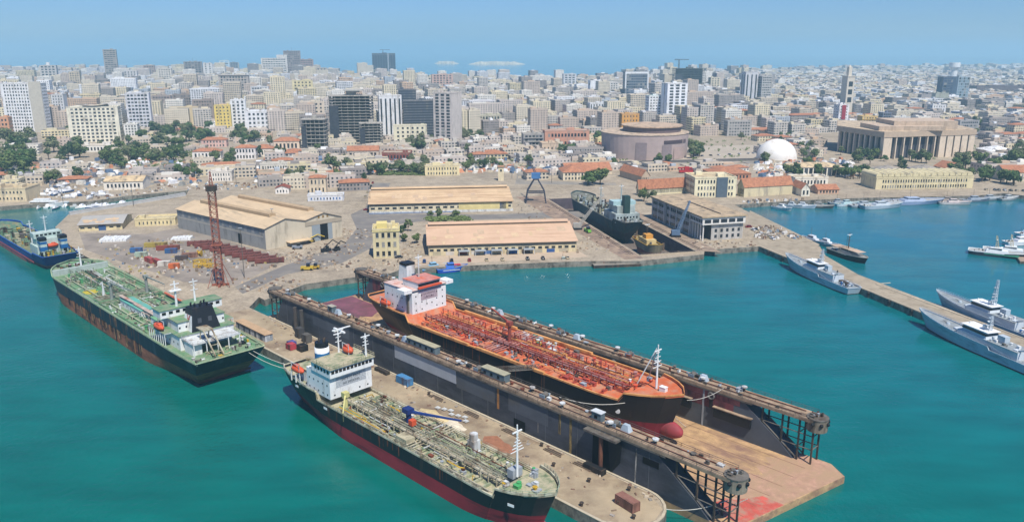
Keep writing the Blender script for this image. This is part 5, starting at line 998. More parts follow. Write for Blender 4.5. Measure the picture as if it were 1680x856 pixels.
# ================================================================ the port's own halls
CORR = M('cfb28c', .8, .18, .08, dirt='a88868', damt=.5, dscale=(.03, .35, .1)); CORR2 = M('c8b08e', .8, .15, .08, dirt='a09078', damt=.35, dscale=(.35, .03, .1))
def shed(label, x0, x1, yb, ye, depth, rz, wallc, roofmat, mark, rh, xs, monitor=True, doors=(), wh=None, name='warehouse'):
    cx, cy_, w_, Yf = place(x0, x1, yb, depth, rz); h = wh or height_at(Yf, ye); d = depth
    t = thing(name, label, 'warehouse', (cx, cy_, 3.0), R(rz)); reserve_rect(cx, cy_, w_, d, R(rz)); LAND_MARKS.append((mark, cx, cy_))
    wm = M(wallc, .85, .15, dirt='8f8676', damt=.4); MB().box(-w_ / 2, w_ / 2, -d / 2, d / 2, 0, h).build('wall', wm, t)
    mb = MB(); mb.gable(-w_ / 2, w_ / 2, -d / 2, d / 2, h, h + rh, 0, 'x', .8, 1)
    rf = mb.build('roof', [roofmat, wm], t)
    if monitor: MB().box(-w_ / 2 + 1, w_ / 2 - 1, -2.5, 3, h + rh - .9, h + rh + .7, 1).gable(-w_ / 2 + .6, w_ / 2 - .6, -3, 3.5, h + rh + .7, h + rh + 1.4, 0).build('ridge_vent', [roofmat, M('8f8270', .9, .2)], rf)
    rp = random.Random(int(x0))
    for i in range(15):
        xx = rp.uniform(-w_ / 2, w_ / 2 - 6); q0 = rp.uniform(.03, .7); q1 = q0 + rp.uniform(.12, .28); ww = rp.uniform(1.2, 5)
        yf = lambda q: -d / 2 - .8 + (d / 2 - 3) * q; zf = lambda q: h + rh * ((yf(q) + d / 2) / (d / 2)) + .03 + .004 * i
        MB().face([(xx, yf(q0), zf(q0)), (xx + ww, yf(q0), zf(q0)), (xx + ww, yf(q1), zf(q1)), (xx, yf(q1), zf(q1))]).build('roof_sheet', M(rp.choice(('c4a884', 'ccb08c', 'bfa486')), .8, .15), rf)
    bx(rf, 'gutter', M('8a7a66', .8), (-w_ / 2 - .9, w_ / 2 + .9, -d / 2 - 1.1, -d / 2 - .85, h - .35, h - .1))
    bx(t, 'clerestory_band', M('7a7468', .7, .2), (-w_ / 2 + .5, w_ / 2 - .5, -d / 2 - .06, -d / 2, h * .72, h * .92))
    for (a, b, z0, z1, c, nm) in doors: bx(t, nm, M(c, .7, .15), (w_ * a, w_ * b, -d / 2 - .12, -d / 2 - .07, h * z0, h * z1))
    for i in range(xs): x = -w_ / 2 + (i + .5) * w_ / xs; bx(t, 'window', GL2, (x - w_ / xs * .28, x + w_ / xs * .28, -d / 2 - .05, -d / 2, h * .36, h * .58))
    return t, w_, d, h
t, w_, d, h = shed('long warehouse with a tan roof behind the front warehouse', 603, 842, 347, 332, 56, 7, 'd8ccac', CORR, 'the rear long warehouse', 5.5, 20, doors=((.12, .47, .1, .9, 'd9c98c', 'cream_panel'), (.41, .455, 0, .88, '3566a0', 'blue_door')))
bx(t, 'low_white_wall', WHT2, (-w_ / 2, w_ / 2, -d / 2 - 4, -d / 2 - 3.6, 0, 1.6)); bx(t, 'side_stripe', BLUP, (-w_ / 2, w_ * .1, -d / 2 - 4.05, -d / 2 - 4, .2, .6))
dr = [(-.47 + i * .085, -.47 + i * .085 + .055, 0, .33, c, 'shutter') for i, c in enumerate(('b4a98c', 'c8beb0', '7c3a34', 'c9c4b8', '4a6a9a', 'b8a888', '2f5f9c', '6e5a4c', 'a8a08c', '35568c', 'b4a890'))]
t, w_, d, h = shed('long warehouse with a peach tan roof on the quay edge', 688, 948, 418, 400, 50, 7, 'd4c49c', M('c9a88a', .8, .12, .08, dirt='b08e70', damt=.3, dscale=(.03, .35, .1)), 'the front quay warehouse', 6.0, 22, doors=dr)
for i in range(5): x = -w_ * .3 + i * 9; o = bx(t, 'porch_roof', GRYL, (x, x + 6, -d / 2 - 4, -d / 2 - .13, 2.6, 2.8)); bx(o, 'porch_post', WHT2, (x, x + .2, -d / 2 - 4, -d / 2 - 3.8, 0, 2.6), (x + 5.8, x + 6, -d / 2 - 4, -d / 2 - 3.8, 0, 2.6))
# big hangar: two bays side by side, grey flank, pale end with a tall black door
def hangar():
    s0, n0 = -424, 217; ax = R(-47)
    x0, y0 = G(437, 410); x1, y1 = G(562, 388)                   # the end wall, on the ground
    ang = math.atan2(y1 - y0, x1 - x0); W_ = math.hypot(x1 - x0, y1 - y0); Lh = 118
    t = thing('hangar', 'very large sand roofed repair hangar with a tall black doorway', 'hangar', (x0, y0, 3), ang); LAND_MARKS.append(('the big hangar', x0 - 50, y0 + 60))
    # local x along the end wall, local y (away from it) along the flank
    shx, shy = G(293, 374); dx_, dy_ = shx - x0, shy - y0; c, s_ = math.cos(-ang), math.sin(-ang); fx, fy = dx_ * c - dy_ * s_, dx_ * s_ + dy_ * c
    k = fx / fy; H1, H2 = 12.5, 16.5
    def Pq(x, y, z): return (x + k * y, y, z)
    flank = M('9c9a94', .85, .12, .1, dirt='7c7a74', damt=.4); endw = M('c8bda6', .85, .12, .1, dirt='a09682', damt=.35)
    mb = MB(); mb.face([Pq(0, 0, 0), Pq(0, fy, 0), Pq(0, fy, H1), Pq(0, 0, H1)]); mb.face([Pq(W_, 0, 0), Pq(W_, fy, 0), Pq(W_, fy, H1), Pq(W_, 0, H1)]); mb.build('flank_wall', flank, t)
    bx_ = MB(); hw = W_ / 2
    bx_.face([Pq(0, 0, 0), Pq(hw, 0, 0), Pq(hw, 0, H1 + 1), Pq(hw / 2, 0, H2), Pq(0, 0, H1)]); bx_.face([Pq(hw, 0, 0), Pq(W_, 0, 0), Pq(W_, 0, H1), Pq(hw * 1.5, 0, H2), Pq(hw, 0, H1 + 1)]); bx_.build('end_wall', endw, t); bx_ = MB(); bx_.face([Pq(0, fy, 0), Pq(W_, fy, 0), Pq(W_, fy, H1), Pq(hw * 1.5, fy, H2), Pq(hw, fy, H1 + 1), Pq(hw / 2, fy, H2), Pq(0, fy, H1)]); bx_.build('back_wall', endw, t)
    mb = MB()
    for (a, za, b, zb_) in ((-.8, H1 - .2, hw / 2, H2 + .1), (hw / 2, H2 + .1, hw, H1 + 1.1), (hw, H1 + 1.1, hw * 1.5, H2 + .1), (hw * 1.5, H2 + .1, W_ + .8, H1 - .2)):
        mb.face([Pq(a, -.8, za), Pq(b, -.8, zb_), Pq(b, fy + .8, zb_), Pq(a, fy + .8, za)])
    rf = mb.build('roof', CORR2, t)
    for xm in (hw / 2, hw * 1.5):
        mb = MB(); z = H2 + .1; q = [(xm - 2, z - .4), (xm + 2, z - .4), (xm + 2, z + 1.2), (xm, z + 1.9), (xm - 2, z + 1.2)]
        for (a, b) in zip(q, q[1:] + q[:1]): mb.face([Pq(a[0], fy * .12, a[1]), Pq(b[0], fy * .12, b[1]), Pq(b[0], fy * .9, b[1]), Pq(a[0], fy * .9, a[1])])
        mb.face([Pq(a[0], fy * .12, a[1]) for a in q]); mb.face([Pq(a[0], fy * .9, a[1]) for a in q]); mb.build('ridge_monitor', [M('b09878', .85, .15)], rf)
    bx(t, 'doorway', M('0a0b0d', .9), (hw + 10, hw + 15, -.1, -.03, 0, 10)); bx(t, 'door_leaf', M('8f989c', .7, .1), (hw + 4.5, hw + 9.9, -.16, -.02, 0, 10), (hw + 15.1, hw + 18, -.16, -.02, 0, 10)); bx(t, 'upper_cladding', M('a89c88', .85, .1), (hw + .3, W_, -.26, -.02, 9.9, 12.3))
    bx(t, 'lean_to', CORR2, (hw * .5, hw + 2, -5, 0, 2.6, 2.9)); bx(t, 'vent_grille', M('8d7040', .8), (hw * 1.5 - 3.5, hw * 1.5 - 2.3, -.05, 0, 13.4, 15), (hw * 1.5 - .6, hw * 1.5 + .6, -.05, 0, 13.4, 15), (hw * 1.5 + 2.3, hw * 1.5 + 3.5, -.05, 0, 13.4, 15))
    mb = MB(); mb.face([Pq(-.05, fy * .02, 6.8), Pq(-.05, fy * .98, 6.8), Pq(-.05, fy * .98, 7.6), Pq(-.05, fy * .02, 7.6)]); mb.build('pale_band', M('b8b0a0', .8), t)
    mb = MB(); mb.face([Pq(-.06, fy * .25, 0), Pq(-.06, fy * .29, 0), Pq(-.06, fy * .29, 6), Pq(-.06, fy * .25, 6)]); mb.build('side_door', M('0d0e10', .9), t)
    for i in range(12):
        yy = fy * (.06 + .08 * i); mb = MB(); mb.face([Pq(-.05, yy, 8.5), Pq(-.05, yy + fy * .05, 8.5), Pq(-.05, yy + fy * .05, 11), Pq(-.05, yy, 11)]); mb.build('window', M('6f7880', .4), t)
    reserve_rect(x0 - 50 + 25, y0 + 55, 60, 130, ang)
hangar()
# low shed at the tip, with store rooms
t, w_, d, h = shed('low grey roofed warehouse on the breakwater tip', 130, 222, 378, 366, 30, 14, 'd8c89c', M('a8a49c', .8, .15, .1), 'the breakwater shed', 2.5, 6, False, ((-.05, .12, 0, .8, '3a5a86', 'blue_door'),), wh=4.2)
bld('row of small cream store rooms right of the breakwater shed', 222, 296, 371, 361, 12, 12, 'dccb9c', 1, 9, 'F', .3, .4, name='store_rooms', roof='c8b890')
# yellow corner building
t, w_, d, h = bld('small yellow three storey building on the yard corner', 613, 657, 423, 378, 14, 8, 'd0c298', 3, 4, 'FLR', .5, .5, name='office_building', mark='the yellow corner building', roof='d2c48e')
bx(t, 'roof_cabin', M('dcc983', .85, .12), (-w_ * .35, w_ * .05, -d * .3, d * .2, h + .26, h + 3.3)); bx(t, 'cornice', M('e3d49a', .8), (-w_ / 2 - .35, w_ / 2 + .35, -d / 2 - .35, d / 2 + .35, h - .6, h - .2))
# navy headquarters
def navy():
    ex, ey = G(1069, 357); gx, gy = G(1151, 395); ix, iy = G(1212, 390)
    ang = math.atan2(gy - ey, gx - ex); Lh = math.hypot(gx - ex, gy - ey); Wd = 27; hh = height_at(gy, 357)
    t = thing('headquarters', 'long three storey grey white office building at the dry dock', 'office building', (ex, ey, 3), ang); LAND_MARKS.append(('the long grey headquarters', (ex + gx) / 2 + 12, (ey + gy) / 2))
    wm = M('b9b4ac', .85, .12, dirt='8f8a80', damt=.35); w2 = M('dcd6cc', .85, .1)
    MB().box(0, Lh - 14, 0, Wd, 0, hh - .01).box(Lh - 14.01, Lh, 6, Wd, 0, hh - 4).build('wall', wm, t); MB().box(Lh - 14.02, Lh + 1.5, -.8, Wd + .4, hh - 4.3, hh - .01).build('end_pavilion', w2, t)
    rf = MB().box(-1, Lh + 2.2, -1.5, Wd + 1.2, hh, hh + .8, 0).build('roof', roofm('b59f80'), t); bx(rf, 'roof_ridge', M('5a5048', .9), (Lh * .35, Lh * .95, Wd * .5 - .5, Wd * .5 + .3, hh + .81, hh + 1.2))
    fl = hh / 3.3
    for k in range(3):
        for i in range(20):
            x = 2 + i * (Lh - 18) / 20
            if i == 7: continue
            o = link('window', win_mesh(2.1, fl * .5, GL2, w2), t); o.location = (x + 1, 0, .8 + k * fl * 1.08); 
    bx(t, 'stair_shaft', M('a8a49c', .85), (2 + 7 * (Lh - 18) / 20, 4.2 + 7 * (Lh - 18) / 20, -.9, 0, 0, hh - .1))
    for i in range(7): bx(t, 'pilaster', w2, (1 + i * (Lh - 17) / 6 - .3, 1 + i * (Lh - 17) / 6 + .3, -.5, -.06, 0, hh - .1))
    for i in range(5): bx(t, 'portico_column', w2, (Lh - 13 + i * 3.2, Lh - 12.4 + i * 3.2, .2, .9, 0, hh - 4.31))
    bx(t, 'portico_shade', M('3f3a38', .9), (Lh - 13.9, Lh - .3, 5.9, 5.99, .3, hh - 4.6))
    for i in range(7): bx(t, 'bay_window', GL2, (Lh - 13.6 + i * 2.1, Lh - 12.1 + i * 2.1, -.88, -.8, hh - 3.3, hh - 1.2))
    for i in range(5): bx(t, 'bay_window', GL2, (Lh + 1.5, Lh + 1.58, .5 + i * 5.3, 4.6 + i * 5.3, hh - 3.3, hh - 1.2)); bx(t, 'end_window', GL2, (Lh, Lh + .06, 8.2 + i * 3.8, 9.8 + i * 3.8, 1.2, 3.2)); bx(t, 'end_window', GL2, (Lh, Lh + .06, 8.2 + i * 3.8, 9.8 + i * 3.8, 4.7, 6.7))
    reserve_rect((ex + gx) / 2 + 12, (ey + gy) / 2 + 3, Lh, Wd, ang)
navy()
def gl(x0, x1, yb, yt, **k): return bld(k.pop('label'), x0, x1, yb, yt, **k)
for q in (
 dict(label='long orange tiled barracks roof behind the dry dock', x0=918, x1=1004, yb=288, yt=281, depth=22, rz=10, wall='d4c4a8', nf=1, nx=12, faces='F', roof='tile', kind='gable', rh=6, name='barracks', mark='the orange tiled barracks'),
 dict(label='orange tiled gable wing at the left end of the barracks', x0=915, x1=960, yb=296, yt=283, depth=26, rz=6, wall='e0d2b4', nf=2, nx=6, faces='F', roof='tile', kind='hip', rh=5, name='barracks'),
 dict(label='orange tiled wing facing the graving dock end', x0=1015, x1=1066, yb=300, yt=288, depth=40, rz=20, wall='b8a48c', nf=1, nx=4, faces='F', roof='tile', kind='gable', rh=5, name='barracks'),
 dict(label='orange roofed workshop with a cream gable beside the headquarters', x0=1049, x1=1121, yb=322, yt=309, depth=42, rz=-72, wall='e3d8b0', nf=1, nx=7, faces='FR', roof='tile', kind='gable', rh=6, name='workshop', mark='the orange roofed workshop'),
 dict(label='cream three storey block with a dark glass middle on the navy quay', x0=1119, x1=1207, yb=325, yt=294, depth=26, rz=6, wall='e6dcb8', nf=3, nx=12, faces='FL', roof='c8b48e', name='navy_block', mark='the glass fronted navy block', extra=lambda t, w_, d, h, wm: bx(t, 'dark_glass_bay', M('5a6670', .25, .15), (w_ * .02, w_ * .28, -d / 2 - 1, -d / 2 - .3, 0, h + .8))),
 dict(label='long orange roofed store right of the cream navy block', x0=1208, x1=1300, yb=325, yt=308, depth=44, rz=-72, wall='d0c4a0', nf=1, nx=8, faces='F', roof='tile', kind='gable', rh=6, name='store', mark='the long orange roofed store'),
 dict(label='small white gabled house with a pale blue door on the navy quay', x0=1296, x1=1328, yb=322, yt=309, depth=20, rz=4, wall='e4dfcc', nf=1, nx=2, faces='F', roof='tile', kind='gable', rh=4, name='boat_house'),
 dict(label='low terracotta roofed sheds beside the gabled boat house', x0=1328, x1=1376, yb=319, yt=311, depth=14, rz=4, wall='c9a488', nf=1, nx=6, faces='F', roof='tile', kind='gable', rh=3, name='shed'),
 dict(label='wide terracotta hall behind the cream navy block', x0=1150, x1=1232, yb=296, yt=286, depth=30, rz=4, wall='b88468', nf=1, nx=10, faces='F', roof='tile', kind='hip', rh=4, name='hall'),
 dict(label='white low block with a long white wall behind the boat house', x0=1288, x1=1358, yb=306, yt=294, depth=18, rz=4, wall='e3dccb', nf=1, nx=9, faces='F', roof='cbbb9c', name='office'),
 dict(label='colonnaded white hall with a sandy roof near the palms', x0=1284, x1=1384, yb=291, yt=276, depth=26, rz=4, wall='ece4d0', nf=1, nx=9, faces='F', roof='cdb58e', kind='hip', rh=3, name='hall', mark='the colonnaded hall', hf=.8, wf=.75),
 dict(label='long grey tiled hall with blue trim, left part', x0=1424, x1=1484, yb=291, yt=281, depth=22, rz=2, wall='5f70a8', nf=1, nx=8, faces='F', roof='a39a8e', kind='hip', rh=4, name='hall', mark='the blue trimmed hall'),
 dict(label='long grey tiled hall with blue trim, right part', x0=1485, x1=1545, yb=290, yt=280, depth=22, rz=2, wall='5f70a8', nf=1, nx=8, faces='F', roof='a39a8e', kind='hip', rh=4, name='hall'),
 dict(label='long cream two storey quay building with rows of vaulted roofs', x0=1405, x1=1597, yb=315, yt=297, depth=24, rz=5, wall='d8caa0', nf=2, nx=34, faces='F', roof='ddd0a4', name='quay_building', mark='the cream vaulted quay building', cap=68, extra=lambda t, w_, d, h, wm: [MB().prism([(w_ * (-.5 + (i + .5) / 16) + w_ / 33 * math.cos(R(a)), h + 1.2 + 3.4 * math.sin(R(a))) for a in range(0, 181, 30)], -d / 2 - 1, d / 2 - 1).build('vault', wm, t) for i in range(16)]),
 dict(label='orange roofed chapel like house above the quay trees', x0=1530, x1=1580, yb=284, yt=276, depth=18, rz=10, wall='e0cfb4', nf=1, nx=5, faces='F', roof='tile', kind='gable', rh=5, name='house'),
 dict(label='long terracotta roofed arsenal at the right edge', x0=1622, x1=1720, yb=299, yt=284, depth=20, rz=2, wall='d8ccb4', nf=1, nx=12, faces='F', roof='tile', kind='gable', rh=5, name='arsenal', mark='the terracotta arsenal'),
 dict(label='big white tent like pavilion right of the courthouse', x0=1598, x1=1668, yb=256, yt=249, depth=30, rz=0, wall='dcdcdc', nf=1, nx=2, faces='F', roof='f0f0ee', kind='hip', rh=5, name='pavilion'),
 dict(label='small white villa with yellow arches behind the museum plaza', x0=976, x1=996, yb=240, yt=229, depth=12, rz=8, wall='e3d49c', nf=1, nx=3, faces='F', name='kiosk'),
 dict(label='orange roofed small house left of the dome', x0=1268, x1=1316, yb=214, yt=208, depth=16, rz=6, wall='cbb898', nf=1, nx=7, faces='F', roof='tile', kind='gable', rh=4, name='house'),
): x0, x1, yb, yt = q.pop('x0'), q.pop('x1'), q.pop('yb'), q.pop('yt'); bld(q.pop('label'), x0, x1, yb, yt, **q)
# turn vaults (prisms built on xz outlines) upright
for o in list(bpy.data.objects):
    if o.name.startswith('vault'): o.rotation_euler = (R(90), 0, 0)
# ================================================================ telling the many alike things apart
ORD = ['nearest', 'second', 'third', 'fourth', 'fifth', 'sixth', 'seventh', 'eighth', 'ninth', 'tenth', 'eleventh', 'twelfth', 'thirteenth', 'fourteenth', 'fifteenth', 'sixteenth', 'seventeenth', 'eighteenth', 'nineteenth', 'twentieth']
AUTO = []
def auto(o, base, X, Y): AUTO.append((o, base, X, Y))
def finish_labels():
    keys = {}
    for o, base, X, Y in AUTO:
        x, y = PJ(X, Y, 3); best = None
        for ph, a, b in LAND_MARKS:
            u, v = PJ(a, b, 3); d = math.hypot(u - x, (v - y) * 2.5)
            if best is None or d < best[0]: best = (d, ph, u, v)
        d, ph, u, v = best
        rel = ('left of' if x < u else 'right of') if abs(x - u) > abs(y - v) * 1.6 else ('behind' if y < v else 'in front of')
        keys.setdefault((base, rel, ph), []).append((d, o))
    for (base, rel, ph), l in keys.items():
        l.sort(key=lambda q: q[0])
        for i, (d, o) in enumerate(l):
            o['label'] = '%s %s %s' % (base, rel, ph) + ('' if len(l) == 1 else ', ' + (ORD[i] if i == 0 else (ORD[i] if i < 20 else 'no %d' % (i + 1)) + (' nearest' if i else '')))
# ---------------------------------------------------------------- roads and hard standings
ASPH = M('7f7972', .9, .2, .1, dirt='8a8274', damt=.4, dscale=(.1, .1, .1)); ASPL = M('8a8378', .9, .2, .1, dirt='a49a88', damt=.5, dscale=(.08, .08, .08))
def patch(name, mat, pts, z=3.004, raw=False):
    P = [p if raw else G(*p) for p in pts]; q, tri = fill_poly([P], z); mb = MB(); mb.v = q; mb.f = [tuple(t) for t in tri]; mb.m = [0] * len(tri); return tag(mb.build(name, mat), kind='structure')
patch('yard_road', ASPH, [(612, 300), (640, 300), (628, 350), (800, 352), (960, 346), (962, 356), (700, 362), (622, 372), (607, 408), (560, 432), (470, 450), (398, 482), (385, 470), (470, 434), (565, 400), (585, 375), (575, 352), (600, 340)])
patch('yard_hardstanding', M('93887b', .9, .25, .06, dirt='7a7066', damt=.5, dscale=(.05, .05, .05)), [(130, 382), (240, 384), (300, 372), (436, 414), (470, 425), (388, 468), (300, 462), (140, 410)])
patch('quay_apron', M('bda990', .9, .2, .08, dirt='8f7d68', damt=.4, dscale=(.08, .08, .08)), [(690, 421), (950, 412), (966, 421), (662, 437)])
patch('pier_surface', M('a8977c', .92, .3, .07, dirt='7c6a58', damt=.55, dscale=(.06, .06, .06)), [SN(-318, 135.4), SN(-104.5, 135.4), SN(-97, 139), SN(-95.6, 144.3), SN(-97, 149.6), SN(-104.5, 153.2), SN(-316, 153.2)], 3.006, True)
patch('dock_side_road', M('a08c76', .9, .25, .1, dirt='75655a', damt=.5), [UW(-398, 207), UW(-560, 207), UW(-560, 219), UW(-392, 219)], 3.006, True)
patch('dock_side_yard', M('9c8670', .9, .3, .08, dirt='6f5f56', damt=.55), [UW(-390, 160), UW(-590, 150), UW(-590, 171), UW(-390, 171)], 3.006, True)
patch('jetty_road', M('a39680', .9, .2, .15, dirt='877a66', damt=.4), [G(1228, 385), G(1250, 402), (191.5, 279), (204, 283), G(1432, 464), G(1335, 408), G(1345, 401), G(1230, 345)], 3.006, True)
patch('coast_road', ASPL, [(640, 276), (1010, 268), (1300, 262), (1300, 268), (1010, 274), (860, 296), (1010, 300), (1012, 304), (845, 302), (850, 280), (640, 282)])
patch('museum_square', M('b0a390', .9, .15, .05), [(1140, 240), (1240, 238), (1250, 262), (1010, 270), (1000, 262)])
patch('grass_verge', M('8f9a58', .95, .3, .1), [(940, 247), (992, 245), (994, 252), (942, 254)], 3.008)
patch('parking_ground', M('77777a', .9, .2, .1), [(40, 280), (165, 272), (170, 286), (50, 296)]); patch('parking_ground', M('8c8a88', .9, .2, .1), [(425, 262), (560, 262), (555, 270), (425, 272)]); patch('parking_ground', M('77777a', .9, .2, .1), [(1600, 212), (1680, 212), (1680, 224), (1600, 226)])
bx(None, 'x', CONC, (0, 0, 0, 0, 0, 0)); bpy.data.objects.remove(bpy.data.objects['x'])
# kerb stones along the pier and jetty edges
def kerb(label, pts, mat=M('b8ac94', .9, .2, .5)):
    mb = MB(); c = pts[len(pts) // 2]
    for a, b in zip(pts, pts[1:]):
        l = math.hypot(b[0] - a[0], b[1] - a[1]); u = ((b[0] - a[0]) / l, (b[1] - a[1]) / l); n = (-u[1] * .35, u[0] * .35)
        mb.prism([(a[0] - c[0] - n[0], a[1] - c[1] - n[1]), (b[0] - c[0] - n[0], b[1] - c[1] - n[1]), (b[0] - c[0] + n[0], b[1] - c[1] + n[1]), (a[0] - c[0] + n[0], a[1] - c[1] + n[1])], 3.0, 3.22)
    o = mb.build('kerb_stones', mat); o.location = (c[0], c[1], 0); tag(o, label, 'kerb')
kerb('pale kerb stones round the rounded tip and edge of the long pier', [SN(-330, 134.6)] + [(x * 1, y) for x, y in [SN(-104.3 + 9.5 * math.sin(R(a)), 144.3 - 9.7 * math.cos(R(a))) for a in range(0, 181, 15)]] + [SN(-300, 154)])
kerb('pale kerb along the near side of the navy jetty', [G(1247, 404), (190.5, 277.8)]); kerb('pale kerb along the far side of the navy jetty', [(205, 282), G(1437, 466), (184, 372)])
# ================================================================ the filler city
def pix_ok(X, Y, poly): return inside(*PJ(X, Y, 3), poly)
CITY = [(-500, 330), (0, 322), (60, 308), (165, 305), (255, 308), (300, 300), (420, 300), (470, 318), (590, 318), (600, 286), (850, 284), (880, 296), (1000, 282), (1110, 282), (1210, 284), (1300, 280), (1400, 286), (1620, 285), (1660, 280), (2300, 300), (2400, 90), (-700, 90)]
GREEN = [(-300, 222), (-300, 270), (40, 300), (330, 292), (330, 275), (470, 262), (500, 232), (395, 205), (330, 208), (205, 215)]
VAC = [[(1000, 210), (1250, 232), (1250, 272), (1000, 275)], [(600, 280), (860, 262), (860, 300), (600, 300)], [(1340, 220), (1620, 205), (1620, 272), (1340, 272)], [(1160, 226), (1230, 220), (1250, 262), (1140, 262)], [(1236, 262), (1560, 262), (1560, 285), (1236, 292)]]
WALLS = ['e2dccf', 'eae5da', 'd6cbb4', 'cfc2ac', 'c8c0b4', 'dccfb0', 'b8b0a6', 'dadada', 'a49c94', 'c2b2a2', 'ccb094', 'b4bbc0', 'd8caa4', '948c86', 'ececea', 'cabeb2']
rr = random.Random(99)
FAC = [MW(c, pu=rr.choice((2.8, 3.2, 3.8)), wu=rr.choice((.4, .5, .6)), wv=rr.choice((.42, .5, .55)), salt=i) for i, c in enumerate(WALLS)]
BLANK = [M(c, .85, .12, .1, dirt='a39a8c', damt=.25, dscale=(.2, .2, .05)) for c in WALLS]
ROOFS = ['b0a596', 'beb2a0', '9a928a', 'c8bfb0', 'a89a84', '8a847e']; RM = [roofm(c) for c in ROOFS] + [TILE]
ALLM = FAC + BLANK + RM
cand = []; ca, sa = math.cos(R(14)), math.sin(R(14))
def gen():
    v = 560
    while v < 5200:
        near = v < 1500; pv = 19 if v < 1050 else 26 if v < 2600 else 34; u = -4600 if v > 2400 else -2600
        iv = int(v // pv)
        while u < (5400 if v > 2400 else 2600):
            pu = pv * rr.uniform(.8, 1.35); w_ = pu * rr.choice((.8, .95, 1.0, 1.0)); d = pv * rr.uniform(.62, .9)
            X = u * ca - v * sa; Y = u * sa + v * ca; pu2 = pu * (1.7 if rr.random() < .13 else 1); w_ *= pu2 / pu; u += pu2 + (12 if rr.random() < .16 else 0)
            if Y < 560 or abs(X) > Y * .72 + 40: continue
            if iv % 5 == 3 and near: continue
            x, y = PJ(X, Y, 3)
            if not inside(x, y, CITY) or not inside(X, Y, LAND) or inside(X, Y, dd): continue
            if any(inside(x, y, q) for q in VAC): continue
            g = inside(x, y, GREEN)
            if g and rr.random() < .72: continue
            if Y < 1150 and rr.random() < .12: continue
            if taken(X, Y, max(w_, d) * .5): continue
            down = max(math.exp(-((x - 400) / 430) ** 2), .6 * math.exp(-((x - 1120) / 150) ** 2))
            if Y < 1050 or g: fl = rr.choice((1, 1, 2, 2, 3))
            elif Y < 1350: fl = rr.choice((2, 3, 4, 5, 6, 7)) + (rr.random() < down * .6) * 4
            else: fl = rr.choice((3, 4, 5, 6, 7, 8, 9)) + int(down * rr.choice((0, 1, 3, 5, 7))) + (rr.random() < .06 + .07 * down) * rr.choice((4, 6, 8))
            if Y > 3600: fl = rr.choice((2, 3, 4, 5)) + (rr.random() < .06) * 6
            if x > 1260: fl = min(6 if rr.random() < .9 else 9, max(2, fl - rr.choice((1, 2, 2))))
            tile = (Y < 1400 and rr.random() < (.13 if fl < 3 else .02))
            wix = rr.choice((2, 3, 4, 5, 8, 9, 10, 12, 13, 15, 0, 3, 9, 15)) if Y < 1180 else rr.choice((0, 0, 1, 2, 2, 3, 3, 4, 5, 5, 6, 7, 8, 9, 10, 11, 12, 13, 14, 15, 15)); cand.append([X, Y, w_, d, fl * 3.1 + .6, fl, wix, 6 if tile else rr.randrange(6), R(14 + rr.choice((0, 0, 0, 3, -3, 6))), rr.random(), x, y])
        v += pv
gen()
def shape(mb, c, ox=0, oy=0, oz=0, split=None):
    """one house: body, parapeted roof or tiled roof, stair head; appended in world or local axes"""
    X, Y, w_, d, h, fl, wi, ri, rz, q, _, _ = c
    if ri == 6: a = MB().box(-w_ / 2, w_ / 2, -d / 2, d / 2, 0, h, wi); b = MB().hip(-w_ / 2, w_ / 2, -d / 2, d / 2, h, h + 2.2, 32 + 6)
    else:
        a = MB().box(-w_ / 2, w_ / 2, -d / 2, d / 2, 0, h, wi if q < .8 else wi, 16 + wi); b = MB().box(-w_ / 2 + .25, w_ / 2 - .25, -d / 2 + .25, d / 2 - .25, h, h + .12, 32 + ri)
        t = .2
        for e_ in ((-w_ / 2, w_ / 2, -d / 2, -d / 2 + t), (-w_ / 2, w_ / 2, d / 2 - t, d / 2), (-w_ / 2, -w_ / 2 + t, -d / 2 + t, d / 2 - t), (w_ / 2 - t, w_ / 2, -d / 2 + t, d / 2 - t)): b.box(*e_, h, h + .9, 16 + wi)
        r2 = random.Random(int(q * 1e6)); n = 1 + (q > .4) + (q > .75)
        for i in range(n):
            bw, bd = r2.uniform(.14, .4) * w_, r2.uniform(.2, .45) * d; px, py = r2.uniform(-.28, .28) * w_, r2.uniform(-.25, .25) * d
            b.box(px - bw / 2, px + bw / 2, py - bd / 2, py + bd / 2, h + .12, h + r2.uniform(1.8, 3.2), 16 + (wi if i else (wi + 1) % 16))
        if q > .62 and fl > 2: a.box(-w_ / 2 - .01, -w_ * .1, -d / 2 - 1.1, -d / 2, 3.2, h - .3, wi)
    return a, b
def put(dst, src, X, Y, Z, rz):
    c, s_ = math.cos(rz), math.sin(rz); i = len(dst.v)
    dst.v += [(X + x * c - y * s_, Y + x * s_ + y * c, Z + z) for x, y, z in src.v]; dst.f += [tuple(k + i for k in f) for f in src.f]; dst.m += src.m
vis = [c for c in cand if -5 < c[10] < 1685]
vis.sort(key=lambda c: -(c[2] * min(c[4], 30)) / c[1] ** 2)
NIND = 175
ind = vis[:NIND]; idset = {id(c) for c in ind}
NUMW = ['', 'one', 'two', 'three', 'four', 'five', 'six', 'seven', 'eight', 'nine', 'ten', 'eleven', 'twelve', 'thirteen', 'fourteen', 'fifteen', 'sixteen']
def use(me_mb, name, par):
    used = sorted(set(me_mb.m)); mp = {m: i for i, m in enumerate(used)}; me_mb.m = [mp[m] for m in me_mb.m]
    return me_mb.build(name, [ALLM[m] for m in used], par, uv=True)
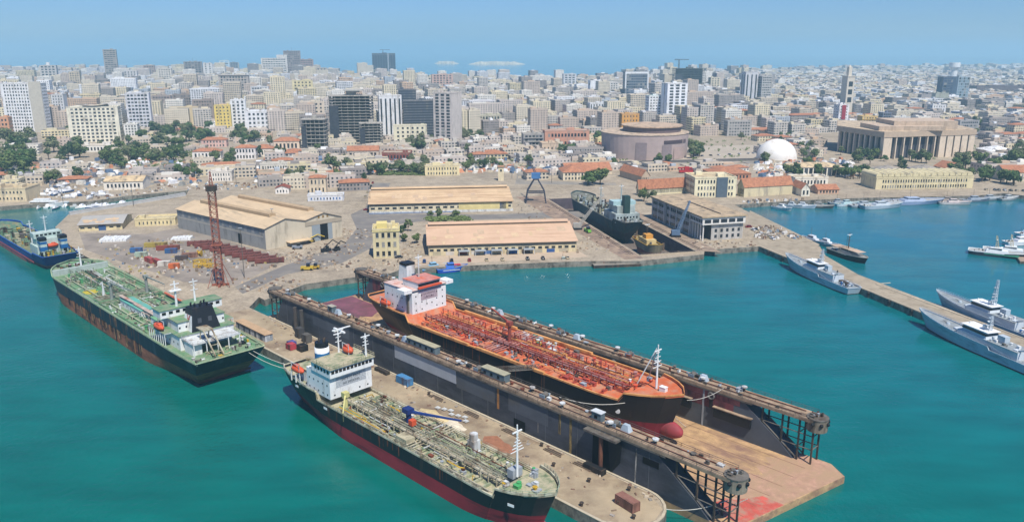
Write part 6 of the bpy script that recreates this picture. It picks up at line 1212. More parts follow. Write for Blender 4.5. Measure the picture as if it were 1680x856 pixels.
for c in ind:
    X, Y, w_, d, h, fl, wi, ri, rz, q, px, py = c
    reserve(X, Y, min(w_, d) * .42)
    nm = 'house' if fl < 4 else 'apartment_block'; t = thing(nm, 'x', 'house' if fl < 4 else 'building', (X, Y, 3), rz, 'houses of the lower town' if fl < 4 else 'mid rise blocks of the city')
    a, b = shape(None, c); use(a, 'wall', t); use(b, 'roof', t); auto(t, '%s %s storey %s' % (col_name(WALLS[wi]), NUMW[min(16, fl)], ('house with a tiled roof' if ri == 6 else ('flat roofed house' if fl < 4 else 'block'))), X, Y)
big = MB()
for c in cand:
    if id(c) in idset: continue
    a, b = shape(None, c); put(big, a, c[0], c[1], 3, c[8]); put(big, b, c[0], c[1], 3, c[8])
tag(big.build('distant_city_houses', ALLM, uv=True), 'dense mass of pale flat roofed city houses fading into the haze', 'city houses', kind='stuff')
# ================================================================ trees
LEAF = [M('4f663c', .9, .45, .5, spec=.1), M('6a7848', .9, .45, .5, spec=.1), M('3d5236', .9, .45, .5, spec=.1), M('767a58', .9, .4, .5, spec=.1)]; BARK = M('5e4c3c', .95, .3, 1)
def crown_mesh(seed, mat, R_=3.6, H_=7.5, n=1000, wide=1.0):
    r = random.Random(seed); mb = MB(); lobes = []
    for i in range(r.randint(8, 12)): a = r.uniform(0, 6.28); q = r.uniform(0, .72) * R_ * wide; lobes.append((q * math.cos(a), q * math.sin(a), H_ * r.uniform(.42, .86), R_ * r.uniform(.32, .58)))
    for i in range(n):
        lx, ly, lz, lr = r.choice(lobes); v = Vector((r.gauss(0, 1), r.gauss(0, 1), r.gauss(0, 1))).normalized() * lr * r.uniform(.55, 1.05); p = Vector((lx, ly, lz)) + Vector((v.x, v.y, v.z * .8))
        nn = (v.normalized() + Vector((r.uniform(-.6, .6), r.uniform(-.6, .6), r.uniform(-.3, .8)))).normalized(); a = nn.orthogonal().normalized(); b = nn.cross(a); s_ = r.uniform(.22, .6)
        mb.face([p + a * s_ + b * s_ * .4, p + b * s_, p - a * s_ - b * s_ * .3, p - b * s_ * .9], int((lx * 7 + ly * 5 + lz * 3) * 3) % 3 if r.random() < .8 else r.randrange(3))
    return mb.mesh('crown', [mat, LEAF[(seed + 1) % 4], mat]), lobes
def trunk_mesh(lobes):
    mb = MB(); mb.tube((0, 0, 0), (0, 0, 2.8), .32, 7, r2=.22)
    for lx, ly, lz, lr in lobes[:6]: mb.tube((0, 0, 2.5), (lx * .9, ly * .9, lz), .16, 5, r2=.05)
    return mb.mesh('trunk', BARK)
TV = []
for i in range(8): cm, lb = crown_mesh(200 + i, LEAF[i % 4], 3.4 + (i % 3) * .5, 7 + (i % 4) * .8, wide=1 + .15 * (i % 2)); TV.append((cm, trunk_mesh(lb), ('dark green', 'olive green', 'deep green', 'grey green')[i % 4]))
def palm_mesh(seed):
    r = random.Random(seed); mb = MB()
    for i in range(16):
        a = i * 2.4; l = 3.2; el = r.uniform(-.1, .9); prev = Vector((0, 0, 7.5))
        for k in range(4):
            e2 = el - k * .42; nx_ = prev + Vector((math.cos(a) * math.cos(e2), math.sin(a) * math.cos(e2), math.sin(e2))) * l / 4; sd = Vector((-math.sin(a), math.cos(a), 0)) * (.55 - .1 * k)
            mb.face([prev - sd, prev + sd, nx_ + sd * .8, nx_ - sd * .8]); prev = nx_
    return mb.mesh('fronds', LEAF[1])
PALM = palm_mesh(4), MB().tube((0, 0, 0), (.3, .1, 7.5), .28, 7, r2=.2).mesh('trunk', BARK)
NT = 0
def tree(X, Y, s_, r, k=None):
    global NT; NT += 1
    v = TV[k if k is not None else r.randrange(8)]
    t = thing('tree', 'x', 'tree', (X, Y, 3), r.uniform(0, 6.28), 'trees of the town and port'); t.scale = (s_, s_, s_ * r.uniform(.85, 1.15)); link('crown', v[0], t); link('trunk', v[1], t)
    auto(t, '%s%s tree' % ('large ' if s_ > 1.5 else 'small ' if s_ < .8 else '', v[2]), X, Y)
def palm(X, Y, s_, r):
    t = thing('palm_tree', 'x', 'palm', (X, Y, 3), r.uniform(0, 6.28), 'palms near the quay'); t.scale = (s_,) * 3; link('fronds', PALM[0], t); link('trunk', PALM[1], t); auto(t, 'palm tree', X, Y)
rt = random.Random(17)
for (x0, x1, y0, y1, n, s0, s1) in ((0, 50, 238, 285, 18, 1.4, 2.2), (84, 132, 250, 262, 6, 1.5, 2.0), (80, 108, 296, 302, 2, 1.2, 1.5), (205, 345, 214, 238, 24, 1.3, 2.0), (170, 230, 262, 278, 9, 1.2, 1.7), (160, 320, 238, 268, 26, 1.1, 1.7), (378, 430, 218, 236, 9, 1.3, 1.9), (290, 328, 286, 295, 5, 1.0, 1.4), (352, 385, 262, 275, 5, 1, 1.4), (470, 520, 285, 303, 7, .9, 1.3), (440, 466, 240, 262, 4, 1, 1.5),
                           (535, 600, 268, 300, 14, .9, 1.4), (606, 706, 282, 288, 17, .9, 1.3), (665, 712, 232, 252, 10, 1.1, 1.6), (755, 790, 222, 236, 5, 1.3, 1.8), (770, 830, 268, 280, 8, .8, 1.2), (906, 940, 247, 262, 6, 1.1, 1.5), (960, 992, 206, 238, 7, 1.1, 1.7), (1104, 1152, 248, 264, 9, 1.3, 1.8), (1075, 1100, 266, 270, 4, .8, 1.1), (1140, 1170, 186, 226, 9, 1.3, 2.0), (1020, 1050, 180, 190, 3, 1.3, 1.6), (860, 885, 204, 210, 3, 1.2, 1.6),
                           (960, 992, 300, 304, 3, 1.3, 1.7), (1055, 1075, 330, 338, 3, .8, 1.1), (1290, 1350, 285, 290, 8, 1, 1.3), (1360, 1440, 286, 293, 9, .9, 1.2), (1310, 1345, 250, 262, 6, 1, 1.4), (1400, 1440, 255, 265, 7, 1, 1.5), (1490, 1520, 262, 270, 5, 1, 1.4), (1560, 1640, 268, 292, 16, 1.1, 1.6), (1600, 1625, 290, 300, 4, 1.2, 1.5), (1640, 1668, 300, 306, 4, 1.2, 1.6), (1650, 1700, 258, 272, 7, 1.2, 1.6), (1250, 1262, 262, 268, 3, 1, 1.3), (1310, 1360, 195, 215, 7, 1.1, 1.6), (1595, 1620, 205, 216, 3, 1.3, 1.7), (700, 760, 356, 362, 4, .4, .7), (660, 690, 378, 400, 6, .5, .8), (1245, 1300, 205, 235, 5, 1, 1.4)):
    for i in range(n):
        for _ in range(6):
            X, Y = G(rt.uniform(x0, x1), rt.uniform(y0, y1))
            if not taken(X, Y, 1.5): break
        else: continue
        tree(X, Y, rt.uniform(s0, s1) * 1.12, rt)
for i in range(62):
    for _ in range(9):
        X, Y = G(rt.uniform(0, 1680), rt.uniform(200, 300))
        if not taken(X, Y, 2) and inside(X, Y, LAND) and inside(*PJ(X, Y, 3), CITY) and not inside(X, Y, dd): tree(X, Y, rt.uniform(1, 1.5), rt); break
for i in range(9): X, Y = G(1395 + i * 5.5 + rt.uniform(-2, 2), 294 + rt.uniform(-1, 1)); palm(X, Y, rt.uniform(.9, 1.25), rt)
for i in range(6): X, Y = G(1470 + i * 8, 293 + rt.uniform(-1, 1)); palm(X, Y, rt.uniform(.9, 1.1), rt)
# scrub between the individual trees of the lower town reads as one mass
hz_ = MB(); rs = random.Random(5)
for (x0, x1, y0, y1, n) in ((620, 708, 283, 288, 260), (280, 330, 215, 228, 150), (700, 770, 358, 364, 90), (180, 330, 240, 275, 200), (0, 40, 262, 290, 120), (1480, 1600, 210, 262, 60), (820, 1300, 205, 275, 260), (470, 600, 268, 300, 160), (0, 60, 235, 285, 200), (200, 345, 212, 262, 260), (560, 860, 262, 275, 90)):
    for i in range(n):
        X, Y = G(rs.uniform(x0, x1), rs.uniform(y0, y1))
        if taken(X, Y, .5): continue
        for k in range(10):
            p = Vector((X + rs.gauss(0, 1), Y + rs.gauss(0, 1), 3.2 + rs.uniform(0, 1.8))); a = Vector((rs.uniform(-1, 1), rs.uniform(-1, 1), rs.uniform(-1, 1))).normalized(); b = a.orthogonal(); hz_.face([p + a * .7, p + b * .6, p - a * .7, p - b * .6])
tag(hz_.build('scrub', LEAF[1]), 'low olive green scrub and hedges between houses and sheds', 'scrub', kind='stuff')
# ================================================================ cars
CARC = {'white': 'e6e6e6', 'silver': 'a8adb2', 'dark grey': '3a3d42', 'blue': '2f4a78', 'red': '8f2a26', 'black': '141518', 'beige': 'b8a888'}
CARM = {}
for k, c in CARC.items():
    mb = MB(); mb.box(-2.2, 2.2, -.88, .88, .35, .95, 0); mb.prism([(-1.5, -.8), (1.1, -.8), (1.1, .8), (-1.5, .8)], .95, 1.48, 1, 0, .82)
    for x in (-1.35, 1.35):
        for y in (-.9, .7): mb.box(x - .33, x + .33, y, y + .2, 0, .66, 2)
    CARM[k] = mb.mesh('car_body', [M(c, .35, .05, spec=.6), GLS, M('101010', .9)])
rc = random.Random(31)
def car(X, Y, rz, z=3.0):
    k = rc.choice(('white', 'white', 'silver', 'silver', 'dark grey', 'blue', 'red', 'black', 'beige')); o = link('parked_car', CARM[k]); o.location = (X, Y, z); o.rotation_euler = (0, 0, rz + rc.choice((0, math.pi))); tag(o, 'x', 'car', 'parked cars of the port and town'); auto(o, 'parked %s car' % k, X, Y)
for (xa, ya, xb, yb, n) in ((52, 293, 165, 285, 16), (50, 288, 162, 280, 15), (55, 283, 160, 276, 13), (428, 270, 556, 267, 15), (428, 266, 556, 263, 14), (1604, 222, 1678, 221, 9), (1604, 217, 1678, 216, 9), (598, 345, 615, 345, 2), (600, 322, 612, 300, 5), (622, 424, 655, 423, 5), (590, 290, 600, 300, 4), (770, 262, 850, 260, 12), (870, 262, 905, 260, 5), (1120, 258, 1240, 252, 9), (935, 242, 980, 240, 6), (1238, 379, 1264, 391, 3), (1310, 272, 1380, 270, 8), (700, 430, 930, 424, 8), (1620, 312, 1680, 314, 7), (1640, 255, 1680, 256, 5)):
    a = G(xa, ya); b = G(xb, yb)
    for i in range(n):
        t_ = (i + rc.uniform(-.25, .25)) / max(1, n - 1); X, Y = a[0] + (b[0] - a[0]) * t_, a[1] + (b[1] - a[1]) * t_
        if taken(X, Y, 1.5): continue
        car(X, Y, math.atan2(b[1] - a[1], b[0] - a[0]) + (R(90) if n > 6 else 0))
for (x, y, r_) in ((1240, 378, 95), (1262, 390, -30), (1228, 373, 15)): X, Y = G(x, y); car(X, Y, R(r_))
# ================================================================ yard, pier and small craft
def at(name, label, cat, px, py, z=3.0, rz=0.0, group=None): X, Y = G(px, py, z); return thing(name, label, cat, (X, Y, z), rz, group)
def container(label, X, Y, c, rz, l=6.1, h=2.6, z=3.0, name='shipping_container'):
    m = M(c, .7, .2, .4, dirt='5a4034', damt=.35); t = thing(name, label, 'container', (X, Y, z), rz, 'shipping containers')
    mb = MB().box(-l / 2, l / 2, -1.2, 1.2, .1, h - .1); n = int(l / .6)
    for i in range(n):
        x = -l / 2 + .3 + i * (l - .6) / n; mb.box(x, x + .25, -1.26, -1.21, .2, h - .25); mb.box(x, x + .25, 1.21, 1.26, .2, h - .25)
    mb.build('body', m, t); MB().box(-l / 2 - .03, l / 2 + .03, -1.25, 1.25, h - .09, h).build('roof', m, t)
    for sx in (-1, 1):
        for sy in (-1, 1): bx(t, 'corner_post', m, (sx * l / 2 - .1, sx * l / 2 + .1, sy * 1.2 - .1, sy * 1.2 + .1, 0, h - .1))
    for y in (-.6, .02): bx(t, 'door', m, (l / 2 + .01, l / 2 + .06, y - .02, y + .58, .2, h - .3))
def cpx(label, px, py, *a, **k): X, Y = G(px, py); container(label, X, Y, *a, **k)
cpx('faded red brown container alone on the rounded pier tip', 1029, 831, '8a6255', R(-53.5))
cpx('light blue container standing on the pier under the dock wall', 664, 629, '4a82b0', R(-46))
for (lb, px, py, c, l, rz) in (('blue container left of the yellow ones in the yard', 224, 414, '3f6a9c', 6.1, 8), ('long yellow container in the yard stack row', 256, 405, 'a8954a', 12.2, 8), ('long red brown container beside the yellow one in the yard', 276, 410, '8a4a3e', 12.2, 10), ('blue container hidden behind the red brown row', 281, 415, '3a5f8c', 6.1, 10), ('red container pair, left box, at the front of the yard', 246, 430, 'a3504a', 8, -45), ('red container pair, right box, at the front of the yard', 258, 433, '9a4640', 8, -45), ('dark grey container in the middle of the yard', 298, 427, '4f4a4a', 6.1, 12), ('brown container touching the dark grey yard one', 312, 422, '8f6a58', 8, 12), ('white container beside the orange yard one', 270, 436, 'd4cec2', 6.1, 10), ('small orange container at the front of the yard', 286, 440, 'd4703c', 5, 10), ('pale green container left of the blue yard one', 232, 421, 'a8b8a4', 6.1, 12)):
    cpx(lb, px, py, c, R(rz), l)
LAND_MARKS += [('the yard containers', *G(260, 420)), ('the rust red lattice crane', *G(362, 470))]
for i in range(10):
    X, Y = G(330 + i * 12.5, 402 + i * 3.2); t = thing('steel_pontoon', 'rust red steel pontoon section, %s from the left in the row' % ['first', 'second', 'third', 'fourth', 'fifth', 'sixth', 'seventh', 'eighth', 'ninth', 'tenth'][i], 'pontoon', (X, Y, 3), R(14), 'rust red steel pontoons beside the hangar')
    m = M('7a463e', .85, .3, .3, dirt='543630', damt=.5); MB().box(-7.5, 7.5, -1.5, 1.5, .5, 2.4).build('body', m, t)
    for x in (-7, -3.5, 0, 3.5, 7): bx(t, 'rib', m, (x - .2, x + .2, -1.7, 1.7, .2, 2.7))
    bx(t, 'skid', STEELD, (-7.5, 7.5, -1.2, -.8, 0, .5), (-7.5, 7.5, .8, 1.2, 0, .5))
rr = random.Random(61)
for (nm, lb, px, py, nx, ny) in (('stacked_sacks', 'white wrapped sack stack on the yard, large block', 191, 393, 8, 6), ('stacked_sacks', 'small white wrapped sack stack near the hangar wall', 300, 392, 6, 4)):
    t = at(nm, lb, 'sacks', px, py, rz=R(10))
    for i in range(nx):
        mb = MB()
        for j in range(ny): mb.box(i * 1.9 - nx, i * 1.9 - nx + 1.7, j * 1.9 - ny, j * 1.9 - ny + 1.7, 0, 1.3 + rr.uniform(-.2, .2))
        mb.build('sack_row', WHT, t)
for i in range(7):                      # yellow steel frames
    t = at('welded_rack', 'yellow welded steel frame lying in the yard, %s of seven' % ['first', 'second', 'third', 'fourth', 'fifth', 'sixth', 'last'][i], 'steel frame', 324 + (i % 4) * 8, 438 - (i // 4) * 7, rz=R(20 + i * 8), group='yellow frames in the yard'); mb = MB()
    for a, b in (((-2, -1), (2, -1)), ((2, -1), (2, 1)), ((2, 1), (-2, 1)), ((-2, 1), (-2, -1))):
        for z in (.2, 1.6): mb.tube((*a, z), (*b, z), .18, 5)
        mb.tube((*a, 0), (*a, 1.7), .18, 5)
    mb.build('frame', YEL, t)
t = at('cable_drum', 'round yellow cable drum standing by the yard containers', 'cable drum', 328, 420); MB().tube((-1, 0, 1.7), (1, 0, 1.7), 1.0, 12).tube((-1.1, 0, 1.7), (-.9, 0, 1.7), 1.7, 14).tube((.9, 0, 1.7), (1.1, 0, 1.7), 1.7, 14).build('drum', YEL, t)
# lattice tower crane, rust red
def lattice(par, name, mat, p, q, w0, w1, n, r=.14):
    p, q = Vector(p), Vector(q); d = (q - p).normalized(); a = d.orthogonal().normalized()
    if abs(d.z) > .9: a = Vector((1, 0, 0))
    b = d.cross(a).normalized(); mb = MB()
    def c4(t_): c = p.lerp(q, t_); k = (w0 + (w1 - w0) * t_) / 2; return [c + a * k + b * k, c - a * k + b * k, c - a * k - b * k, c + a * k - b * k]
    for i in range(n):
        A_, B_ = c4(i / n), c4((i + 1) / n)
        for j in range(4): mb.tube(A_[j], B_[j], r, 4); mb.tube(A_[j], B_[(j + 1) % 4], r * .6, 4); mb.tube(A_[j], A_[(j + 1) % 4], r * .6, 4)
    return mb.build(name, mat, par)
RCR = M('9a5c48', .8, .3, .6, dirt='5a3428', damt=.4)
t = at('tower_crane', 'rust red lattice tower crane mast standing on the quay behind the green tanker', 'crane', 362, 468, rz=R(10)); lattice(t, 'mast', RCR, (0, 0, 0), (0, 0, 46), 3.0, 3.0, 18, .22)
bx(t, 'crane_cab', STEELD, (-2.2, 2.2, -2.2, 2.2, 46, 48.4)); lattice(t, 'top_mast', RCR, (0, 0, 48.4), (0, 0, 55), 1.6, .4, 4, .14); bx(t, 'base_frame', RCR, (-4, 4, -.5, .5, 0, 1), (-.5, .5, -4, -.51, 0, 1), (-.5, .5, .51, 4, 0, 1))
for sx, sy in ((1, 1), (1, -1), (-1, 1), (-1, -1)): tb(t, 'base_brace', RCR, [(sx * 5, sy * 5, .2), (sx * 1.4, sy * 1.4, 11)], .16)
bx(t, 'platform', RCR, (-2.4, 2.4, -2.4, 2.4, 20, 20.3)); 
for i, (px, py, h) in enumerate(((401, 455, 25), (219, 338, 16), (388, 305, 14), (450, 398, 20), (104, 335, 12), (608, 345, 14), (905, 300, 12), (840, 292, 12))):
    t = at('light_mast', ('tall slender floodlight mast by the yard', 'thin mast on the breakwater', 'light mast behind the big hangar', 'light mast in front of the hangar end wall', 'thin mast above the boatyard building', 'street light mast beside the rear warehouse', 'light mast near the orange barracks', 'light mast beside the coast road')[i], 'light mast', px, py)
    cy(t, 'pole', STEELM, 0, 0, 0, h, .22, 8, .12); bx(t, 'lamp_head', GRYL, (-.9, .9, -.2, .2, h, h + .4))
# yard machines
def machine(label, px, py, c, rz=0, boom=False, k=1.0, name='forklift'):
    t = at(name, label, 'machine', px, py, rz=R(rz)); m = M(c, .6, .2); bx(t, 'chassis', m, (-2.6 * k, 2.6 * k, -1.1, 1.1, .6, 1.7 * k)); bx(t, 'cab', GLS, (-.2, 1.6, -1, 1, 1.7 * k, 3.0 * k))
    for x in (-1.8 * k, 1.8 * k):
        for y in (-1.15, 1.15): MB().tube((x, y - .2, .6), (x, y + .2, .6), .6, 10).build('wheel', BLK, t)
    if boom: tb(t, 'boom', m, [(-1.5, 0, 2), (4, 0, 6 * k), (8, 0, 3.5 * k)], .3)
machine('yellow flatbed truck on the road by the quay corner', 504, 443, 'c4a83c', 5, k=1.2, name='truck'); machine('yellow trailer in front of the yellow truck', 516, 441, 'b8983c', 5, name='trailer'); machine('black excavator parked before the hangar door', 535, 413, '26262a', 20, True, 1.1, 'excavator'); machine('dark loader right of the black excavator', 552, 411, '33302e', 60, True, .8, 'loader'); machine('yellow digger by the hangar end wall', 511, 397, 'c9ac3c', 30, True, .7, 'excavator'); machine('grey lorry near the hangar lean to', 488, 408, '8a9098', 10, k=1.1, name='truck'); machine('bright green crane carrier beside the graving dock', 964, 381, '7cb850', -70, False, 1.2, 'crane_carrier')
# portal crane with blue cab
t = at('portal_crane', 'dark portal crane with a blue cab beside the graving dock', 'crane', 879, 332); m = M('3e4250', .7, .3)
for sx in (-1, 1):
    for sy in (-1, 1): tb(t, 'portal_leg', m, [(sx * 7.5, sy * 4, 0), (sx * 6.2, sy * 3, 9), (sx * 1.6, sy * 1.4, 17)], .5, 5)
bx(t, 'portal_beam', m, (-6.6, 6.6, -3.5, -2.9, 7.5, 8.3), (-6.6, 6.6, 2.9, 3.5, 7.5, 8.3)); bx(t, 'turntable', m, (-2.2, 2.2, -2.2, 2.2, 17, 18)); bx(t, 'crane_cab', M('4a78a8', .6), (-3.4, 3.2, -2, 2, 18, 22)); lattice(t, 'jib', m, (0, 2, 21), (-4, 24, 27), 1.4, .6, 9, .1)
for (lb, px, py, hx, hy, h, c) in (('pale grey lattice crawler crane leaning over the graving dock', 947, 376, 17, 8, 21, 'a8a49a'), ('blue grey crawler crane with a steep jib by the headquarters', 1108, 388, 9, 6, 21, '5f7690')):
    t = at('crawler_crane', lb, 'crane', px, py); m = M(c, .7, .2); bx(t, 'crane_body', m, (-2.5, 2.5, -1.6, 1.6, 1.2, 4)); bx(t, 'track', BLK, (-3, 3, -2.2, -1.7, 0, 1.2)); bx(t, 'track', BLK, (-3, 3, 1.7, 2.2, 0, 1.2)); lattice(t, 'jib', m, (1, 0, 2.5), (hx, hy, h), 1.5, .7, 14, .16); tb(t, 'stay_rope', STEELM, [(-2, 0, 4), (hx, hy, h)], .08)
t = at('mobile_crane', 'bright red mobile crane parked behind the barracks', 'crane', 1128, 284); bx(t, 'carrier', M('b02a30', .5), (-8, 8, -1.6, 1.6, .8, 3)); bx(t, 'boom', M('b02a30', .5), (-9, 4, -.6, .6, 4.2, 5.4)); bx(t, 'cab', GLS, (6, 8, -1.4, 1.4, 3, 4.2)); bx(t, 'turret', M('b02a30', .5), (-3, 1, -1.5, 1.5, 3, 6))
# things on the pier
t = harb('site_cabins', 'long grey cabin row with a tan roof at the pier root', 'cabins', -285, 139.5, 3.0)
MB().box(-12, 12, -1.6, 1.6, 0, 2.8).build('wall', M('8a929a', .8, .3, .8, dirt='c8ccd0', damt=.5), t); bx(t, 'roof', M('b89a78', .85, .2), (-12.3, 12.3, -1.9, 1.9, 2.8, 3.0)); 
for i in range(5): bx(t, 'door', M('4a525c', .7), (-10.5 + i * 4.6, -9 + i * 4.6, -1.66, -1.6, 0, 2.1))
def crate(label, s, n, l, w_, h, c, name='crate', dr=0):
    t = harb(name, label, name.replace('_', ' '), s, n, 3.01, dr=dr); m = M(c, .8, .25, .5, dirt='3f3830', damt=.4); MB().box(-l / 2, l / 2, -w_ / 2, w_ / 2, .15, h).build('body', m, t)
    for x in (-l / 2 + .2, l / 2 - .4): bx(t, 'skid', STEELD, (x, x + .2, -w_ / 2 - .02, w_ / 2 + .02, 0, .15), (x, x + .2, -w_ / 2 - .05, w_ / 2 + .05, .3, h + .05))
crate('black open skip lying on the pier near its tip', -120.5, 151.8, 6.6, 1.8, 1.6, '1c1d1f', 'skip'); crate('red tarpaulin covered load beside the black box at the tanker stern', -259.5, 141.2, 3.4, 2.6, 2.2, 'b5404a', 'covered_load'); crate('black generator box at the tanker stern', -255, 143.4, 3.4, 3, 2.4, '17181a', 'generator'); crate('purple blue covered load beside the red tarpaulin', -262.5, 143.2, 3, 2.6, 1.8, '5f5c96', 'covered_load'); crate('grey pump unit by the dock guide piles', -262, 149.5, 3.6, 2.6, 3.2, '5e5c58', 'pump_unit'); crate('dark grey pump unit left of the other pump', -268.5, 150.2, 3, 2.4, 4, '4a4a4c', 'pump_unit'); crate('rusty low box under the dock wall halfway along the pier', -216.5, 152, 7, 1.6, 1.2, '3a3430', 'low_box'); crate('grey locker beside the rusty low box', -206.5, 152.3, 3, 1.5, 1.3, '8a8680', 'locker')
rr = random.Random(71)
def heap(label, s, n, r_, h, c, name='sand_heap', ex=1.0):
    t = None; mb = MB(); k = 18
    for i in range(k):
        a, b = 2 * math.pi * i / k, 2 * math.pi * (i + 1) / k; ra = lambda a: r_ * (1 + .22 * math.sin(3 * a + s) + .1 * math.sin(7 * a))
        mb.face([(ra(a) * math.cos(a) * ex, ra(a) * math.sin(a), 0), (ra(b) * math.cos(b) * ex, ra(b) * math.sin(b), 0), (ra(b) * .5 * math.cos(b) * ex, ra(b) * .5 * math.sin(b), h * .75), (ra(a) * .5 * math.cos(a) * ex, ra(a) * .5 * math.sin(a), h * .75)]); mb.face([(ra(a) * .5 * math.cos(a) * ex, ra(a) * .5 * math.sin(a), h * .75), (ra(b) * .5 * math.cos(b) * ex, ra(b) * .5 * math.sin(b), h * .75), (0, 0, h)])
    o = mb.build(name, M(c, .95, .25, .6, bump=.5)); x, y = SN(s, n); o.location = (x, y, 3.01); o.rotation_euler = (0, 0, HARB); return tag(o, label, 'heap')
heap('pale yellow sand heap on the pier beside the black tanker', -176, 141.5, 4.6, 1.2, 'cdb98c', ex=1.5); heap('whitish grit heap right of the sand heap on the pier', -168.5, 142.6, 3.2, .6, 'd8ccb4', ex=1.5); heap('reddish low mud stain heap in the middle of the pier', -150, 143, 4.2, .22, '9a6a50', 'mud_heap', 1.4)
for i in range(7):
    s, n = -180 + i * 2.2, 147 + (i % 3) * .8; t = harb('gas_bottle_rack', 'white gas bottle bundle on the pier, %s of seven' % ['first', 'second', 'third', 'fourth', 'fifth', 'sixth', 'last'][i], 'gas bottles', s, n, 3.01, group='white bottle bundles on the pier')
    for q in range(4): MB().tube((-.8, -.6 + q * .35, .35 + .02 * q), (.8, -.6 + q * .35, .35 + .02 * q), .17, 7).build('bottle', WHT2, t)
PB = [(-99.5, 141), (-112, 136.4), (-106, 143.5), (-130, 146), (-160, 136.6), (-200, 137), (-232, 136.4), (-245, 136.6), (-118, 146.5), (-140, 152), (-108, 150.5), (-125, 137), (-215, 144), (-228, 150), (-190, 151.5), (-240, 146)]
for i, (s, n) in enumerate(PB):
    t = harb('bollard', 'x', 'bollard', s, n, 3.01, group='bollards of the pier'); cy(t, 'post', STEELD, 0, 0, 0, .8, .35, 8); cy(t, 'head', STEELD, 0, 0, .8, 1.05, .55, 8); x, y = SN(s, n); auto(t, 'dark iron bollard', x, y)
LAND_MARKS += [('the faded red pier container', *G(1029, 831)), ('the light blue pier container', *G(664, 629)), ('the pier sand heap', *SN(-176, 141.5)), ('the black pier skip', *SN(-120.5, 151.8)), ('the moored navy boats', *G(1500, 326)), ('the marina', *G(150, 325)), ('the navy jetty ramp', *G(1250, 385))]
# clutter on working ground: too much to count, one mass each
def clutter(name, label, boxes, n, cols, hh=(.3, 1.4), ss=(.3, 1.6), poly=None):
    r = random.Random(n); mb = MB()
    for i in range(n):
        x0, x1, y0, y1 = r.choice(boxes); X, Y = G(r.uniform(x0, x1), r.uniform(y0, y1)) if not poly else poly(r)
        if (taken(X, Y, .3) or not inside(X, Y, LAND)) and not poly: continue
        a = r.uniform(0, 3.14); w_, d, h = r.uniform(*ss) / 2, r.uniform(*ss) / 2, r.uniform(*hh); c, s_ = math.cos(a), math.sin(a); k = r.randrange(len(cols))
        mb.prism([(X + x * c - y * s_, Y + x * s_ + y * c) for x, y in ((-w_, -d), (w_, -d), (w_ * .9, d), (-w_, d * .8))], 3.0, 3.0 + h, k, None, r.uniform(.4, 1))
    tag(mb.build(name, [M(c, .9, .3, .5) for c in cols]), label, 'rubble', kind='stuff')
EARTH = ['9a866e', '8a7864', 'b09a80', '7a6050', '9a9288', '6a6058', 'c0b29c']
clutter('rubble', 'rubble and scrap along the quay edge and round the yard', [(520, 655, 428, 444), (380, 500, 455, 478), (640, 690, 385, 430), (900, 1000, 385, 415), (1060, 1240, 395, 408), (850, 905, 335, 380), (560, 640, 376, 392), (440, 520, 415, 432), (480, 600, 400, 420)], 620, EARTH, (.2, .9), (.3, 1.8))
clutter('yard_scrap', 'scattered crates, pipes and scrap in the container yard', [(160, 360, 385, 455), (210, 350, 395, 450), (300, 460, 415, 440)], 380, EARTH + ['a89a5c', '6a7a8c', 'c8c0b4'], (.2, 1.2), (.3, 1.8))
clutter('quay_gear', 'fishing gear, engines and scrap on the quays by the boats', [(60, 260, 312, 328), (0, 170, 296, 312), (260, 420, 300, 312), (1220, 1420, 328, 334), (1300, 1340, 384, 392), (1240, 1300, 372, 392)], 700, EARTH + ['d8d4cc', 'd0ccc4', '7a8a98'], (.4, 1.8), (.5, 2.6))
clutter('town_clutter', 'sheds, awnings and street clutter of the lower town', [(0, 330, 262, 305), (420, 600, 262, 300), (700, 1000, 228, 284), (1240, 1400, 262, 290), (600, 900, 262, 284)], 1500, ['d8d2c4', 'c4b49a', 'b08a70', 'e4e0d8', '8a8880', '6a6a70', 'c98a68', '5a708a', 'e8e8e8'], (1, 3.4), (1.5, 7))
def onpier(r): return SN(r.uniform(-300, -100), r.uniform(150, 153.4) if r.random() < .5 else r.uniform(136, 152))
clutter('pier_debris', 'small debris and timbers strewn along the pier', [(0, 1, 0, 1)], 240, EARTH, (.05, .4), (.2, 1.3), onpier)
for i in range(5): t = harb('timber_pile', 'dark timber pile against the dock on the pier, %s towards the tip' % ['first', 'second', 'third', 'fourth', 'fifth'][i], 'timber pile', -186 + i * 17 - (i == 4) * 6, 151.6, 3.01, group='timber piles on the pier'); [MB().box(-3.4 + k * .2, 3.2 - k * .3, -.8 + k * .4, -.5 + k * .4, 0, .35 + .1 * (k % 2)).build('beam', [M('7a6a58', .9, .3), M('5f5246', .9, .3)][k % 2], t) for k in range(4)]
# ---------------------------------------------------------------- ship in the graving dock
GH = M('5d6664', .7, .3, .2, dirt='6f6a5a', damt=.5); GT = M('a9b4b0', .7, .2, .4, dirt='7d8078', damt=.5)
x, y = UW(-447, 189); S_ = thing('naval_ship', 'grey green ship with a dark funnel standing in the graving dock', 'ship', (x, y, -4.6), R(-76 + 180))
e = hull(S_, 112, 19, 12.5, 7, 0, (M('3a4046', .7, .3), M('2c4a50', .7, .3, .3, dirt='4a4a44', damt=.4)), M('8a8a7c', .85, .4, .5, dirt='5a5a50', damt=.7), GH, rake=6, tr=.6, st0=.2, poop=(.12, 1.5), fore=(.85, 2), bulw=.9, srake=12, sfine=.85)
MB().box(11, 32, -8, 8, 12.5, 18).build('superstructure', GT, S_); MB().box(14, 28, -6, 6, 18, 22.5).build('upper_house', GT, S_); MB().box(17, 25, -7.5, 7.5, 22.5, 25).build('bridge', M('a4c0c0', .6, .15), S_)
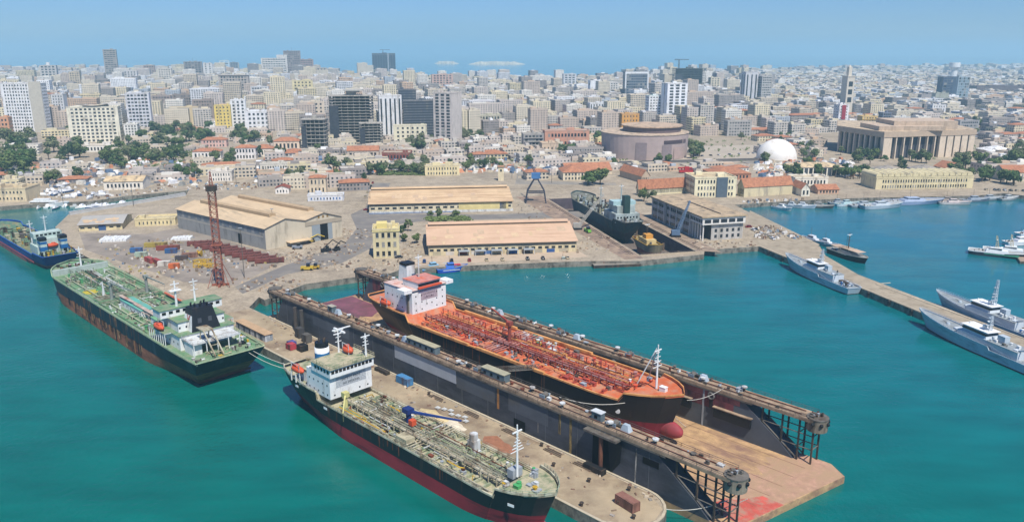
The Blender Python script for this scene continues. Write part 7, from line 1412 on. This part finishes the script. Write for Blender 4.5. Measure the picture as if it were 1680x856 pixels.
for i in range(7): bx(S_, 'window', GLS, (10.94, 11, -6.6 + i * 2.1, -5.6 + i * 2.1, 15.2, 16.4))
bx(S_, 'funnel', M('2c4440', .6, .2), (12.2, 17, -1.9, 1.9, 18.01, 29)); mast(S_, 23, 0, 25, 10, GT, .5, 3); mast(S_, 60, 0, 12.5, 16, GT, .6, 3, 'fore_mast')
rr = random.Random(81); greeble(S_, rr, 34, 100, -8, 8, 12.5, 95, [GT, GH, STEELD, WHT2, DGRN2, STEELM], (1.2, 4.0), (.8, 4), 'deck_gear'); greeble(S_, rr, 2, 10, -6, 6, 13.9, 22, [GT, WHT2, STEELM, GH], (.8, 2.2), (.6, 2), 'stern_gear'); rails(S_, WHT2, [(1, -5.5, 14.5), (1, 5.5, 14.5), (12, 8.5, 14.5)], 1.2, 1.6, r=.08)
x, y = UW(-436, 187); S2 = thing('tug_boat', 'small cluttered yellow and grey tug in the mouth of the graving dock', 'boat', (x, y, -2.4), R(-76))
e = hull(S2, 30, 9.5, 6.0, 3, 0, (M('8a4a3c', .8), M('8f8468', .7, .3)), M('a49468', .8, .4), M('a8863c', .7), rake=2, tr=.7, poop=(.01, 0), fore=(.85, .8), bulw=.7)
MB().box(8, 20, -3, 3, 6, 8.8).build('deck_house', M('c9b27c', .7, .3), S2); MB().box(12, 17, -2.2, 2.2, 8.8, 11.2).build('wheelhouse', M('c98f3c', .7, .2), S2); mast(S2, 13, 0, 11.2, 6, STEELM, .25, 2); greeble(S2, rr, 1, 28, -3.5, 3.5, 6, 26, [YEL, STEELM, WHT2, RUST], (.6, 1.6), (.6, 1.8))
g = thing('dock_gate', 'low concrete dock gate across the mouth of the graving dock', 'dock gate', (*UW(-394, 189), 0), R(-76)); MB().box(-3.2, 1.0, -17.5, 17.5, -5.4, 2.6).build('caisson', CONC, g); bx(g, 'walkway', M('a8977c', .9, .2), (-2.8, .6, -17.6, 17.6, 2.6, 3.08)); rails(g, STEELM, [(-2.5, -17.5, 3.1), (-2.5, 17.5, 3.1)], 1.1, 2)
for i in range(16): x, y = UW(-560 + i * 10.4, 174 if i % 2 else 203.5); o = thing('dock_prop', 'x', 'prop', (x, y, -5.4), 0, 'timber props in the graving dock'); bx(o, 'pillar', M('6a5a4a', .9), (-.6, .6, -.6, .6, 0, 4.5)); auto(o, 'short timber prop', x, y)
for k, wv in enumerate((167.5, 209.5)):
    mb = MB(); c0 = UW(-480, wv)
    for dw in (0, 1.5): a, b = UW(-565, wv + dw), UW(-400, wv + dw); mb.tube((a[0] - c0[0], a[1] - c0[1], .1), (b[0] - c0[0], b[1] - c0[1], .1), .14, 4)
    o = mb.build('crane_rails', STEELD); o.location = (*c0, 3.0); tag(o, ('pair of dark crane rails on the near side of the graving dock', 'pair of dark crane rails on the headquarters side of the graving dock')[k], 'rails')
# ---------------------------------------------------------------- patrol ships
PG = M('b4bfc6', .55, .12, .2, dirt='8c979e', damt=.3, dscale=(.1, .1, .4)); PG2 = M('c6ced3', .55, .1, .3); PD = M('8f9698', .8, .2, .3, dirt='6f7474', damt=.4)
def patrol(label, x, y, L, B, rz, seed, tower=1.0, aft=True):
    t = thing('patrol_ship', label, 'patrol ship', (x, y, 0), rz, 'grey patrol ships at the navy jetty')
    e = hull(t, L, B, 3.0, .4, -1.5, (M('5a2e30', .6), PG), PD, PG2, bow0=.55, bowp=1.6, rake=6, tr=.85, st0=.1, poop=(.01, 0), fore=(.40, 1.2), bulw=.35, srake=1.5, sfine=.3, sheer=1.6, rimw=.15)
    r = random.Random(seed); w1 = B * .36; d0 = 3.05
    MB().box(L * .22, L * .64, -w1, w1, d0, d0 + 3.3).build('deck_house', PG2, t); MB().prism([(L * .44, -w1 * .9), (L * .62, -w1 * .75), (L * .62, w1 * .75), (L * .44, w1 * .9)], d0 + 3.31, d0 + 5.8, scale_top=.9).build('wheelhouse', PG2, t)
    MB().prism([(L * .44 + .1, -w1 * .93), (L * .622, -w1 * .78), (L * .622, w1 * .78), (L * .44 + .1, w1 * .93)], d0 + 4.4, d0 + 5.2, scale_top=.96).build('window_band', GLS, t)
    bx(t, 'bridge_roof', WHT, (L * .43, L * .625, -w1 * .95, w1 * .95, d0 + 5.81, d0 + 6.0)); mt = L * .47
    o = lattice(t, 'mast', PG2, (mt, 0, d0 + 6), (mt - .6, 0, d0 + 6 + 8 * tower), 1.6, .6, 7, .1)
    for k in range(3): bx(o, 'yard', PG2, (mt - .5, mt + .3, -1.5 + .3 * k, 1.5 - .3 * k, d0 + 8 + 2.0 * k * tower, d0 + 8.2 + 2.0 * k * tower))
    bx(o, 'radar', WHT, (mt - .2, mt + .2, -1.3, 1.3, d0 + 9.6, d0 + 9.9)); MB().box(L * .34, L * .39, -1.2, 1.2, d0 + 3.31, d0 + 6.2).build('funnel', PG, t)
    MB().cyl(L * .76, 0, 4.6, 5.8, .9, 10, r2=.6).build('gun_mount', PG, t); tb(t, 'gun_barrel', STEELD, [(L * .76, 0, 5.4), (L * .76 + 2.6, 0, 5.9)], .1)
    bx(t, 'rubber_boat', STEELD, (L * .12, L * .22, -w1 * .8, -w1 * .1, d0 + .3, d0 + 1.0)); crane_deck(t, L * .25, w1 * .5, d0, 2.2, 5, R(170), R(20), PG2); greeble(t, r, L * .24, L * .42, -w1 * .8, w1 * .8, d0 + 3.3, 10, [PG2, WHT, STEELM], (.5, 1.3), (.5, 1.3), 'upper_gear'); greeble(t, r, L * .02, L * .2, -w1, w1, d0, 24, [PG2, WHT, STEELM, STEELD, BLUP, PG], (.5, 1.5), (.5, 1.5)); greeble(t, r, L * .66, L * .86, -w1 * .6, w1 * .6, 4.2, 8, [PG2, STEELM], (.4, 1), (.3, .8))
    bx(t, 'awning_deck', PD, (L * .22, L * .43, -w1 * 1.15, w1 * 1.15, d0 + 3.3, d0 + 3.42)); bx(t, 'searchlight', WHT, (L * .6, L * .605, -.3, .3, d0 + 6.0, d0 + 6.7)); bx(t, 'life_raft', WHT, (L * .40, L * .43, -w1 * 1.1, -w1 * .9, d0 + 3.3, d0 + 4)); MB().prism([(L * .64, -w1 * .8), (L * .70, -w1 * .5), (L * .70, w1 * .5), (L * .64, w1 * .8)], d0, d0 + 2.4, scale_top=.85).build('fore_house', PG2, t); cy(t, 'radome', WHT, L * .50, 0, d0 + 6, d0 + 7.6, .8, 12)
    for sd in (-1, 1): rails(t, PG2, [(L * q, sd * e(q)[1], e(q)[2] + .35) for q in (.02, .15, .28, .40, .41, .55, .7, .8, .88, .94, .99)], .9, 2.2, r=.045)
    for i in range(6): sidewin(t, -w1, (L * .32 + i * L * .05,), (d0 + 1.6,), -1)
    return t
aj = math.atan2(445.9 - 277.2, 142.6 - 190.1)
def back(x, y, l, a): return x - l * math.cos(a), y - l * math.sin(a)
patrol('light grey patrol ship with a white mast halfway along the near side of the jetty', *back(147.5, 416, 56, aj), 56, 8.6, aj, 1, .9); patrol('long blue grey patrol ship in the right foreground with its bow to the jetty', *back(172.5, 321, 66, aj), 66, 9.2, aj, 2, .75); patrol('grey patrol ship with a tall lattice mast on the far side of the jetty', *back(193.5, 348, 58, aj), 58, 9.4, aj, 3, 1.4)
def launch(label, cx, cy_, L, B, rz, hc, cc, seed, group=None, mastt=True, name='boat', roof=None, hh=1.4, dc='a8a8a4'):
    t = thing(name, label, 'boat', (cx, cy_, 0), rz, group); hull(t, L, B, hh, .15, -.8, (M('4a2c2c', .7), M(hc, .5, .15)), M(dc, .8, .3), M(cc, .6), bow0=.5, bowp=1.5, rake=L * .08, tr=.85, st0=.08, poop=(.01, 0), fore=(.6, .35), bulw=.3, srake=.5, sfine=.2, n=14, rimw=.12)
    MB().prism([(L * .28, -B * .34), (L * .66, -B * .28), (L * .66, B * .28), (L * .28, B * .34)], hh, hh + 1.5, scale_top=.9).build('cabin', M(cc, .5, .12), t); o = MB().prism([(L * .34, -B * .28), (L * .56, -B * .24), (L * .56, B * .24), (L * .34, B * .28)], hh + 1.51, hh + 2.9, scale_top=.88).build('wheelhouse', M(cc, .5, .12), t)
    bx(o, 'window_band', GLS, (L * .345, L * .545, -B * .27, B * .27, hh + 2.0, hh + 2.5)); 
    if roof: bx(o, 'roof', M(roof, .7), (L * .3, L * .6, -B * .33, B * .33, hh + 2.95, hh + 3.1))
    if mastt: tb(t, 'mast', STEELM, [(L * .42, 0, hh + 2.9), (L * .41, 0, hh + 2.9 + L * .22)], .09)
    greeble(t, random.Random(seed), L * .04, L * .26, -B * .3, B * .3, hh, 7, [WHT2, STEELM, STEELD], (.3, .9), (.3, .9))
    return t
# white and brown workboat behind the jetty
t = launch('black hulled boat with brown awnings moored across the far side of the jetty', *G(1363, 413, 0), 30, 8, R(-73), '1e2022', 'c4b8a4', 5, roof='b09a80', hh=2.4); mast(t, 14, 0, 5.3, 9, STEELD, .3, 2)
bx(t, 'awning', M('b8a088', .8, .2), (3, 10, -3.2, 3.2, 5.0, 5.15)); bx(t, 'awning', M('c0a890', .8, .2), (17, 25, -2.8, 2.8, 5.4, 5.55))
launch('small grey launch moored behind the first grey patrol ship', *G(1312, 392, 0), 22, 5.5, R(-66), 'a8b0b4', 'c8ccd0', 6, hh=1.6); launch('second small grey launch against the wide part of the jetty', *G(1338, 398, 0), 18, 5, R(-66), '9aa0a4', 'd0d4d6', 7)
for i, (px, py, L, c, cc, lb, a) in enumerate(((1283, 344, 17, 'c8ccca', 'd8dad8', 'white grey launch at the left end of the navy quay', -55), (1300, 340, 15, 'b0b6ba', 'c4cacc', 'pale grey launch beside the white grey one on the navy quay', -40), (1318, 341, 18, 'b4c0c8', 'd4dadd', 'bluish grey launch with a long bow on the navy quay', -25), (1345, 341, 20, '4c5050', 'a8a49c', 'dark workboat with grey cabin on the navy quay', -20), (1375, 335, 16, '5a646c', '9aa4aa', 'dark small boat behind the white motor launch', 10), (1390, 337, 20, 'd0d8dc', 'b8d0d0', 'white motor launch with pale green cabin on the navy quay', 12), (1420, 339, 26, '8a949a', 'b4bcc0', 'grey boat left of the larger twin mast patrol boat', 8), (1447, 341, 34, 'a4b0b8', 'c4ccd0', 'larger twin mast patrol boat on the navy quay', 12), (1500, 334, 48, '8a9ab4', 'a8b4c8', 'largest blue grey landing craft on the navy quay', 6), (1556, 332, 20, '5c5854', 'a89c90', 'dark boat right of the landing craft', -10), (1566, 335, 24, 'c8c0b8', 'd8c8c0', 'white boat with pinkish cabin on the navy quay', -8), (1600, 330, 24, '6a7480', 'a0a8b0', 'slate boat near the right end of the navy quay', 5), (1625, 328, 22, '70787c', 'b0b4b4', 'grey boat at the right end of the navy quay', 10), (1655, 328, 20, '888c8c', 'c0c0bc', 'small pale boat at the right edge of the picture', 20))):
    X, Y = G(px, py, 0); launch(lb, X - L / 2 * math.cos(R(a)), Y - L / 2 * math.sin(R(a)), L, L * .24, R(a), c, cc, 90 + i, 'boats moored along the navy quay', hh=1.3 if L < 30 else 2.2)
def catam(label, px, py, rz, seed):
    X, Y = G(px, py, 0); t = launch(label, X, Y, 30, 8.5, rz, '27323c', 'dfe4e2', seed, 'green striped patrol catamarans', False, hh=1.9); o = lattice(t, 'mast', M('c8b890', .7), (14, 0, 4.8), (13, 0, 11.5), 1.6, .5, 5, .13); bx(t, 'green_stripe', M('4f9a78', .6), (8, 25, -4.3, 4.3, 1.2, 1.75)); bx(t, 'radar', WHT, (13.2, 13.8, -1.3, 1.3, 9, 9.3))
catam('white and green patrol boat with a lattice mast, left of the moored pair', 1588, 414, R(-32), 1); catam('white and green patrol boat with a lattice mast, right of the moored pair', 1612, 412, R(-30), 2)
launch('white motor yacht at the right edge behind the green striped boats', *G(1648, 402, 0), 24, 6, R(10), 'dcdcdc', 'ececec', 3, hh=1.8); launch('second white motor yacht at the right edge further back', *G(1668, 388, 0), 20, 5.5, R(15), 'dcdcdc', 'ececec', 4, hh=1.8)
fp = at('floating_pontoon', 'brown floating pontoon at the right edge beside the patrol boats', 'pontoon', 1690, 425, 0); MB().prism([(-12, -10), (24, -14), (24, 12), (-2, 12)], -.6, 1.2).build('hull', STEELM, fp); MB().prism([(-11.6, -9.6), (23.6, -13.6), (23.6, 11.6), (-1.8, 11.6)], 1.2, 1.3).build('deck', M('a08c78', .9, .2), fp)
# blue fishing boats at the quay, barge, launch
t = launch('bright blue and white fishing boat at the quay before the front warehouse', *G(716, 447, 0), 17, 5.2, R(18), '2450b0', '4a78c8', 8, hh=1.8, dc='5a80b8'); bx(t, 'white_stripe', WHT, (3, 12, -2.65, -2.6, 1.2, 1.5)); bx(t, 'red_tarp', M('b8404c', .8), (9, 13, -1.4, 1.4, 3.4, 3.6))
launch('smaller pale blue fishing boat left of the bright blue one', *G(690, 447, 0), 16, 5, R(30), '3c6cb8', '8ab4cc', 9, hh=1.7, dc='6a90b4'); launch('grey green work launch at the quay below the front warehouse', *G(912, 434, 0), 9, 3.4, R(5), '8a9890', 'b8c0b4', 10)
b = at('work_barge', 'flat grey work barge moored at the quay by the dock gate', 'barge', 1010, 436, 0, R(9)); MB().prism([(-13, -3.5), (13, -3.5), (14, 0), (13, 3.5), (-13, 3.5)], -.8, 1.5).build('hull', STEELD, b); bx(b, 'deck', M('8a8478', .9, .3), (-12.8, 12.8, -3.3, 3.3, 1.5, 1.6)); greeble(b, random.Random(3), -12, 12, -3, 3, 1.6, 14, [STEELM, RUST, GRYL], (.5, 1.4), (.3, .9))
# jetty furniture
for i in range(12):
    t_ = .06 + i * .078; a0, b0 = G(1247, 404), (190.5, 277.8); X, Y = a0[0] + (b0[0] - a0[0]) * t_ - .9, a0[1] + (b0[1] - a0[1]) * t_
    t = thing('jetty_fender', 'x', 'fender', (X, Y, 0), aj, 'fenders along the jetty'); MB().cyl(0, 0, -1, 3.1, .45, 8).build('pile', STEELM, t); MB().cyl(0, 0, 1.0, 2.4, .8, 10).build('tyre', BLK, t); auto(t, 'dark tyre fender on the jetty side', X, Y)
# marina boats
MV = []
for k, (L, B, c, cc) in enumerate(((9, 2.8, 'e8e8e6', 'ececec'), (12, 3.6, 'e4e4e2', 'f0f0ee'), (7, 2.2, 'd8d4cc', 'c8c8c4'), (10, 3, '3a5a88', 'dcdcdc'))):
    h_, d_, c_ = MB(), MB(), MB(); n = 8; st = [(i / n) for i in range(n + 1)]; hw = lambda t_: B / 2 * (1 if t_ < .5 else max(0.02, 1 - ((t_ - .5) / .5) ** 1.7))
    for a, b2 in zip(st, st[1:]):
        for sd in (-1, 1): h_.face([(a * L, sd * hw(a) * .7, -.3), (b2 * L, sd * hw(b2) * .7, -.3), (b2 * L, sd * hw(b2), 1), (a * L, sd * hw(a), 1)])
        d_.face([(a * L, -hw(a) * .95, .8), (b2 * L, -hw(b2) * .95, .8), (b2 * L, hw(b2) * .95, .8), (a * L, hw(a) * .95, .8)])
    h_.face([(0, -hw(0) * .7, -.3), (0, hw(0) * .7, -.3), (0, hw(0), 1), (0, -hw(0), 1)]); c_.prism([(L * .25, -B * .32), (L * .65, -B * .25), (L * .65, B * .25), (L * .25, B * .32)], .8, 2.2, scale_top=.8)
    MV.append((h_.mesh('hull', M(c, .4, .1)), d_.mesh('deck', M('cfc9bc', .7, .2)), c_.mesh('cabin', M(cc, .4, .1)), MB().tube((L * .45, 0, 1), (L * .45, 0, 11), .07, 5).mesh('mast', WHT2), ('white', 'larger white', 'small cream', 'blue hulled')[k]))
rm2 = random.Random(41); nb = 0
MAR = [G(0, 343, 0), G(60, 338, 0), G(150, 334, 0), G(207, 326, 0), G(298, 317, 0), G(200, 336, 0), G(112, 348, 0), G(0, 352, 0)]
for (xa, ya, xb, yb, n, jy) in ((8, 341, 62, 338, 9, .8), (64, 337, 150, 334, 15, .8), (150, 334, 206, 327, 12, .8), (120, 343, 205, 336, 13, 1.0), (215, 323, 290, 317, 9, .8), (60, 342, 120, 340, 6, 1.2)):
    for i in range(n):
        t_ = (i + .5) / n; X, Y = G(xa + (xb - xa) * t_, ya + (yb - ya) * t_ + rm2.uniform(-jy, jy), 0)
        if inside(X, Y, LAND): continue
        v = MV[rm2.randrange(4)]; t = thing('motor_boat', 'x', 'boat', (X, Y, 0), R(rm2.choice((95, 100, -80, 20)) + rm2.uniform(-8, 8)), 'small boats of the marina'); link('hull', v[0], t); link('deck', v[1], t); link('cabin', v[2], t)
        if rm2.random() < .4: link('mast', v[3], t)
        auto(t, '%s motor boat%s' % (v[4], ''), X, Y)
X, Y = G(38, 339, 0); t = thing('motor_yacht', 'long white passenger yacht lying along the boatyard building quay', 'yacht', (X, Y, 0), R(3)); hull(t, 34, 6, 2, .3, -.8, (M('3a4048'), WHT), WHT2, WHT, bow0=.5, rake=4, tr=.9, poop=(.01, 0), fore=(.6, .5), bulw=.3, n=14); MB().box(6, 25, -2.3, 2.3, 2, 4.2).build('cabin', WHT, t); bx(t, 'window_band', GLS, (6.5, 24.5, -2.35, 2.35, 2.9, 3.6)); MB().box(9, 20, -1.9, 1.9, 4.2, 5.9).build('upper_cabin', WHT, t)
for i in range(26):                     # laid-up boats ashore
    X, Y = G(rm2.uniform(60, 170), rm2.uniform(315, 329)) if i < 18 else G(rm2.uniform(10, 120), rm2.uniform(300, 311))
    if taken(X, Y, 4): continue
    v = MV[rm2.randrange(4)]; t = thing('laid_up_boat', 'x', 'boat', (X, Y, 3.6), R(rm2.uniform(0, 360)), 'boats laid up ashore'); link('hull', v[0], t); link('deck', v[1], t); link('cabin', v[2], t); bx(t, 'cradle', STEELM, (2, 2.4, -1, 1, -.6, .1), (5, 5.4, -1, 1, -.6, .1)); auto(t, '%s boat laid up ashore' % v[4], X, Y)
# breakwater parapet
def wall_line(label, pts, h, th, c, name='parapet_wall'):
    a, b = pts; l = math.hypot(b[0] - a[0], b[1] - a[1]); t = thing(name, label, 'wall', (*a, 3), math.atan2(b[1] - a[1], b[0] - a[0])); MB().box(0, l, -th / 2, th / 2, 0, h).build('wall', M(c, .9, .15), t); bx(t, 'coping', M(c, .85, .1), (0, l, -th / 2 - .15, th / 2 + .15, h, h + .15))
wall_line('pale grey parapet wall along the top of the breakwater', (G(114, 353), G(304, 321)), 2.2, 1.6, 'b9b8b4'); wall_line('long grey port boundary wall behind the rear warehouse', (G(640, 275), G(1000, 268)), 2.2, .4, 'c8bca8'); wall_line('long pale boundary wall before the museum', (G(850, 292), G(1010, 290)), 2.0, .4, 'c4b8a4'); wall_line('dark railing wall along the coast road', (G(1010, 269), G(1300, 262)), 2.4, .4, '6f6a68')
t = at('clock_tower', 'small cream tower with a square cap behind the rear warehouse', 'tower', 822, 296); m = M('dccdaa', .85); MB().box(-2.4, 2.4, -2.4, 2.4, 0, 12).build('shaft', m, t); bx(t, 'cap', M('b58a6a', .85), (-3, 3, -3, 3, 12, 12.8)); bx(t, 'window', GL2, (-.8, .8, -2.46, -2.4, 8, 10))
for (px, py, hh, lb) in ((1109, 113, 34, 'yellow tower crane above the netted tower under construction'), (631, 132, 75, 'thin crane on the roof line of the dark blue tower')):
    X, Y = G(px, 158 if px > 1000 else 130); h = height_at(Y, 98 if px > 1000 else 82); t = thing('tower_crane', lb, 'crane', (X, Y - 16, 3), R(20)); lattice(t, 'mast', STEELM, (0, 0, 0), (0, 0, h), 2.4, 2.4, 24, .25); lattice(t, 'jib', STEELM, (-12, 0, h), (28, 0, h), 2, 1, 12, .2)
finish_labels()
